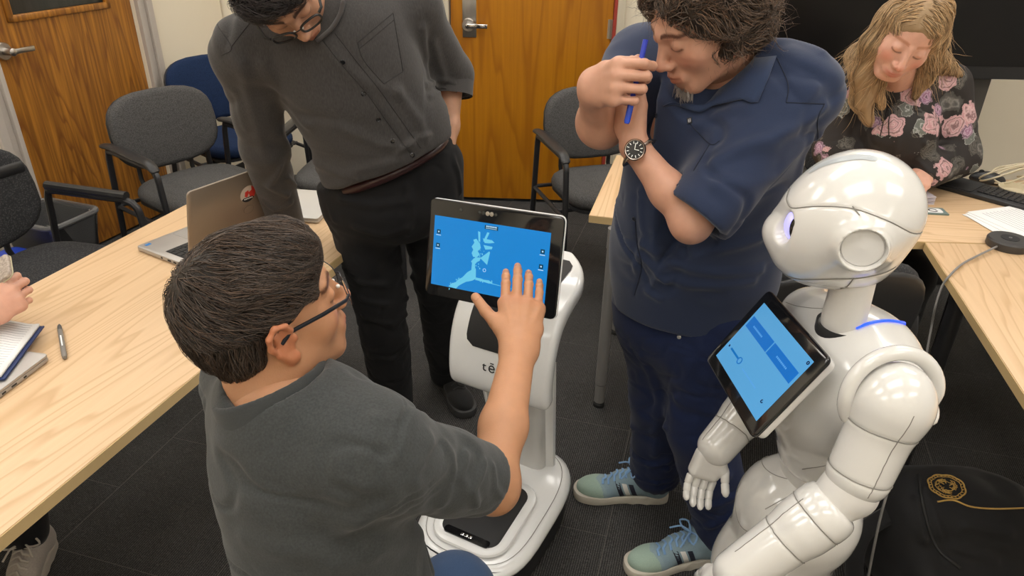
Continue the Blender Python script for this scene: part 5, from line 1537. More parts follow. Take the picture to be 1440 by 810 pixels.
# top
sh = torso_ops(neck3, pel3, Ls3, Rs3, f3, 0.012, chest=(0.15, 0.108, 0.19), belly=0.02)
slv = Rs3 * 0.06 + el3 * 0.94
sd = unit(np.cross(el3 - Rs3, V3(0, 0, 1)))
sh += [('a', rc(Rs3, Rs3 * 0.45 + el3 * 0.55, 0.070, 0.061), 0.04), ('a', rc(Rs3 * 0.45 + el3 * 0.55, slv, 0.061, 0.057), 0.02),
       ('a', rc(Ls3, Ll3, 0.066, 0.056), 0.04), ('a', rc(Ll3, Lw3, 0.056, 0.044), 0.02)]
cutp = slv + unit(el3 - Rs3) * -0.004
sh += [('s', bx(cutp + unit(el3 - Rs3) * 0.10 + V3(0, 0, 0.02), (0.12, 0.12, 0.10), basis(unit(np.cross(sd, el3 - Rs3)), sd, unit(el3 - Rs3)), 0), 0.004),
       ('s', rc(neck3 + V3(0, 0, 0.055), neck3 + V3(0.02, 0.015, 0.20), 0.066, 0.080), 0.010),
       ('s', rc(el3, wr3, 0.048, 0.05), 0.004),
       ('i', pl(pel3 + V3(0, 0, -0.085), (0, 0, -1)), 0.01)]
TOP = Surf(*sdf(sh, 0.0048, smooth=2))
wrinkle(TOP, 0.0020, 9, (1, 1, 1.6), 3.0); crease(TOP, 0.0055, 7, 2.0, (1, 1, 1.8))
TOP.folds(g=1.0, L=[([(528, 590), (515, 640), (512, 690)], 0.006, 0.012), ([(560, 618), (546, 655), (560, 705)], 0.004, 0.013),
           ([(606, 618), (580, 668), (590, 712)], 0.0065, 0.014), ([(628, 625), (640, 660), (622, 712)], 0.005, 0.009),
           ([(655, 638), (648, 672), (668, 712)], 0.006, 0.009), ([(682, 650), (668, 690), (672, 710)], 0.006, 0.007), ([(694, 656), (696, 686), (706, 700)], 0.005, 0.007),
           ([(350, 650), (410, 668), (470, 660)], 0.004, 0.022), ([(340, 700), (420, 730), (500, 735)], 0.005, 0.022),
           ([(600, 722), (540, 720), (480, 745)], 0.006, 0.016), ([(600, 745), (540, 770), (470, 800)], 0.006, 0.016), ([(345, 760), (420, 780), (480, 778)], 0.004, 0.018)])
TOP.link('long_sleeved_top', cloth('charcoal_jersey', (0.041, 0.0445, 0.0445), 330, 0.5, bump=0.5), K)
nd = unit(C3 + R3 @ V3(0, -0.05, -0.06) - neck3); nd = unit(nd + V3(0, 0, 0.6))
co = [('a', rc(neck3 - nd * 0.03, neck3 + nd * 0.05, 0.088, 0.076), 0), ('s', rc(neck3 - nd * 0.05, neck3 + nd * 0.08, 0.074, 0.067), 0.003),
      ('i', pl(neck3 + nd * 0.034, nd), 0.004), ('i', pl(neck3 - nd * 0.008, -nd), 0.004)]
CO = Surf(*sdf(co, 0.0032, smooth=2)); CO.link('collar', cloth('charcoal_rib', (0.038, 0.041, 0.041), 500), K)
# jeans, kneeling on the left knee
jn = [('a', el(pel3, (0.175, 0.15, 0.12), frame(f3, ZU)), 0),
      ('a', rc(pel3 + V3(0.06, -0.07, -0.01), V3(-0.10, 0.955, 0.455), 0.105, 0.078), 0.05), ('a', rc(V3(-0.10, 0.955, 0.455), V3(-0.10, 1.02, 0.10), 0.076, 0.058), 0.03),
      ('a', rc(pel3 + V3(-0.08, 0.06, 0), V3(-0.38, 1.06, 0.083), 0.10, 0.072), 0.05), ('a', rc(V3(-0.38, 1.06, 0.083), V3(-0.62, 0.84, 0.07), 0.070, 0.055), 0.03),
      ('s', rc(V3(-0.10, 1.02, 0.11), V3(-0.10, 1.02, 0.0), 0.045, 0.045), 0), ('i', pl(V3(0, 0, 0.006), (0, 0, -1)), 0.01)]
J = Surf(*sdf(jn, 0.007)); wrinkle(J, 0.003, 8, (1, 1, 1), 1.0); J.link('jeans', cloth('blue_denim', (0.045, 0.085, 0.175), 700, 0.3), K)
shoe_b = (cloth('black_suede', (0.02, 0.02, 0.02), 600, vcol=True), None, mat('dark_sole', (0.05, 0.05, 0.05), 0.7), M['rubber'], M['rubber'], M['rubber'])
sneaker(K, V3(-0.13, 1.0, 0), V3(0.03, 1.17, 0), shoe_b, False)
sneaker(K, V3(-0.60, 0.86, 0), V3(-0.82, 0.64, 0), shoe_b, False)

# ------------------------------------------------------------------ standing man in the dark grey button shirt, leaning on the table
G = person('standing man in a dark grey button shirt and black trousers leaning on the table', (-0.33, 1.98, 0))
RG = frame(V3(0.36, -0.52, -0.77), V3(-0.42, -0.55, 0.6)); sG = 1.0
lf_ = unit(V3(0.88, 0.05, 0.45)); ff = unit(V3(0.30, -0.50, -0.78)); ff = unit(ff - lf_ * (ff @ lf_)); RG = np.array([lf_, ff, np.cross(ff, lf_)]).T
CG = aty(415, 34, 1.62) - RG @ V3(0, 0.088, -0.004)
neckG = aty(452, 2, 1.80); RsG = aty(345, 72, 1.76); LsG = aty(574, 8, 1.93)
pelG = aty(548, 232, 1.90); RelG = aty(370, 205, 1.86); RwrG = aty(405, 320, 2.03)
LelG = aty(632, 105, 2.06); LwrG = aty(631, 180, 2.00); LtipG = aty(614, 242, 1.975)
fG = unit(V3(0.28, -0.95, 0)); RkG = aty(533, 415, 1.98); RanG = aty(553, 566, 2.04); LkG = aty(617, 390, 2.12); LanG = aty(630, 520, 2.25)
hipR = aty(500, 275, 1.90); hipL = aty(603, 262, 1.96)
hd = head_ops(CG, RG, sG) + [('a', ec(CG + RG @ V3(0, -0.03, -0.05), neckG, RG[:, 0], (0.054, 0.058), (0.060, 0.064)), 0.035)]
yv = unit(V3(0.1, -0.7, -0.5)); xv = unit(V3(-1, 0, 0)); zv = np.cross(xv, yv); zv = zv if zv[2] > 0 else -zv
yv = unit(V3(0.05, -1.0, -0.1)); xv = unit(V3(1, 0.05, 0)); RHb = np.array([xv, yv, np.cross(xv, yv) if np.cross(xv, yv)[2] > 0 else -np.cross(xv, yv)]).T
hb, nb_, _t = hand_ops(V3(RwrG[0], RwrG[1], 0.775), RHb, [(0.05, 0.1, 0.1)] * 4)
yv = unit(LtipG - LwrG); xv = unit(V3(0.6, -0.8, 0)); xv = unit(xv - yv * (xv @ yv)); RHc = np.array([xv, yv, np.cross(xv, yv)]).T
if RHc[:, 2] @ V3(1, 0, 0) < 0: RHc[:, 2] *= -1
hc, nc_, _t = hand_ops(LwrG, RHc, [(0.15, 0.2, 0.1)] * 4)
armL = hc + [('a', ec(LelG, LwrG, xv, (0.043, 0.040), (0.032, 0.026)), 0.02)]
core = torso_ops(neckG, pelG, LsG, RsG, fG, -0.016, hips=(0.14, 0.10, 0.10)) + chain([RsG, RelG, V3(RwrG[0], RwrG[1], 0.785)], [0.05, 0.044, 0.03], 0.02) + chain([LsG, LelG], [0.05, 0.044], 0.02) + \
    chain([hipR, RkG, RanG], [0.075, 0.055, 0.042], 0.03) + chain([hipL, LkG, LanG], [0.075, 0.055, 0.042], 0.03)
V, Fq = joinm(sdf(hd, 0.0032), sdf(armL, 0.0035), sdf(hb, 0.004), sdf(core, 0.012))
T = np.ones((len(V), 3)); hm = sdf(hd, 0.0032); T[:len(hm[0])] = head_tint(hm[0], CG, RG, sG, (0.10, 0.08, 0.07), beard=0.3, blush=0.15); T = nail_tint(T, V, nc_)
link_mesh('body', V, Fq, skin_mat('light_brown_skin', (0.50, 0.27, 0.17)), G, 180, T)
PG = lambda x, y, z: CG + RG @ np.array([x, y, z])
hops = [('a', el(PG(0, -0.02, 0.040), (0.084, 0.104, 0.094), RG), 0), ('a', el(PG(0.0, 0.05, 0.092), (0.060, 0.045, 0.034), RG), 0.03),
        ('s', el(PG(0, 0.108, -0.03), (0.110, 0.070, 0.100), RG), 0.006), ('s', rc(PG(-0.12, 0.0, -0.030), PG(0.12, 0.0, -0.030), 0.046), 0.006),
        ('i', pl(PG(0, -0.06, -0.055), RG @ V3(0, 0.2, -1)), 0.012)]
cap = Surf(*sdf(hops, 0.0045, smooth=2))
cap.push(0.006 * fbm(((cap.V - CG) @ RG) * [30, 45, 30], 2))
def flowG(p, n):
    l = RG.T @ (p - CG)
    if l[2] < 0.03: return RG @ V3(0, -0.3, -1)
    return RG @ V3(0.9, 0.6 if l[1] > 0 else -0.6, 0.1)
st = strands(cap, 3600, allk, flowG, 0.075, 0.0022, 6, 0.009, 0.012, 0.34, 8, tint=(0.3, 3.5))
hair_obj('hair', cap, [st], hair_mat('black_hair', (0.018, 0.015, 0.015), 0.35), G, 0.6)
gl_ = glasses(G, CG, RG, sG, mat('black_frame', (0.01, 0.01, 0.01), 0.3), M['lens'], rim=0.0027)
# shirt
rol = LelG * 0.62 + LwrG * 0.38
beltn = unit(V3(-0.40, 0.02, 1)); beltp = pelG + V3(0, 0, 0.018)
so = torso_ops(neckG, pelG, LsG, RsG, fG, 0.016, k=0.08)
so += [('a', ec(pelG + V3(0, 0, 0.12), pelG + V3(0.02, 0, 0.01), unit(V3(0.95, 0.28, 0)), (0.165, 0.125), (0.172, 0.132)), 0.05),
       ('i', pl(beltp, -beltn), 0.012),
       ('a', rc(RsG, RelG, 0.066, 0.060), 0.05), ('a', rc(RelG, V3(RwrG[0], RwrG[1], RwrG[2]) * 0.96 + RelG * 0.04, 0.060, 0.052), 0.02),
       ('a', rc(LsG, LelG, 0.072, 0.064), 0.05), ('a', rc(LelG, rol, 0.064, 0.062), 0.02)]
ax = unit(rol - LelG)
so += [('s', bx(rol + ax * 0.10, (0.12, 0.12, 0.10), basis(*(lambda u: (u, np.cross(ax, u), ax))(unit(np.cross(ax, V3(0, 0, 1))))), 0), 0.003),
       ('s', rc(LelG, LwrG, 0.050, 0.046), 0.003),
       ('s', rc(neckG + unit(neckG - pelG) * 0.02, neckG + unit(neckG - pelG) * 0.2, 0.066, 0.085), 0.01)]
SH = Surf(*sdf(so, 0.0055, smooth=2))
wrinkle(SH, 0.0024, 7, (1, 1, 1), 5.0); crease(SH, 0.0080, 6, 4.0, (1, 1, 0.8))
SH.folds([([(395, 190), (420, 215), (455, 235), (500, 250)], 0.006, 0.016), ([(430, 240), (500, 240), (560, 225)], 0.005, 0.012), ([(370, 90), (400, 140), (430, 175)], 0.006, 0.018),
          ([(340, 90), (352, 150), (370, 210)], 0.004, 0.015), ([(330, 130), (345, 180)], 0.004, 0.012), ([(560, 130), (590, 170), (600, 200)], 0.006, 0.015), ([(480, 180), (540, 205), (590, 205)], 0.005, 0.016),
          ([(395, 235), (378, 262), (405, 275)], 0.006, 0.010), ([(410, 285), (385, 295), (372, 285)], 0.005, 0.008), ([(425, 260), (405, 250)], 0.005, 0.008),
          ([(610, 60), (618, 90), (625, 110)], 0.006, 0.012), ([(595, 40), (600, 80), (608, 115)], 0.006, 0.014), ([(600, 120), (620, 112), (640, 118)], 0.006, 0.008), ([(605, 135), (628, 126), (642, 128)], 0.005, 0.008),
          ([(450, 60), (500, 110), (560, 130)], 0.004, 0.02), ([(560, 215), (585, 195), (605, 190)], 0.005, 0.01)])
plk = SH.path([(451, 52), (480, 90), (515, 130), (545, 172), (577, 215)], 26, 0.0)
plk2 = SH.path([(470, 45), (500, 84), (532, 124), (562, 166), (592, 208)], 26, 0.0)
pok = [SH.path([(503, 60), (553, 18)], 12), SH.path([(503, 60), (512, 85), (540, 118)], 16), SH.path([(540, 118), (567, 100)], 10), SH.path([(567, 100), (553, 18)], 14), SH.path([(506, 68), (554, 28)], 12)]
yok = [SH.path([(300, 28), (325, 66), (312, 78)], 14), SH.path([(325, 66), (345, 40), (362, 20)], 12)]
SH.seams([plk], 0.0022, 0.004); SH.seams([plk2] + pok + yok, 0.0012, 0.003)
shirt = SH.link('button_shirt', cloth('dark_grey_twill', (0.050, 0.047, 0.046), 420, 0.5, 0.8, bump=0.5, stretch=(1, 1, 0.25)), G)
stitches(SH, [plk, plk2] + pok + yok, mat('dark_thread', (0.028, 0.026, 0.026), 0.8), shirt, 0.0009)
for (px, py) in ((482, 87), (511, 132), (532, 168), (552, 198), (580, 218)):
    p, n = SH.hit(px, py); n = n if n @ ray(px, py) < 0 else -n; z = n; x = unit(np.cross(z, ZU)); Rb = basis(x, np.cross(z, x), z)
    MB().lathe([(0.0055, 0), (0.0058, 0.0015), (0.0045, 0.0022), (0.0038, 0.0014), (0, 0.0014)], 16, p, Rb).build('button', M['black_gloss'], shirt, 40)
clr = MB()
for pix in ([(452, 50), (470, 30), (480, 12), (486, 0)], [(392, 52), (420, 66), (450, 58)]):
    pass
pt = SH.path([(446, 58), (466, 40), (478, 20), (482, 2)], 12, 0.004)
clr.tube(pt, 0.012, 8, flat=0.35); clr.build('collar', cloth('dark_grey_collar', (0.058, 0.054, 0.052), 500), shirt, 180)
cuff = []
for t in np.linspace(0, 2 * math.pi, 29)[:-1]:
    u = unit(np.cross(ax, V3(0, 0, 1))); w = np.cross(ax, u); cuff.append(rol - ax * 0.022 + 0.066 * (math.cos(t) * u + math.sin(t) * w))
cf = MB()
Vc, Fc = loft([[p + ax * 0.024 for p in cuff], [p - ax * 0.03 + (p - rol) * 0.04 for p in cuff]]); 
link_mesh('rolled_cuff', Vc, Fc[:-2], cloth('dark_grey_cuff', (0.058, 0.054, 0.053), 500), shirt, 60)
# trousers and belt
to = [('a', ec(pelG + V3(0, 0.01, 0.015), pelG + V3(0, 0.01, -0.10), unit(V3(0.95, 0.28, 0)), (0.158, 0.118), (0.172, 0.13)), 0),
      ('a', ec(hipR + V3(0, 0, 0.06), RkG, unit(V3(0.95, 0.28, 0)), (0.108, 0.105), (0.080, 0.080)), 0.04), ('a', ec(RkG, RanG, unit(V3(1, 0, 0)), (0.080, 0.080), (0.070, 0.075)), 0.03),
      ('a', ec(hipL + V3(0, 0, 0.06), LkG, unit(V3(0.95, 0.28, 0)), (0.104, 0.105), (0.080, 0.080)), 0.04), ('a', ec(LkG, LanG, unit(V3(1, 0, 0)), (0.080, 0.080), (0.070, 0.075)), 0.03),
      ('i', pl(beltp + V3(0, 0, 0.002), beltn), 0.006), ('i', pl(V3(0, 0, 0.02), (0, 0, -1)), 0.006)]
TR = Surf(*sdf(to, 0.0065, smooth=2)); wrinkle(TR, 0.003, 7, (1, 1, 1.3), 9.0); crease(TR, 0.0065, 7, 6.0, (1, 1, 1.4))
TR.folds([([(480, 280), (530, 290), (580, 280)], 0.006, 0.014), ([(500, 320), (540, 330), (575, 320)], 0.005, 0.013), ([(505, 395), (540, 400), (575, 390)], 0.008, 0.012), ([(508, 420), (540, 428), (578, 420)], 0.008, 0.011),
          ([(512, 445), (548, 455), (580, 445)], 0.007, 0.011), ([(520, 500), (555, 505)], 0.005, 0.012), ([(573, 262), (580, 300), (575, 330)], 0.005, 0.01), ([(462, 262), (470, 310)], 0.004, 0.01), ([(615, 190), (640, 230), (648, 270)], 0.006, 0.01)])
TR.link('trousers', cloth('black_chino', (0.010, 0.010, 0.011), 800, 0.3, 0.85, 0.05), G)
bl = []
for t in np.linspace(0, 2 * math.pi, 49)[:-1]:
    d = RotZ = unit(V3(0.95, 0.28, 0)) * math.cos(t) * 0.174 + unit(V3(-0.28, 0.95, 0)) * math.sin(t) * 0.134
    p = pelG + V3(0, 0.01, 0.0) + d; p = p - beltn * ((p - beltp) @ beltn) - beltn * 0.014; bl.append(p)
MB().tube(bl, 0.0135, 8, closed=True, flat=1.0).build('belt', mat('oxblood_leather', (0.035, 0.010, 0.010), 0.35), G, 180)
sneaker(G, RanG, RanG + V3(0.06, -0.19, 0), shoe_b, False); sneaker(G, LanG, LanG + V3(0.09, -0.18, 0), shoe_b, False)
# ------------------------------------------------------------------ man in the navy shirt, hand at his mouth
N = person('man in a navy short-sleeved shirt and jeans with a fist at his mouth', (0.48, 1.55, 0))
fN = unit(V3(-0.57, -0.82, 0))
hfN = unit(V3(-0.80, -0.30, -0.52)); RN = frame(hfN, V3(-0.45, -0.25, 0.85)); sN = 0.98
CN = aty(947, 68, 1.345) - RN @ V3(0.031, 0.084, 0.0) * sN
neckN = aty(1022, 92, 1.49); LsN = aty(1122, 132, 1.385); RsN = aty(898, 84, 1.64)
pelN = aty(972, 372, 1.57); LeN = aty(972, 310, 1.285); LwN = aty(892, 206, 1.37)
ReN = aty(846, 170, 1.47); fistK = aty(866, 116, 1.30)
Ry = unit(V3(0.40, -0.86, 0.30)); Rx = unit(V3(0.05, 0.30, 0.95)); Rx = unit(Rx - Ry * (Rx @ Ry)); Rz = np.cross(Rx, Ry); Rz = Rz if Rz[0] < 0 else -Rz
RF = np.array([Rx, Ry, Rz]).T; RwN = fistK - Ry * 0.080
LaN = V3(0.60, 1.475, 0.09); RaN = V3(0.455, 1.70, 0.09)
LkN = aty(985, 600, 1.47); RkN = aty(930, 560, 1.63)
lhip = aty(1005, 440, 1.50); rhip = aty(925, 425, 1.60)
hd = head_ops(CN, RN, sN) + [('a', ec(CN + RN @ V3(0, -0.03, -0.05), neckN, RN[:, 0], (0.058, 0.060), (0.066, 0.070)), 0.035)]
ho, nlR, _t = hand_ops(RwN, RF, [(0.75, 1.25, 0.5), (1.05, 1.55, 0.7), (1.15, 1.6, 0.7), (1.2, 1.6, 0.7)], (0.0, 0.0, 0.0, -0.02),
                       [(0.022, 0.018, -0.012), (0.040, 0.046, -0.026), (0.040, 0.074, -0.040), (0.030, 0.092, -0.050)], 1.0, palm_curl=1)
Ly = unit(aty(866, 130, 1.44) - LwN); Lx = unit(V3(0.2, -0.5, 0.8)); Lx = unit(Lx - Ly * (Lx @ Ly)); Lz = np.cross(Lx, Ly); Lz = Lz if Lz[1] < 0 else -Lz
hl, nlL, _t = hand_ops(LwN + Ly * 0.012, np.array([Lx, Ly, Lz]).T, [(0.3, 0.5, 0.3)] * 4, s=0.98)
armR = ho + [('a', ec(ReN, RwN, Rx, (0.046, 0.046), (0.031, 0.026)), 0.02), ('a', el(ReN + V3(0, -0.004, -0.01), (0.043,) * 3), 0.03), ('a', rc(RsN, ReN, 0.05, 0.046), 0.02)]
armL = hl + [('a', ec(LeN, LeN * 0.6 + LwN * 0.4, Lx, (0.033, 0.034), (0.035, 0.034)), 0.02), ('a', ec(LeN * 0.6 + LwN * 0.4, LwN, Lx, (0.035, 0.034), (0.028, 0.024)), 0.02),
             ('a', el(LeN + V3(0, -0.006, -0.008), (0.031,) * 3), 0.03), ('a', rc(LsN, LeN, 0.050, 0.036), 0.02)]
core = torso_ops(neckN, pelN, LsN, RsN, fN, -0.014, hips=(0.14, 0.10, 0.10)) + chain([rhip, RkN, RaN], [0.075, 0.055, 0.042], 0.03) + chain([lhip, LkN, LaN], [0.075, 0.055, 0.042], 0.03)
V, Fq = joinm(sdf(hd, 0.003), sdf(armR, 0.0027), sdf(armL, 0.003), sdf(core, 0.012))
T = np.ones((len(V), 3)); hm = sdf(hd, 0.003); T[:len(hm[0])] = head_tint(hm[0], CN, RN, sN, (0.22, 0.17, 0.15), beard=0.25, blush=0.4); T = nail_tint(T, V, nlR)
link_mesh('body', V, Fq, skin_mat('pinkish_skin', (0.53, 0.285, 0.195)), N, 180, T)
PN = lambda x, y, z: CN + RN @ (np.array([x, y, z]) * sN)
hops = [('a', el(PN(0, -0.028, 0.036), (0.094, 0.112, 0.100), RN), 0), ('a', el(PN(0, -0.075, -0.02), (0.088, 0.060, 0.078), RN), 0.03), ('a', el(PN(0.06, -0.02, -0.005), (0.038, 0.058, 0.060), RN), 0.02), ('a', el(PN(-0.06, -0.02, -0.005), (0.038, 0.058, 0.060), RN), 0.02),
        ('s', el(PN(0, 0.110, -0.035), (0.110, 0.082, 0.108), RN), 0.006), ('s', rc(PN(-0.12, 0.045, -0.02), PN(0.12, 0.045, -0.02), 0.032), 0.006)]
cap = Surf(*sdf(hops, 0.0045, smooth=2))
cap.push(0.006 * fbm(((cap.V - CN) @ RN) * [38, 38, 38], 3))
def flowN(p, n):
    l = RN.T @ (p - CN)
    sw = np.sin(l * 75 + np.array([0, 1.5, 3.0])) * 0.8
    return RN @ (V3(0.5 * np.sign(l[0]), -0.35 if l[1] < 0.02 else 0.4, -0.6) + sw)
st = strands(cap, 5200, allk, flowN, 0.065, 0.0017, 8, 0.009, 0.004, 0.28, 9, tint=(0.35, 3.2), warm=0.3)
st2 = strands(cap, 700, allk, flowN, 0.05, 0.0011, 7, 0.012, 0.012, 0.5, 10, tint=(1.2, 3.2), warm=0.2, free=0.5)
hair_obj('hair', cap, [st, st2], hair_mat('curly_brown_hair', (0.060, 0.040, 0.028)), N, 0.55)
bd_ = MB(); rs = np.random.RandomState(2)
for k in range(160):
    p = PN(rs.normal(0, 0.012), 0.080 + rs.normal(0, 0.004), -0.108 + rs.normal(0, 0.006)); d = RN @ unit(V3(rs.normal(0, 0.3), 0.5, -1))
    bd_.tube([p - d * 0.004, p + d * 0.008, p + d * 0.014 + RN @ V3(rs.normal(0, 0.003), 0, 0)], [0.0006, 0.0005, 0.0002], 4, cap=False)
bd_.build('goatee', mat('grey_beard', (0.30, 0.27, 0.25), 0.6), N, 180)
# shirt
so = torso_ops(neckN, pelN, LsN, RsN, fN, 0.018, chest=(0.180, 0.125, 0.19), belly=0.03, k=0.08, sh=0.050)
so += [('a', ec(pelN + V3(0, 0, 0.10), pelN + V3(0.0, 0.0, -0.135), frame(fN, ZU)[:, 0], (0.180, 0.150), (0.190, 0.158)), 0.08)]
hemn = unit(V3(0.02, 0.10, 1)); hemp = aty(955, 462, 1.46)
so += [('i', pl(hemp, -hemn), 0.008)]
slL = LsN * 0.06 + LeN * 0.94; aL = unit(LeN - LsN); slR = RsN * 0.45 + ReN * 0.55; aR = unit(ReN - RsN)
so += [('a', ec(LsN, LsN * 0.1 + LeN * 0.9, np.cross(aL, V3(1, 0, 0)), (0.078, 0.072), (0.092, 0.076)), 0.05), ('a', rc(RsN, RsN * 0.35 + ReN * 0.65, 0.060, 0.066), 0.045)]
def cutbox(p, a, L=0.10, w=0.13):
    u = unit(np.cross(a, V3(0, 0, 1))); return bx(p + a * L, (w, w, L), basis(u, np.cross(a, u), a), 0)
so += [('s', cutbox(slL + aL * 0.008, unit(aL + V3(-0.1, 0, -0.2))), 0.003), ('s', cutbox(slR, aR, 0.06, 0.1), 0.003), ('s', rc(LsN * 0.03 + LeN * 0.97, LeN + (LeN - LsN) * 0.1, 0.058, 0.062), 0.003), ('s', rc(slR * 0.9 + RsN * 0.1, ReN, 0.056, 0.058), 0.003),
       ('s', rc(neckN + unit(CN - neckN) * 0.02, neckN + unit(CN - neckN) * 0.12, 0.072, 0.085), 0.012), ('s', rc(aty(992, 132, 1.36), CN, 0.048, 0.075), 0.012),
       ('s', ec(ReN, RwN, Rx, (0.052, 0.052), (0.037, 0.034)), 0.002), ('s', rc(LeN, LwN, 0.044, 0.034), 0.002)]
NS = Surf(*sdf(so, 0.0055, smooth=2)); wrinkle(NS, 0.0026, 6, (1, 1, 1), 2.0); crease(NS, 0.0085, 5.5, 7.0, (0.8, 0.8, 1.2))
NS.folds([([(1150, 120), (1090, 200), (1000, 215)], 0.005, 0.016), ([(1160, 150), (1120, 180), (1050, 205), (1000, 230)], 0.007, 0.014), ([(1140, 200), (1090, 250), (1010, 260)], 0.005, 0.016),
          ([(1160, 200), (1130, 260), (1090, 310)], 0.006, 0.014), ([(905, 345), (960, 375), (1010, 385), (1070, 380)], 0.007, 0.013), ([(935, 395), (985, 402), (1060, 395)], 0.006, 0.013), ([(930, 380), (910, 410), (925, 420)], 0.005, 0.010),
          ([(900, 360), (935, 395)], 0.005, 0.010), ([(900, 270), (905, 330), (893, 380)], 0.005, 0.010), ([(960, 350), (1020, 350), (1070, 335)], 0.006, 0.014), ([(1055, 150), (1010, 160), (975, 178)], 0.004, 0.012), ([(1080, 60), (1120, 50), (1160, 70)], 0.004, 0.015)])
pl1 = NS.path([(918, 165), (905, 190), (895, 215)], 12); pl2 = NS.path([(893, 310), (896, 345), (902, 375), (892, 415)], 16)
ps = [NS.path([(968, 172), (998, 202), (1012, 198)], 14), NS.path([(998, 202), (975, 240)], 8), NS.path([(1093, 82), (1108, 118), (1106, 144)], 14), NS.path([(1106, 144), (1160, 146)], 10), NS.path([(1160, 146), (1150, 168), (1152, 205)], 12)]
NS.seams([pl1, pl2], 0.002, 0.0035); NS.seams(ps, 0.0013, 0.003)
navy = cloth('navy_cotton', (0.020, 0.031, 0.070), 700, 0.18, 0.8, 0.2)
shirt = NS.link('shirt', navy, N)
stitches(NS, [pl1, pl2] + ps, mat('navy_thread', (0.009, 0.013, 0.028), 0.8), shirt, 0.0009)
def flap(S, pix_edge, pix_inner, lift, name, m, parent, th=0.002):
    """a cloth leaf between two pixel curves laid over S"""
    a = S.path(pix_edge, 16, lift); b = S.path(pix_inner, 16, lift * 1.6); k = min(len(a), len(b)); V, Fs = [], []
    for i in range(k):
        i1 = int(i * (len(a) - 1) / (k - 1)); i2 = int(i * (len(b) - 1) / (k - 1))
        for j in range(4): V.append(a[i1] * (1 - j / 3) + b[i2] * j / 3)
    for i in range(k - 1):
        for j in range(3): q = i * 4 + j; Fs.append((q, q + 1, q + 5, q + 4))
    o = link_mesh(name, V, Fs, m, parent, 180)
    md = o.modifiers.new('thick', 'SOLIDIFY'); md.thickness = th; md.offset = 1
    return o
flap(NS, [(936, 150), (965, 152), (985, 160), (1003, 152), (1045, 142), (1066, 145), (1093, 80)], [(936, 150), (950, 146), (970, 146), (992, 150), (1010, 132), (1030, 118), (1062, 85)], 0.006, 'collar', cloth('navy_collar', (0.026, 0.040, 0.085), 700), shirt)
for (px, py) in ((923, 163), (892, 308)):
    p, n = NS.hit(px, py); n = n if n @ ray(px, py) < 0 else -n; x = unit(np.cross(n, ZU))
    MB().lathe([(0.0055, 0), (0.0058, 0.0015), (0.0045, 0.0022), (0.0038, 0.0014), (0, 0.0014)], 16, p, basis(x, np.cross(n, x), n)).build('button', mat('navy_button', (0.015, 0.02, 0.035), 0.3), shirt, 40)
p, n = NS.hit(970, 170); n = n if n @ ray(970, 170) < 0 else -n; x = unit(np.cross(n, ZU)); x = x if x[0] > 0 else -x; y = np.cross(n, x)
Rt = basis(x, y, n); q = math.radians(30); Rt = Rt @ np.array([[math.cos(q), -math.sin(q), 0], [math.sin(q), math.cos(q), 0], [0, 0, 1]])
lb = MB().box(p + n * 0.0015, (0.009, 0.013, 0.0012), Rt).build('pocket_label', mat('label_black', (0.012, 0.012, 0.015), 0.6), shirt)
w1 = MB()
for dx, dy, sx, sy in ((0, 0.003, 0.004, 0.0008), (0, -0.003, 0.004, 0.0008), (0.002, 0, 0.0008, 0.0065), (-0.002, 0, 0.0008, 0.0065), (0, 0, 0.004, 0.0008)):
    w1.box(p + n * 0.0022 + Rt @ V3(dx, dy, 0), (sx, sy, 0.0004), Rt)
w1.build('label_print', mat('label_white', (0.6, 0.6, 0.6), 0.6), lb)
# jeans
sd_ = frame(fN, ZU)[:, 0]
to = [('a', ec(pelN + V3(0, 0, -0.02), pelN + V3(0, 0, -0.15), sd_, (0.165, 0.13), (0.175, 0.14)), 0),
      ('a', ec(lhip, LkN, sd_, (0.105, 0.105), (0.086, 0.086)), 0.05), ('a', ec(LkN, LaN + V3(0.0, 0, 0.035), sd_, (0.086, 0.086), (0.082, 0.085)), 0.03),
      ('a', ec(rhip, RkN, sd_, (0.105, 0.105), (0.084, 0.084)), 0.05), ('a', ec(RkN, RaN + V3(0, 0, 0.035), sd_, (0.084, 0.084), (0.080, 0.085)), 0.03),
      ('i', pl(V3(0, 0, 0.045), (0, 0, -1)), 0.01)]
NJ = Surf(*sdf(to, 0.006, smooth=2)); wrinkle(NJ, 0.0035, 7, (1, 1, 1), 6.0); crease(NJ, 0.0065, 7, 9.0, (1, 1, 1.5))
NJ.folds([([(900, 500), (925, 560), (920, 640)], 0.006, 0.014), ([(940, 660), (1000, 650), (1025, 670)], 0.006, 0.012), ([(960, 735), (1000, 740), (1030, 725)], 0.008, 0.010), ([(960, 700), (1000, 712), (1030, 700)], 0.006, 0.012),
          ([(890, 640), (915, 655), (940, 650)], 0.006, 0.010), ([(888, 600), (915, 610), (935, 600)], 0.006, 0.010), ([(895, 670), (925, 680)], 0.006, 0.008), ([(950, 560), (1000, 580)], 0.005, 0.012)])
ps = [NJ.path([(912, 455), (925, 470), (955, 474), (962, 460)], 14), NJ.path([(958, 470), (945, 520), (937, 550)], 12), NJ.path([(996, 458), (985, 500), (973, 540), (1005, 560), (1035, 555)], 20)]
NJ.seams(ps, 0.0018, 0.003)
jeans = NJ.link('jeans', cloth('indigo_denim', (0.010, 0.018, 0.060), 800, 0.35, 0.85, 0.1), N)
p, n = NJ.hit(955, 474); n = n if n @ ray(955, 474) < 0 else -n; x = unit(np.cross(n, ZU))
MB().lathe([(0.005, 0), (0.005, 0.001), (0.003, 0.002), (0.002, 0.0012), (0, 0.0015)], 14, p, basis(x, np.cross(n, x), n)).build('rivet', M['steel'], jeans)
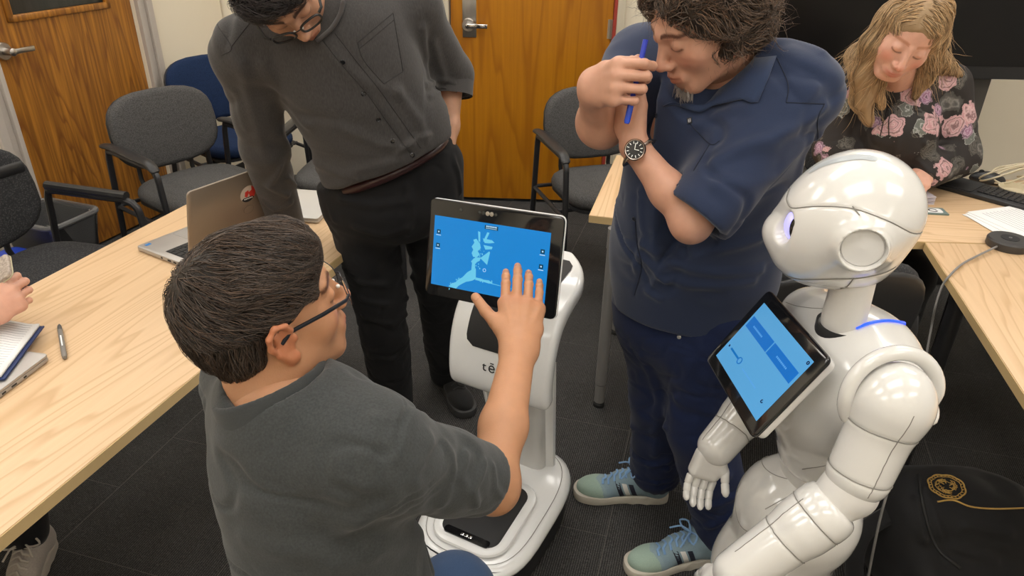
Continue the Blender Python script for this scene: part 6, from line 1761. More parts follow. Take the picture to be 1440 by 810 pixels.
sneak = (cloth('pale_blue_suede', (0.24, 0.335, 0.385), 500, 0.2, vcol=True), None, mat('off_white_sole', (0.60, 0.56, 0.48), 0.6, noise=(40, 0.12)), cloth('sky_blue_laces', (0.22, 0.38, 0.62), 900), mat('navy_stripe', (0.012, 0.014, 0.03), 0.6), mat('white_stripe', (0.72, 0.71, 0.68), 0.5), (1.40, 1.34, 0.98), (1.1, 1.08, 1.05))
sneaker(N, V3(0.5, 1.695, 0), V3(0.205, 1.705, 0), sneak)
sneaker(N, V3(0.62, 1.475, 0), V3(0.328, 1.41, 0), sneak)
# watch
wx = unit(LeN - LwN); wp = LwN + wx * 0.012
band = [wp + 0.0335 * math.cos(t) * unit(np.cross(wx, V3(0, 1, 0))) + 0.0310 * math.sin(t) * np.cross(wx, unit(np.cross(wx, V3(0, 1, 0)))) for t in np.linspace(0, 2 * math.pi, 33)[:-1]]
wt = MB().tube(band, 0.0085, 8, closed=True, flat=0.30).build('watch', mat('watch_bracelet', (0.42, 0.38, 0.34), 0.25, 1.0), N, 40)
wn = unit(V3(-0.35, -0.85, 0.40)); wn = unit(wn - wx * (wn @ wx)); wc = wp + wn * 0.0325; wy = np.cross(wn, wx); RWt = basis(wx, wy, wn)
MB().lathe([(0.0195, 0), (0.0205, 0.003), (0.0205, 0.008), (0.0185, 0.0105), (0.0170, 0.0100)], 32, wc, RWt).build('watch_case', mat('watch_steel', (0.40, 0.33, 0.28), 0.25, 1.0), wt, 40)
MB().lathe([(0.0172, 0.0094), (0.0172, 0.0103), (0, 0.0104)], 32, wc, RWt).build('watch_dial', mat('watch_dial_black', (0.01, 0.01, 0.011), 0.25), wt, 40)
mk = MB()
for k in range(12):
    t = 2 * math.pi * k / 12; d = math.cos(t) * wx + math.sin(t) * wy; e = np.cross(wn, d)
    mk.box(wc + wn * 0.0107 + d * 0.0132, (0.0044, 0.0014, 0.0004), basis(d, e, wn))
for t, L in ((0.7, 0.0085), (2.3, 0.0125)):
    d = math.cos(t) * wx + math.sin(t) * wy; mk.box(wc + wn * 0.0111 + d * L / 2, (L, 0.0012, 0.0004), basis(d, np.cross(wn, d), wn))
mk.build('watch_markers', mat('lume_white', (0.75, 0.75, 0.72), 0.4), wt)
# pen held in the fist
pn = thing('pen', 'blue pen held in the fist of the man in the navy shirt', 'pen', tuple(aty(893, 115, 1.30)))
pa, pb = aty(908, 56, 1.345), aty(881, 174, 1.300)
MB().tube([pa, pa * 0.3 + pb * 0.7], 0.0048, 10).build('barrel', mat('royal_blue_pen', (0.02, 0.04, 0.42), 0.3), pn)
MB().tube([pa * 0.3 + pb * 0.7, pb * 0.97 + pa * 0.03, pb], [0.0056, 0.0056, 0.004], 10).build('cap', mat('blue_pen_cap', (0.015, 0.06, 0.50), 0.25), pn)

# ------------------------------------------------------------------ woman with long blond hair, floral blouse
Wm = person('seated woman with long blond hair in a dark floral blouse, looking down', (1.45, 2.72, 0))
wF = unit(V3(-0.28, -0.80, -0.50)); wU = V3(0.20, -0.30, 0.9); RWm = frame(wF, wU); sW = 1.08
CW = aty(1277, 76, 2.26) - RWm @ V3(0, 0.085, 0.0) * sW
neckW = aty(1262, 118, 2.55); RsW = aty(1192, 122, 2.62); LsW = aty(1334, 120, 2.60)
pelW = V3(1.46, 2.74, 0.55); LeW = aty(1346, 220, 2.54); LwW = aty(1300, 242, 2.40); ReW = aty(1172, 210, 2.56); RwW = aty(1240, 262, 2.40)
fW = unit(V3(-0.35, -1, 0))
hd = head_ops(CW, RWm, sW, fem=1.0, jaw=0.95) + [('a', el(CW + RWm @ V3(0, 0.045, -0.045) * sW, (0.056, 0.034, 0.044), RWm), 0.03), ('a', ec(CW + RWm @ V3(0, -0.03, -0.05), neckW, RWm[:, 0], (0.050, 0.052), (0.056, 0.060)), 0.035)]
yv = unit(V3(-0.55, -0.75, -0.25)); xv = unit(V3(-0.8, 0.5, 0.3)); xv = unit(xv - yv * (xv @ yv)); zv = np.cross(xv, yv); zv = zv if zv[2] > 0 else -zv
h1, n1, _t = hand_ops(LwW, np.array([xv, yv, zv]).T, [(0.4, 0.5, 0.3)] * 4, s=0.9)
xv2 = unit(V3(0.8, 0.5, 0.3)); yv2 = unit(V3(0.45, -0.85, -0.2)); xv2 = unit(xv2 - yv2 * (xv2 @ yv2)); zv2 = np.cross(xv2, yv2); zv2 = zv2 if zv2[2] > 0 else -zv2
h2, n2, _t = hand_ops(RwW, np.array([xv2, yv2, zv2]).T, [(0.4, 0.5, 0.3)] * 4, s=0.9)
core = torso_ops(neckW, pelW, LsW, RsW, fW, -0.02) + chain([pelW + V3(0.08, 0, -0.02), V3(1.40, 2.28, 0.50), V3(1.40, 2.25, 0.08)], [0.08, 0.06, 0.04], 0.03) + chain([pelW + V3(-0.08, 0, -0.02), V3(1.22, 2.28, 0.50), V3(1.20, 2.25, 0.08)], [0.08, 0.06, 0.04], 0.03) + \
    chain([LsW, LeW, LwW], [0.045, 0.038, 0.026], 0.02) + chain([RsW, ReW, RwW], [0.045, 0.038, 0.026], 0.02)
V, Fq = joinm(sdf(hd, 0.0032), sdf(h1, 0.0032), sdf(h2, 0.0032), sdf(core, 0.012))
T = np.ones((len(V), 3)); hm = sdf(hd, 0.0032); T[:len(hm[0])] = head_tint(hm[0], CW, RWm, sW, (0.78, 0.66, 0.56), blush=0.55, lips=(0.80, 0.45, 0.45), lash=0.30); T = nail_tint(T, V, n1 + n2)
link_mesh('body', V, Fq, skin_mat('rosy_skin', (0.68, 0.375, 0.275)), Wm, 180, T)
br = MB()
for d in (0.018, 0.026):
    a = unit(LeW - LwW); u = unit(np.cross(a, ZU)); w = np.cross(a, u); br.tube([LwW + a * d + 0.029 * math.cos(t) * u + 0.026 * math.sin(t) * w for t in np.linspace(0, 6.283, 25)[:-1]], 0.0016, 6, closed=True)
br.build('bracelet', mat('rose_gold', (0.70, 0.32, 0.20), 0.25, 1.0), Wm)
PW = lambda x, y, z: CW + RWm @ (np.array([x, y, z]) * sW)
hops = [('a', el(PW(0, -0.024, 0.040), (0.088, 0.106, 0.094), RWm), 0), ('a', el(PW(0, -0.06, -0.04), (0.086, 0.062, 0.09), RWm), 0.03),
        ('a', el(PW(0.07, -0.02, 0.0), (0.03, 0.05, 0.06), RWm), 0.02), ('a', el(PW(-0.07, -0.02, 0.0), (0.03, 0.05, 0.06), RWm), 0.02)]
def lock(pix, y, r):
    pts = [aty(a, b, yy) for (a, b), yy in zip(pix, y)]
    return [('a', rc(pts[i], pts[i + 1], r[i], r[i + 1]), 0.02) for i in range(len(pts) - 1)]
hops += lock([(1256, 30), (1232, 62), (1216, 100), (1212, 140), (1222, 172)], (2.36, 2.37, 2.42, 2.45, 2.45), (0.03, 0.040, 0.042, 0.032, 0.012))
hops += lock([(1240, 50), (1205, 80), (1200, 105)], (2.42, 2.46, 2.5), (0.03, 0.03, 0.012)) + lock([(1236, 80), (1232, 115), (1240, 150)], (2.38, 2.42, 2.44), (0.022, 0.022, 0.008))
hops += lock([(1304, 28), (1318, 55), (1312, 85), (1300, 110), (1287, 135)], (2.40, 2.42, 2.45, 2.47, 2.46), (0.03, 0.030, 0.028, 0.022, 0.008)) + lock([(1312, 70), (1328, 92), (1350, 104)], (2.5, 2.54, 2.54), (0.03, 0.024, 0.010))
hops += [('s', el(PW(-0.008, 0.112, -0.030), (0.072, 0.078, 0.118), RWm), 0.01)]
cap = Surf(*sdf(hops, 0.0045, smooth=2)); cap.push(0.003 * fbm((cap.V - CW) @ RWm * [55, 40, 18], 2))
def flowW(p, n):
    l = RWm.T @ (p - CW) / sW
    if l[2] > 0.06: return RWm @ V3(np.sign(l[0] + 0.02) * 1.0, 0.25 if l[1] > 0 else -0.3, -0.25 - max(0, 0.1 - l[2]) * 6)
    return V3(-0.25 if l[0] < 0 else 0.12, 0.05, -1.0) + 0.25 * np.sin(p * 38)
st = strands(cap, 5200, lambda c: ~((((c - CW) @ RWm)[:, 1] > 0.040) & (((c - CW) @ RWm)[:, 2] < 0.082)), flowW, 0.10, 0.0024, 8, 0.004, 0.002, 0.14, 12, tint=(0.35, 1.7), warm=0.12)
st2 = strands(cap, 260, lambda c: (c[:, 2] < CW[2] + 0.02) & (((c - CW) @ RWm)[:, 1] < 0.06), lambda p, n: flowW(p, n) + n * 0.5, 0.08, 0.0016, 7, 0.01, 0.006, 0.2, 13, tint=(0.7, 1.6), free=0.9, warm=0.12)
hair_obj('hair', cap, [st, st2], hair_mat('blond_hair', (0.46, 0.31, 0.17), 0.42), Wm, 0.75)
bo = torso_ops(neckW, pelW, LsW, RsW, fW, 0.006, chest=(0.165, 0.125, 0.18), sh=0.052)
bo += [('a', rc(LsW, LeW, 0.070, 0.074), 0.04), ('a', rc(LeW, LwW * 0.85 + LeW * 0.15, 0.072, 0.060), 0.02), ('a', rc(LwW * 0.85 + LeW * 0.15, LwW * 0.96 + LeW * 0.04, 0.055, 0.034), 0.01),
       ('a', rc(RsW, ReW, 0.068, 0.070), 0.04), ('a', rc(ReW, RwW * 0.85 + ReW * 0.15, 0.068, 0.05), 0.02),
       ('a', el(neckW + V3(0.02, -0.09, -0.16), (0.12, 0.08, 0.10)), 0.05),
       ('s', rc(neckW + V3(0, 0, 0.02), CW, 0.058, 0.06), 0.01), ('s', rc(aty(1262, 135, 2.42), aty(1252, 165, 2.44), 0.016, 0.004), 0.006), ('i', pl(pelW - V3(0, 0, 0.1), (0, 0, -1)), 0.01)]
BL = Surf(*sdf(bo, 0.006, smooth=2)); wrinkle(BL, 0.003, 9, (1, 1, 0.7), 4.0); crease(BL, 0.005, 8, 3.0)
BL.folds([([(1325, 130), (1310, 170), (1312, 205)], 0.006, 0.012), ([(1345, 150), (1335, 190), (1340, 220)], 0.005, 0.012), ([(1300, 200), (1320, 225), (1345, 235)], 0.006, 0.01), ([(1290, 225), (1310, 245)], 0.005, 0.008), ([(1250, 160), (1262, 190), (1258, 215)], 0.005, 0.012)])
m = bpy.data.materials.new('floral_print'); m.use_nodes = True; nt = m.node_tree; L = nt.links; b = nt.nodes['Principled BSDF']
tc = _n(nt, 'ShaderNodeTexCoord')
def flower_layer(base, scale, rad, inner, outer, off, petal=5.0):
    mp = _n(nt, 'ShaderNodeMapping'); mp.inputs['Location'].default_value = off; L.new(tc.outputs['Object'], mp.inputs[0])
    nz = _n(nt, 'ShaderNodeTexNoise'); nz.inputs['Scale'].default_value = scale * 3.2; nz.inputs['Detail'].default_value = 3; L.new(mp.outputs[0], nz.inputs['Vector'])
    vo = _n(nt, 'ShaderNodeTexVoronoi'); vo.inputs['Scale'].default_value = scale; L.new(mp.outputs[0], vo.inputs['Vector'])
    ad = _n(nt, 'ShaderNodeMath', operation='MULTIPLY_ADD'); L.new(nz.outputs['Fac'], ad.inputs[0]); ad.inputs[1].default_value = 0.55; L.new(vo.outputs['Distance'], ad.inputs[2])
    msk = ramp(nt, [(rad - 0.02, (1, 1, 1)), (rad, (0, 0, 0))]); L.new(ad.outputs[0], msk.inputs[0])
    wv = _n(nt, 'ShaderNodeMath', operation='PINGPONG'); L.new(ad.outputs[0], wv.inputs[0]); wv.inputs[1].default_value = 0.07
    dv_ = _n(nt, 'ShaderNodeMath', operation='MULTIPLY'); L.new(wv.outputs[0], dv_.inputs[0]); dv_.inputs[1].default_value = 14.0
    cr = ramp(nt, [(0.0, inner), (0.45, outer), (1.0, tuple(c * 0.35 for c in inner))]); L.new(dv_.outputs[0], cr.inputs[0])
    mx = _n(nt, 'ShaderNodeMix', data_type='RGBA'); L.new(msk.outputs[0], mx.inputs[0]); L.new(base, mx.inputs[6]); L.new(cr.outputs[0], mx.inputs[7]); return mx.outputs[2]
rgb = _n(nt, 'ShaderNodeRGB'); rgb.outputs[0].default_value = (0.026, 0.022, 0.021, 1)
c = flower_layer(rgb.outputs[0], 11, 0.68, (0.06, 0.055, 0.05), (0.13, 0.12, 0.105), (3.1, 1.7, 0.4))
c = flower_layer(c, 9.5, 0.57, (0.42, 0.43, 0.41), (0.13, 0.14, 0.12), (1.3, 0.2, 5.0))
c = flower_layer(c, 5.5, 0.52, (0.20, 0.19, 0.175), (0.085, 0.08, 0.074), (2.2, 9.1, 4.0))
c = flower_layer(c, 8.0, 0.60, (0.48, 0.25, 0.27), (0.62, 0.42, 0.42), (0.0, 0.37, 0.12))
c = flower_layer(c, 9.0, 0.53, (0.28, 0.13, 0.22), (0.52, 0.36, 0.45), (7.7, 3.1, 1.9))
L.new(c, b.inputs['Base Color']); b.inputs['Roughness'].default_value = 0.7; b.inputs['Specular IOR Level'].default_value = 0.3
BL.link('floral_blouse', m, Wm)
tie = MB()
for dx in (-3, 3):
    tie.tube(BL.path([(1256, 128), (1250 + dx, 150), (1246 + dx * 1.4, 175), (1244 + dx * 2, 192)], 14, 0.004), 0.0028, 6, flat=0.5)
tie.build('neck_tie', mat('black_tie_cord', (0.015, 0.013, 0.013), 0.6), Wm, 180)
tw = [('a', rc(pelW + V3(0.08, 0, -0.03), V3(1.40, 2.28, 0.50), 0.10, 0.08), 0.04), ('a', rc(V3(1.40, 2.28, 0.50), V3(1.40, 2.25, 0.05), 0.075, 0.06), 0.03), ('a', rc(pelW + V3(-0.08, 0, -0.03), V3(1.22, 2.28, 0.50), 0.10, 0.08), 0.04), ('a', rc(V3(1.22, 2.28, 0.50), V3(1.20, 2.25, 0.05), 0.075, 0.06), 0.03), ('i', pl(V3(0, 0, 0.012), (0, 0, -1)), 0)]
S = Surf(*sdf(tw, 0.012)); S.link('trousers', cloth('black_trousers', (0.012, 0.012, 0.013), 700), Wm)
gtag(armchair('black armchair holding the blonde woman behind the keyboard table', M['chair_black'], (1.47, 2.76, 0), 186, 'tube'))

# ------------------------------------------------------------------ person mostly outside the left edge: a hand with a phone, one shoe
O = person('person mostly out of frame at left, only hand with phone and sneaker seen', (-1.62, 1.42, 0))
pk = aty(22, 412, 1.40); oy = unit(V3(0.55, 0.55, 0.35)); ox = unit(V3(-0.45, 0.2, 0.9)); ox = unit(ox - oy * (ox @ oy)); oz = np.cross(ox, oy); oz = oz if oz[1] < 0 else -oz
oW = pk - oy * 0.085
ho, no, _t = hand_ops(oW, np.array([ox, oy, oz]).T, [(0.9, 1.3, 0.5), (1.0, 1.3, 0.5), (1.05, 1.3, 0.5), (1.1, 1.3, 0.5)], (0, 0, 0, 0), [(0.022, 0.02, -0.012), (0.044, 0.046, -0.022), (0.050, 0.072, -0.032), (0.046, 0.092, -0.040)], 0.95, palm_curl=1)
oe = V3(-1.52, 1.22, 0.80); osh = V3(-1.62, 1.36, 1.15); opel = V3(-1.66, 1.42, 0.52); onk = V3(-1.64, 1.42, 1.28)
osL = V3(-1.66, 1.60, 1.18)
arm = ho + [('a', ec(oe, oW, ox, (0.042, 0.042), (0.029, 0.025)), 0.02)]
hC = onk + V3(0.05, 0, 0.17); hR = frame(V3(0.9, 0.1, -0.35), ZU)
core = torso_ops(onk, opel, osL, osh, V3(1, 0, 0), -0.012) + chain([osh, oe], [0.05, 0.042], 0.02) + chain([osL, V3(-1.50, 1.70, 0.85), V3(-1.30, 1.6, 0.80)], [0.05, 0.042, 0.03], 0.02) + \
    chain([opel, V3(-1.30, 1.52, 0.52), aty(40, 752, 1.40)], [0.085, 0.06, 0.042], 0.03) + chain([opel + V3(0, -0.12, 0), V3(-1.3, 1.28, 0.52), V3(-1.40, 1.2, 0.09)], [0.085, 0.06, 0.042], 0.03)
hd = head_ops(hC, hR, 1.0) + [('a', rc(hC + V3(-0.03, 0, -0.05), onk, 0.056, 0.06), 0.03)]
V, Fq = joinm(sdf(arm, 0.0028), sdf(core, 0.012), sdf(hd, 0.005)); T = np.ones((len(V), 3)); T = nail_tint(T, V, no)
link_mesh('body', V, Fq, skin_mat('pink_skin', (0.66, 0.36, 0.26)), O, 180, T)
so = torso_ops(onk, opel, osL, osh, V3(1, 0, 0), 0.014) + [('a', rc(osh, oe, 0.066, 0.056), 0.03), ('a', rc(oe, oe * 0.5 + oW * 0.5, 0.056, 0.045), 0.02), ('a', rc(osL, V3(-1.50, 1.70, 0.85), 0.066, 0.054), 0.03), ('a', rc(V3(-1.50, 1.70, 0.85), V3(-1.36, 1.63, 0.81), 0.054, 0.045), 0.02)]
S = Surf(*sdf(so, 0.009)); S.link('sweater', cloth('black_knit', (0.015, 0.015, 0.017), 500), O)
oan = aty(40, 752, 1.40)
to = [('a', rc(opel, V3(-1.30, 1.52, 0.52), 0.11, 0.085), 0.04), ('a', rc(V3(-1.30, 1.52, 0.52), V3(oan[0], oan[1], 0.12), 0.075, 0.052), 0.03), ('a', rc(opel + V3(0, -0.12, 0), V3(-1.3, 1.28, 0.52), 0.11, 0.085), 0.04), ('a', rc(V3(-1.3, 1.28, 0.52), V3(-1.40, 1.2, 0.13), 0.075, 0.052), 0.03)]
S = Surf(*sdf(to, 0.008)); S.link('trousers', cloth('black_leggings', (0.010, 0.010, 0.012), 700), O)
kn = (cloth('cream_knit', (0.48, 0.43, 0.38), 260, 0.2, vcol=True, bump=0.6), None, mat('cream_sole', (0.55, 0.50, 0.43), 0.6), cloth('cream_laces', (0.56, 0.51, 0.45), 700), M['rubber'], M['rubber'])
tdir = unit(V3(0.22, -0.95, 0))
sneaker(O, oan, V3(oan[0], oan[1], 0) + tdir * 0.22, kn, False)
sneaker(O, V3(-1.4, 1.2, 0), V3(-1.36, 0.98, 0), kn, False)
hcap = Surf(*sdf([('a', el(hC + hR @ V3(0, -0.02, 0.035), (0.086, 0.106, 0.096), hR), 0), ('s', el(hC + hR @ V3(0, 0.11, -0.03), (0.115, 0.078, 0.105), hR), 0.006), ('s', rc(hC + hR @ V3(-0.12, 0.02, -0.045), hC + hR @ V3(0.12, 0.02, -0.045), 0.045), 0.006)], 0.006)); hcap.link('hair', hair_mat('brown_hair', (0.05, 0.03, 0.02)), O)
gtag(armchair('black armchair under the person at the left edge, outside the frame', M['chair_black'], (-1.66, 1.42, 0), 88, 'tube'))
ph = thing('phone', 'phone in a speckled case held in the hand at the left edge', 'phone', tuple(aty(8, 388, 1.40)))
pc = aty(-26, 398, 1.405); px_ = unit(V3(0.80, 0.30, 0.50)); pz = unit(V3(0.45, 0.55, -0.70)); pz = unit(pz - px_ * (pz @ px_)); RP = basis(px_, np.cross(pz, px_), pz)
MB().prism(rrect(0.150, 0.074, 0.012, 5), 0.009, pc - pz * 0.0045, RP, bevel=0.003).build('case', mat('speckled_case', (0.36, 0.30, 0.25), 0.35, noise=(170, 0.9)), ph)
MB().prism(rrect(0.152, 0.0755, 0.013, 5), 0.0025, pc + pz * 0.0035, RP, bevel=0.001).build('case_rim', mat('gold_case_edge', (0.46, 0.42, 0.28), 0.4), ph)
MB().prism(rrect(0.142, 0.067, 0.009, 5), 0.0008, pc + pz * 0.0062, RP).build('screen', M['black_gloss'], ph)
# ------------------------------------------------------------------ laptops and things on the left table
TZ = 0.7402
def laptop_open(label, front_l, front_r, width, depth, lid_h, open_deg, z=TZ):
    """front edge of the keyboard deck runs from front_l to front_r"""
    a = V3(front_l[0], front_l[1], 0); d = unit(V3(front_r[0] - front_l[0], front_r[1] - front_l[1], 0)); back = V3(-d[1], d[0], 0)
    return a, d, back
lt = thing('laptop', 'open silver laptop with a round red sticker on its lid', 'laptop', tuple(atz(275, 335, TZ)))
pA = atz(193, 353, TZ); pB = atz(268, 382, TZ)           # left side of the deck: front corner, hinge corner
dS = unit(V3(pB[0] - pA[0], pB[1] - pA[1], 0)); dW = V3(-dS[1], dS[0], 0)
if dW[1] < 0: dW = -dW
DEP, WID = 0.235, 0.345
hinge = pA + dS * DEP
RL = basis(dW, -dS, ZU)                                  # x along width, y to the front? (towards user), z up
ctr = pA + dS * DEP / 2 + dW * WID / 2; ctr[2] = TZ
dk = MB().prism(rrect(WID, DEP, 0.010, 4), 0.013, ctr + ZU * 0.003, RL, bevel=0.002).build('deck', M['silver'], lt)
MB().prism(rrect(0.30, 0.105, 0.003, 2), 0.0008, ctr + ZU * 0.0155 + dS * 0.035, RL).build('keyboard_well', M['black_plastic'], dk)
kd = None
for r in range(5):
    for k in range(14):
        c = ctr + ZU * 0.0163 + dS * (0.035 + 0.020 * (2 - r)) + dW * (-0.1385 + 0.0213 * k)
        if kd is None:
            kk = MB().box((0, 0, 0.0008), (0.0182, 0.0170, 0.0016), bevel=0.0005, seg=1).build('key', M['rubber'], dk, world=False); kd = kk.data
        else:
            kk = bpy.data.objects.new('key', kd); COL.objects.link(kk); kk.parent = dk
        T4 = np.eye(4); T4[:3, :3] = np.array([dW, np.cross(ZU, dW), ZU]).T; T4[:3, 3] = c
        kk.matrix_local = WORLD_OF[lt.name].inverted() @ Matrix(T4.tolist())
MB().prism(rrect(0.105, 0.065, 0.003, 3), 0.0006, ctr + ZU * 0.0158 - dS * 0.072 - dW * 0.01, RL).build('touchpad', mat('touchpad_silver', (0.40, 0.385, 0.37), 0.35, 0.5), dk)
MB().prism(rrect(0.017, 0.012, 0.002, 2), 0.0005, ctr + ZU * 0.0158 - dS * 0.098 - dW * 0.148, RL).build('badge_sticker', mat('badge_blue', (0.01, 0.16, 0.45), 0.4), dk)
for q, L_ in ((0.115, 0.007), (0.148, 0.014), (0.172, 0.012)):
    MB().box(pA + dS * q - dW * 0.0002 + ZU * (0.0095), (L_, 0.0012, 0.005), basis(dS, dW, ZU)).build('port', M['rubber'], dk)
tilt = math.radians(14); lu = ZU * math.cos(tilt) + dS * math.sin(tilt); ln_ = np.cross(dW, lu)
Rl = basis(dW, lu, np.cross(dW, lu)); lidc = hinge + dW * WID / 2 + ZU * 0.018 + lu * 0.115
ld = MB().prism(rrect(WID, 0.228, 0.012, 4), 0.006, lidc - Rl[:, 2] * 0.003, Rl, bevel=0.002).build('lid', M['silver_warm'], lt)
MB().prism(rrect(WID - 0.012, 0.214, 0.006, 3), 0.0008, lidc + (-Rl[:, 2] if (Rl[:, 2] @ dS) > 0 else Rl[:, 2]) * 0.0033, Rl).build('lid_screen', M['black_gloss'], ld)
outn = Rl[:, 2] if (Rl[:, 2] @ dS) > 0 else -Rl[:, 2]
stc = lidc + dW * 0.020 + lu * 0.045 + outn * 0.0034
xs = unit(dW); Rs_ = basis(xs, lu, np.cross(xs, lu)); 
def onlid(x, y, z=0): return stc + xs * x + lu * y + outn * z
st_ = MB(); st_.raw([onlid(0.026 * math.cos(t), 0.026 * math.sin(t)) for t in np.linspace(0, 2 * math.pi, 33)[:-1]], [list(range(32))]); so_ = st_.build('round_sticker', mat('sticker_cream', (0.62, 0.52, 0.44), 0.5), ld, 0)
rd = mat('sticker_red', (0.60, 0.035, 0.025), 0.5)
q = MB(); q.raw([onlid(0.0255 * math.cos(t), 0.0255 * math.sin(t), 0.0003) for t in np.linspace(-1.2, 1.15, 14)] + [onlid(0.012, 0.010, 0.0003), onlid(0.002, 0.004, 0.0003), onlid(0.006, -0.008, 0.0003)], [list(range(17))])
q.raw([onlid(x, y, 0.0003) for x, y in ((-0.010, 0.008), (0.001, 0.012), (0.003, 0.002), (-0.002, -0.010), (-0.011, -0.006))], [list(range(5))]); q.build('sticker_figure', rd, so_, 0)
q = MB(); q.raw([onlid(0.0255 * math.cos(t), 0.0255 * math.sin(t), 0.0005) for t in np.linspace(math.radians(215), math.radians(325), 12)] + [onlid(0.015, -0.010, 0.0005), onlid(-0.015, -0.010, 0.0005)], [list(range(14))]); q.build('sticker_band', M['rubber'], so_, 0)
q = MB()
for k in range(6):
    x = -0.0125 + 0.005 * k; q.raw([onlid(x, -0.0165, 0.0008), onlid(x + 0.0035, -0.0165, 0.0008), onlid(x + 0.0035, -0.0125, 0.0008), onlid(x, -0.0125, 0.0008)], [(0, 1, 2, 3)])
q.build('sticker_print', M['paper'], so_, 0)
MB().tube([onlid(0.004 + 0.017 * math.cos(t), -0.052 + 0.013 * math.sin(t), 0.0002) for t in np.linspace(0, 6.283, 30)[:-1]], 0.0004, 4, closed=True).build('lid_emblem', mat('emblem_grey', (0.22, 0.19, 0.16), 0.3, 0.7), ld)

def closed_laptop(label, c, azd, w, d, th=0.017, name='laptop', m=None):
    a = math.radians(azd); x = V3(math.cos(a), -math.sin(a), 0); y = V3(math.sin(a), math.cos(a), 0); R = basis(x, y, ZU); c = V3(c[0], c[1], TZ)
    t = thing(name, label, 'laptop', tuple(c)); m = m or M['silver']
    b = MB().prism(rrect(w, d, 0.010, 4), th * 0.52, c + ZU * 0.002, R, bevel=0.0015).build('base', m, t)
    MB().prism(rrect(w, d, 0.010, 4), th * 0.36, c + ZU * (0.002 + th * 0.56), R, bevel=0.0015).build('lid', m, t)
    MB().prism(rrect(w - 0.003, d - 0.003, 0.009, 4), th * 0.06, c + ZU * (0.002 + th * 0.51), R).build('gap', M['rubber'], t)
    for i, (o, L_) in enumerate(((-0.06, 0.006), (-0.035, 0.010), (-0.012, 0.010), (0.015, 0.014), (0.045, 0.008))):
        MB().box(c + x * (w / 2 - 0.0002) + y * o + ZU * 0.0065, (0.0012, L_, 0.0038), R).build('port', M['rubber'], b)
    return t, R, c
lr = unit(V3(-1.007 + 1.029, 1.312 - 1.176, 0))
azl = math.degrees(math.atan2(lr[0], lr[1]))
L2x = V3(math.cos(math.radians(azl)), -math.sin(math.radians(azl)), 0)
c2_ = V3(-1.007, 1.312, 0) - lr * 0.115 - L2x * 0.165
closed_laptop('closed grey laptop under the open notebook on the left table', c2_, azl, 0.33, 0.235)
a3 = atz(436, 300, TZ)
closed_laptop('closed pale silver laptop behind the sleeve of the man leaning on the table', (a3[0] - 0.10, a3[1] + 0.055), 8, 0.33, 0.235, m=mat('pale_silver', (0.58, 0.57, 0.55), 0.4, 0.35))
# open notebook lying across the closed laptop
nb = thing('notebook', 'open notebook with ruled pages lying on the closed grey laptop', 'notebook', (-1.17, 1.36, 0.76))
nx = unit(V3(-1.093 + 1.153, 1.434 - 1.385, 0)); ny = V3(-nx[1], nx[0], 0); nbR = basis(nx, ny, ZU)
ncn = atz(52, 452, 0.775) - nx * 0.09 ; ncn = V3(ncn[0], ncn[1], 0.7615)
spine = atz(4, 505, 0.765)
sv_ = unit(V3(*(atz(52, 452, 0.775) - atz(6, 520, 0.765))[:2], 0)); pv = V3(-sv_[1], sv_[0], 0)
e0 = atz(54, 451, 0.78); e1 = atz(0, 528, 0.765)
EC = V3(e0[0], e0[1], 0.7595) + pv * 0.145
cov = MB(); pgm = MB(); V, Fs = [], []
def page(side, w=0.145, h=0.205):
    V, Fs = [], []
    n_ = 12
    for i in range(n_ + 1):
        u = i / n_; up_ = 0.020 * math.sin(math.pi * min(1, u * 1.15)) * (1 - 0.35 * u) + 0.010
        for j in range(2):
            p = e0 - sv_ * (0.004) + pv * 0 ; V.append(EC - sv_ * (h * j) + pv * (side * w * u) + ZU * (up_ if True else 0))
    for i in range(n_): a = 2 * i; Fs.append((a, a + 1, a + 3, a + 2))
    return V, Fs
for side in (1, -1):
    V, Fs = page(side); o = link_mesh('page_block', V, Fs, M['paper'], nb, 180)
    md = o.modifiers.new('thick', 'SOLIDIFY'); md.thickness = 0.006; md.offset = 0
    rl = MB()
    for k in range(1, 22):
        pts = []
        for i in range(1, 12):
            u = i / 12; up_ = 0.020 * math.sin(math.pi * min(1, u * 1.15)) * (1 - 0.35 * u) + 0.0105 + 0.003
            pts.append(EC - sv_ * (0.205 * k / 22.5) + pv * (side * 0.145 * u) + ZU * up_)
        rl.tube(pts, 0.00035, 3, cap=False)
    tag(rl.build('ruled_lines', M['ink'], o), kind='stuff')
MB().box(V3(EC[0], EC[1], 0.7625) - sv_ * 0.1025, (0.212, 0.304, 0.004), basis(sv_, pv, ZU), bevel=0.001).build('cover', mat('navy_cover', (0.012, 0.03, 0.12), 0.5), nb)
# pen on the table
pe = thing('pen', 'grey translucent pen lying on the left table beside the notebook', 'pen', tuple(atz(87, 480, TZ)))
pA_, pB_ = atz(83, 456, TZ + 0.006), atz(91, 503, TZ + 0.006); dP = unit(pB_ - pA_)
MB().tube([pA_ + dP * 0.032, pB_ - dP * 0.012, pB_], [0.0054, 0.0058, 0.0045], 12).build('barrel', mat('smoke_barrel', (0.20, 0.19, 0.175), 0.25), pe)
MB().tube([pA_, pA_ + dP * 0.010, pA_ + dP * 0.034], [0.0012, 0.0042, 0.0056], 12).build('grip', mat('dark_grip', (0.07, 0.07, 0.07), 0.5), pe)
MB().box((pA_ + pB_) / 2 + ZU * 0.0056 + dP * 0.01, (0.05, 0.0028, 0.0006), basis(dP, np.cross(ZU, dP), ZU)).build('print', M['paper'], pe)

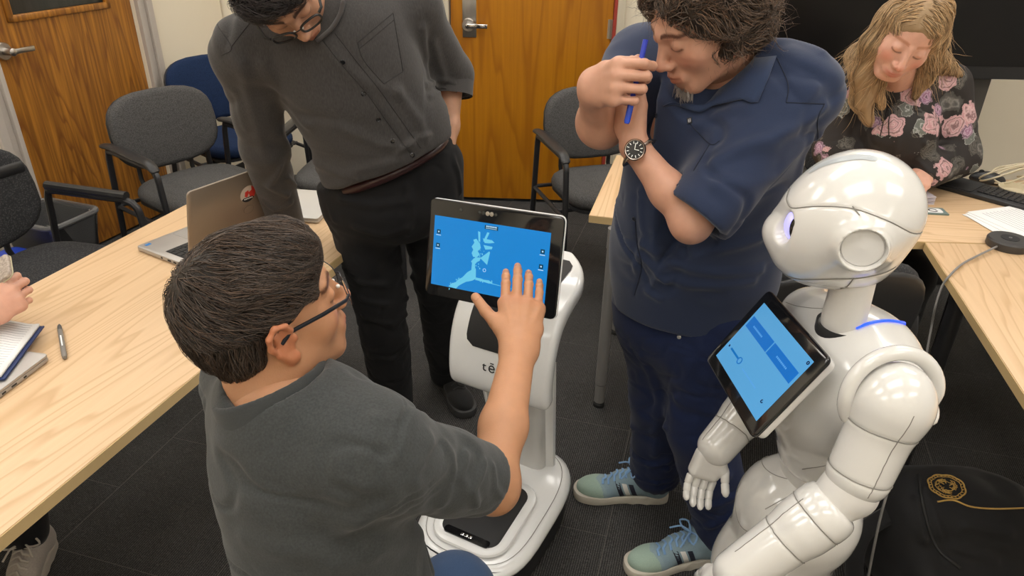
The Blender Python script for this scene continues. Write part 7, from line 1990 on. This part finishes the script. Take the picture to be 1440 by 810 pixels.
# ------------------------------------------------------------------ things on the right tables
kb = thing('keyboard', 'black full-size keyboard in front of the blonde woman', 'keyboard', tuple(atz(1370, 272, TZ)))
k0 = atz(1321, 262, TZ); k1 = atz(1424, 290, TZ); kx = unit(V3(k1[0] - k0[0], k1[1] - k0[1], 0)); ky = V3(-kx[1], kx[0], 0); RK = basis(kx, ky, ZU); kc = V3(k0[0], k0[1], TZ) + kx * 0.205 + ky * 0.045
kbb = MB().prism(rrect(0.42, 0.150, 0.012, 4), 0.016, kc, RK, bevel=0.004).build('body', M['black_plastic'], kb)
MB().prism(rrect(0.11, 0.135, 0.010, 4), 0.003, kc - kx * 0.148 + ZU * 0.0155, RK, bevel=0.001).build('palm_panel', M['matte_black'], kb)
kd = None
for r in range(5):
    for k in range(14):
        c = kc + kx * (-0.072 + 0.0195 * k) + ky * (0.046 - 0.0195 * r - 0.005) + ZU * 0.016
        if kd is None:
            kk = MB().box((0, 0, 0.0025), (0.0165, 0.0165, 0.005), bevel=0.0015, seg=1).build('key', M['black_metal'], kbb, world=False); kd = kk.data
        else:
            kk = bpy.data.objects.new('key', kd); COL.objects.link(kk); kk.parent = kbb
        T4 = np.eye(4); T4[:3, :3] = RK; T4[:3, 3] = c
        kk.matrix_local = WORLD_OF[kb.name].inverted() @ Matrix(T4.tolist())
mo = thing('mouse', 'black computer mouse behind the keyboard', 'mouse', tuple(atz(1386, 254, TZ)))
mc = atz(1387, 256, TZ); mx_ = unit(V3(0.9, -0.45, 0)); my_ = V3(0.45, 0.9, 0)
mR = basis(mx_, unit(my_), ZU)
S = Surf(*sdf([('a', el(mc + ZU * 0.010, (0.060, 0.036, 0.030), mR), 0), ('i', pl(mc + ZU * 0.001, (0, 0, -1)), 0.004)], 0.003)); S.link('shell', M['black_plastic'], mo)
MB().lathe([(0, -0.004), (0.010, -0.004), (0.010, 0.004), (0, 0.004)], 16, mc + ZU * 0.034 - mx_ * 0.025, basis(mx_, ZU, unit(my_))).build('wheel', M['rubber'], mo)
# coiled cream cable and white dish-shaped adapter
cb = MB(); cc = atz(1425, 262, TZ); pts = []
rs = np.random.RandomState(6)
for t in np.linspace(0, 5.2 * 2 * math.pi, 150):
    k = t / (2 * math.pi); pts.append(cc + V3((0.085 + 0.018 * math.sin(1.7 * k)) * math.cos(t) + 0.035 * math.sin(k * 1.3), (0.045 + 0.012 * math.cos(2.1 * k)) * math.sin(t) + 0.02, 0.010 + 0.085 * (0.5 + 0.5 * math.sin(t * 0.93 + k)) * (0.5 + 0.1 * k)))
pts = [p for p in pts] + [cc + V3(0.16, 0.03, 0.04), cc + V3(0.26, -0.02, 0.004)]
M['cream_cable'] = mat('cream_cable', (0.62, 0.54, 0.38), 0.5)
cb.tube(bez(pts, 300), 0.0034, 7); tag(cb.build('cable_coil', M['cream_cable'], None, 180), 'loose coil of cream cable at the right edge of the keyboard table', 'cable')
dsh = thing('round_dish', 'shallow round cream dish beside the cable coil at right', 'dish', tuple(atz(1425, 270, TZ)))
MB().lathe([(0, 0.004), (0.050, 0.004), (0.056, 0.022), (0.060, 0.022), (0.054, 0.0), (0, 0)], 36, atz(1428, 272, TZ)).build('bowl', M['cream_cable'], dsh)
# papers
pr = thing('paper_stack', 'fanned stack of printed white sheets at the right edge', 'papers', tuple(atz(1400, 315, TZ)))
q0 = atz(1353, 302, TZ); qd = unit(atz(1440, 350, TZ) - q0); 
for i, (rot, dx, dy) in enumerate(((2, 0.0, 0.0), (-3, 0.004, -0.012), (5, 0.012, 0.004), (9, 0.022, 0.012))):
    r0 = math.atan2(qd[1], qd[0]) + math.radians(rot); x = V3(math.cos(r0), math.sin(r0), 0); y = V3(-math.sin(r0), math.cos(r0), 0)
    c = V3(q0[0] + dx, q0[1] + dy, TZ + 0.0012 + 0.0016 * i) + x * 0.14 + y * 0.108
    o = MB().box(c, (0.28, 0.216, 0.0012), basis(x, y, ZU)).build('sheet', M['paper'], pr)
    if i == 3:
        for k in range(11): MB().box(c + ZU * 0.0008 - y * (-0.09 + 0.016 * k) - x * (0.02 + 0.01 * (k % 3)), (0.19 - 0.02 * (k % 3), 0.0016, 0.0003), basis(x, y, ZU)).build('text_line', M['ink'], o)
# black puck with its cable
pk_ = thing('puck_microphone', 'round black table microphone puck on the right table', 'microphone', (1.506, 2.02, TZ))
MB().lathe([(0, 0), (0.058, 0), (0.060, 0.004), (0.060, 0.022), (0.056, 0.027), (0.025, 0.028), (0, 0.028)], 40, (1.506, 2.02, TZ)).build('body', mat('puck_grey', (0.045, 0.043, 0.042), 0.5), pk_)
MB().lathe([(0.0255, 0.0282), (0.0255, 0.0292), (0, 0.0292)], 32, (1.506, 2.02, TZ)).build('pad', M['matte_black'], pk_)
MB().tube([(1.506 + 0.004 * math.cos(t), 2.02 + 0.004 * math.sin(t), TZ + 0.0298) for t in np.linspace(0, 6.283, 14)[:-1]], 0.0008, 5, closed=True).build('mark', mat('mark_grey', (0.25, 0.25, 0.25), 0.5), pk_)
path = [V3(1.455, 1.992, TZ + 0.012), atz(1372, 361, TZ + 0.010), atz(1352, 372, TZ + 0.006), atz(1337, 386, TZ + 0.006), atz(1325, 402, 0.715), atz(1315, 432, 0.66), atz(1308, 470, 0.58), aty(1290, 560, 1.50), aty(1262, 650, 1.36), aty(1240, 720, 1.30), aty(1222, 806, 1.28), aty(1215, 850, 1.27)]
ptz = bez(path, 80); ptz[-1][2] = max(0.006, ptz[-1][2])
tag(MB().tube(ptz, 0.0032, 7).build('cable', mat('grey_cable', (0.22, 0.215, 0.21), 0.5), None, 180), 'thin grey cable running from the puck over the table edge behind the robot', 'cable')
cd_ = thing('card', 'small printed teal card at the corner of the keyboard table', 'card', tuple(atz(1312, 298, TZ)))
q0 = atz(1311, 298, TZ); x = unit(atz(1331, 302, TZ) - atz(1295, 300, TZ)); y = np.cross(ZU, x); Rc_ = basis(x, y, ZU)
o = MB().box(V3(q0[0], q0[1], TZ + 0.003), (0.085, 0.055, 0.005), Rc_).build('sleeve', mat('teal_card', (0.16, 0.23, 0.22), 0.4), cd_)
MB().prism(rrect(0.060, 0.040, 0.012, 4), 0.0005, V3(q0[0], q0[1], TZ + 0.0056), Rc_).build('label', M['paper'], o)
MB().tube([V3(q0[0], q0[1], TZ + 0.0065) + x * 0.014 * math.cos(t) + y * 0.011 * math.sin(t) for t in np.linspace(0.4, 5.8, 16)], 0.003, 6, flat=0.2).build('print', M['rubber'], o)
cs = thing('paper_slips', 'little stack of lilac paper slips by the woman\'s hands', 'papers', tuple(atz(1290, 280, TZ)))
for i in range(7):
    q0 = atz(1286, 283, TZ); r0 = 0.2 + 0.12 * (i % 3 - 1); x = V3(math.cos(r0), math.sin(r0), 0); y = V3(-math.sin(r0), math.cos(r0), 0)
    MB().box(V3(q0[0], q0[1], TZ + 0.0022 + 0.0042 * i), (0.10, 0.07, 0.0036), basis(x, y, ZU)).build('slip', mat('lilac_slip', (0.60, 0.55, 0.60), 0.7) if i == 0 else bpy.data.materials['lilac_slip'], cs)

# ------------------------------------------------------------------ black backpack on the floor
bk = thing('backpack', 'black backpack with a gold embroidered crest on the floor beside the humanoid robot', 'backpack', (1.12, 1.38, 0))
bxx = unit(V3(0.99, -0.12, 0)); byy = V3(0.12, 0.99, 0); RBk = basis(bxx, byy, ZU)
B0 = V3(1.17, 1.40, 0); bq = lambda x, y, z: B0 + bxx * x + byy * y + ZU * z
ops = [('a', bx(bq(0.02, 0.02, 0.155), (0.215, 0.135, 0.150), RBk, 0.10), 0), ('a', el(bq(0.02, 0.03, 0.25), (0.19, 0.12, 0.085), RBk), 0.06), ('a', bx(bq(0.03, -0.12, 0.11), (0.18, 0.07, 0.105), RBk, 0.06), 0.04), ('i', pl((0, 0, 0.004), (0, 0, -1)), 0.01)]
BK = Surf(*sdf(ops, 0.006, smooth=2)); wrinkle(BK, 0.006, 7, (1, 1, 1), 8.0)
BK.folds([([(1300, 690), (1320, 740), (1335, 790)], 0.006, 0.012), ([(1290, 700), (1300, 760)], 0.006, 0.012), ([(1360, 740), (1420, 750)], 0.005, 0.015), ([(1340, 770), (1400, 790)], 0.006, 0.014)])
bb = BK.link('bag_body', cloth('black_nylon', (0.013, 0.013, 0.014), 500, 0.25, 0.65, 0.1), bk)
M['gold'] = mat('gold_thread', (0.62, 0.40, 0.12), 0.45, 0.5, bump=(900, 0.5))
pc_, nc = BK.hit(1331, 684); nc = nc if nc @ ray(1331, 684) < 0 else -nc
cu = unit(aty(1331, 660, pc_[1]) - aty(1331, 684, pc_[1])); cu = unit(cu - nc * (cu @ nc)); cr_ = unit(np.cross(cu, nc))
def cst(r, t, lift=0.002):
    p = pc_ + cr_ * r * math.cos(t) + cu * r * math.sin(t); h = BK.bvh.ray_cast(Vector(p + nc * 0.08), Vector(-nc))
    return (np.array(h[0]) if h[0] is not None else p) + nc * lift
em = MB()
for r, w, lob, amp in ((0.040, 0.0022, 8, 0.003), (0.0325, 0.0011, 8, 0.0024)):
    em.tube([cst(r + amp * abs(math.cos(lob * t / 2)), t) for t in np.linspace(0, 2 * math.pi, 73)[:-1]], w, 6, closed=True)
for k in range(26):
    t = 2 * math.pi * k / 26; em.tube([cst(0.035, t), cst(0.039, t + 0.05)], 0.0012, 5)
rs = np.random.RandomState(21)
for k in range(22):
    t = rs.rand() * 6.28; em.tube([cst(0.004 + 0.018 * rs.rand(), t), cst(0.014 + 0.013 * rs.rand(), t + 0.4 * rs.rand()), cst(0.020 + 0.008 * rs.rand(), t + 0.7)], 0.0012, 5)
em.tube([cst(0.018, math.radians(a)) for a in (90, 18, 306, 234, 162)], 0.0010, 5, closed=True); em.tube([cst(0.026, math.radians(a)) for a in (150, 120, 90, 60, 30)], 0.0012, 5)
em.tube([cst(0.017, math.radians(a)) for a in (200, 225, 250, 270, 290, 315, 340)], 0.0012, 5)
em.build('crest', M['gold'], bb, 180)
MB().tube(BK.path([(1318, 706), (1340, 704), (1365, 713), (1400, 716), (1440, 715)], 26, 0.0015), 0.0024, 6).build('zipper', M['gold'], bb, 180)
MB().tube(BK.path([(1292, 668), (1300, 720), (1318, 770), (1350, 800)], 20, 0.002), 0.0045, 6, flat=0.5).build('piping', M['rubber'], bb, 180)
sb = MB(); sb.tube(bez([bq(-0.16, -0.02, 0.26), bq(-0.24, -0.06, 0.20), bq(-0.25, -0.12, 0.10), bq(-0.20, -0.20, 0.02)], 20), 0.026, 8, flat=0.3)
sb.build('shoulder_strap', cloth('black_webbing', (0.016, 0.016, 0.017), 900), bk, 180)
sb = MB(); sb.tube(bez([bq(-0.20, -0.20, 0.012), bq(-0.28, -0.14, 0.010), bq(-0.36, -0.10, 0.012), bq(-0.42, -0.12, 0.012), bq(-0.40, -0.19, 0.010), bq(-0.30, -0.22, 0.008)], 30), 0.016, 6, flat=0.35); sb.build('strap_tail', M['rubber'], bk, 180)
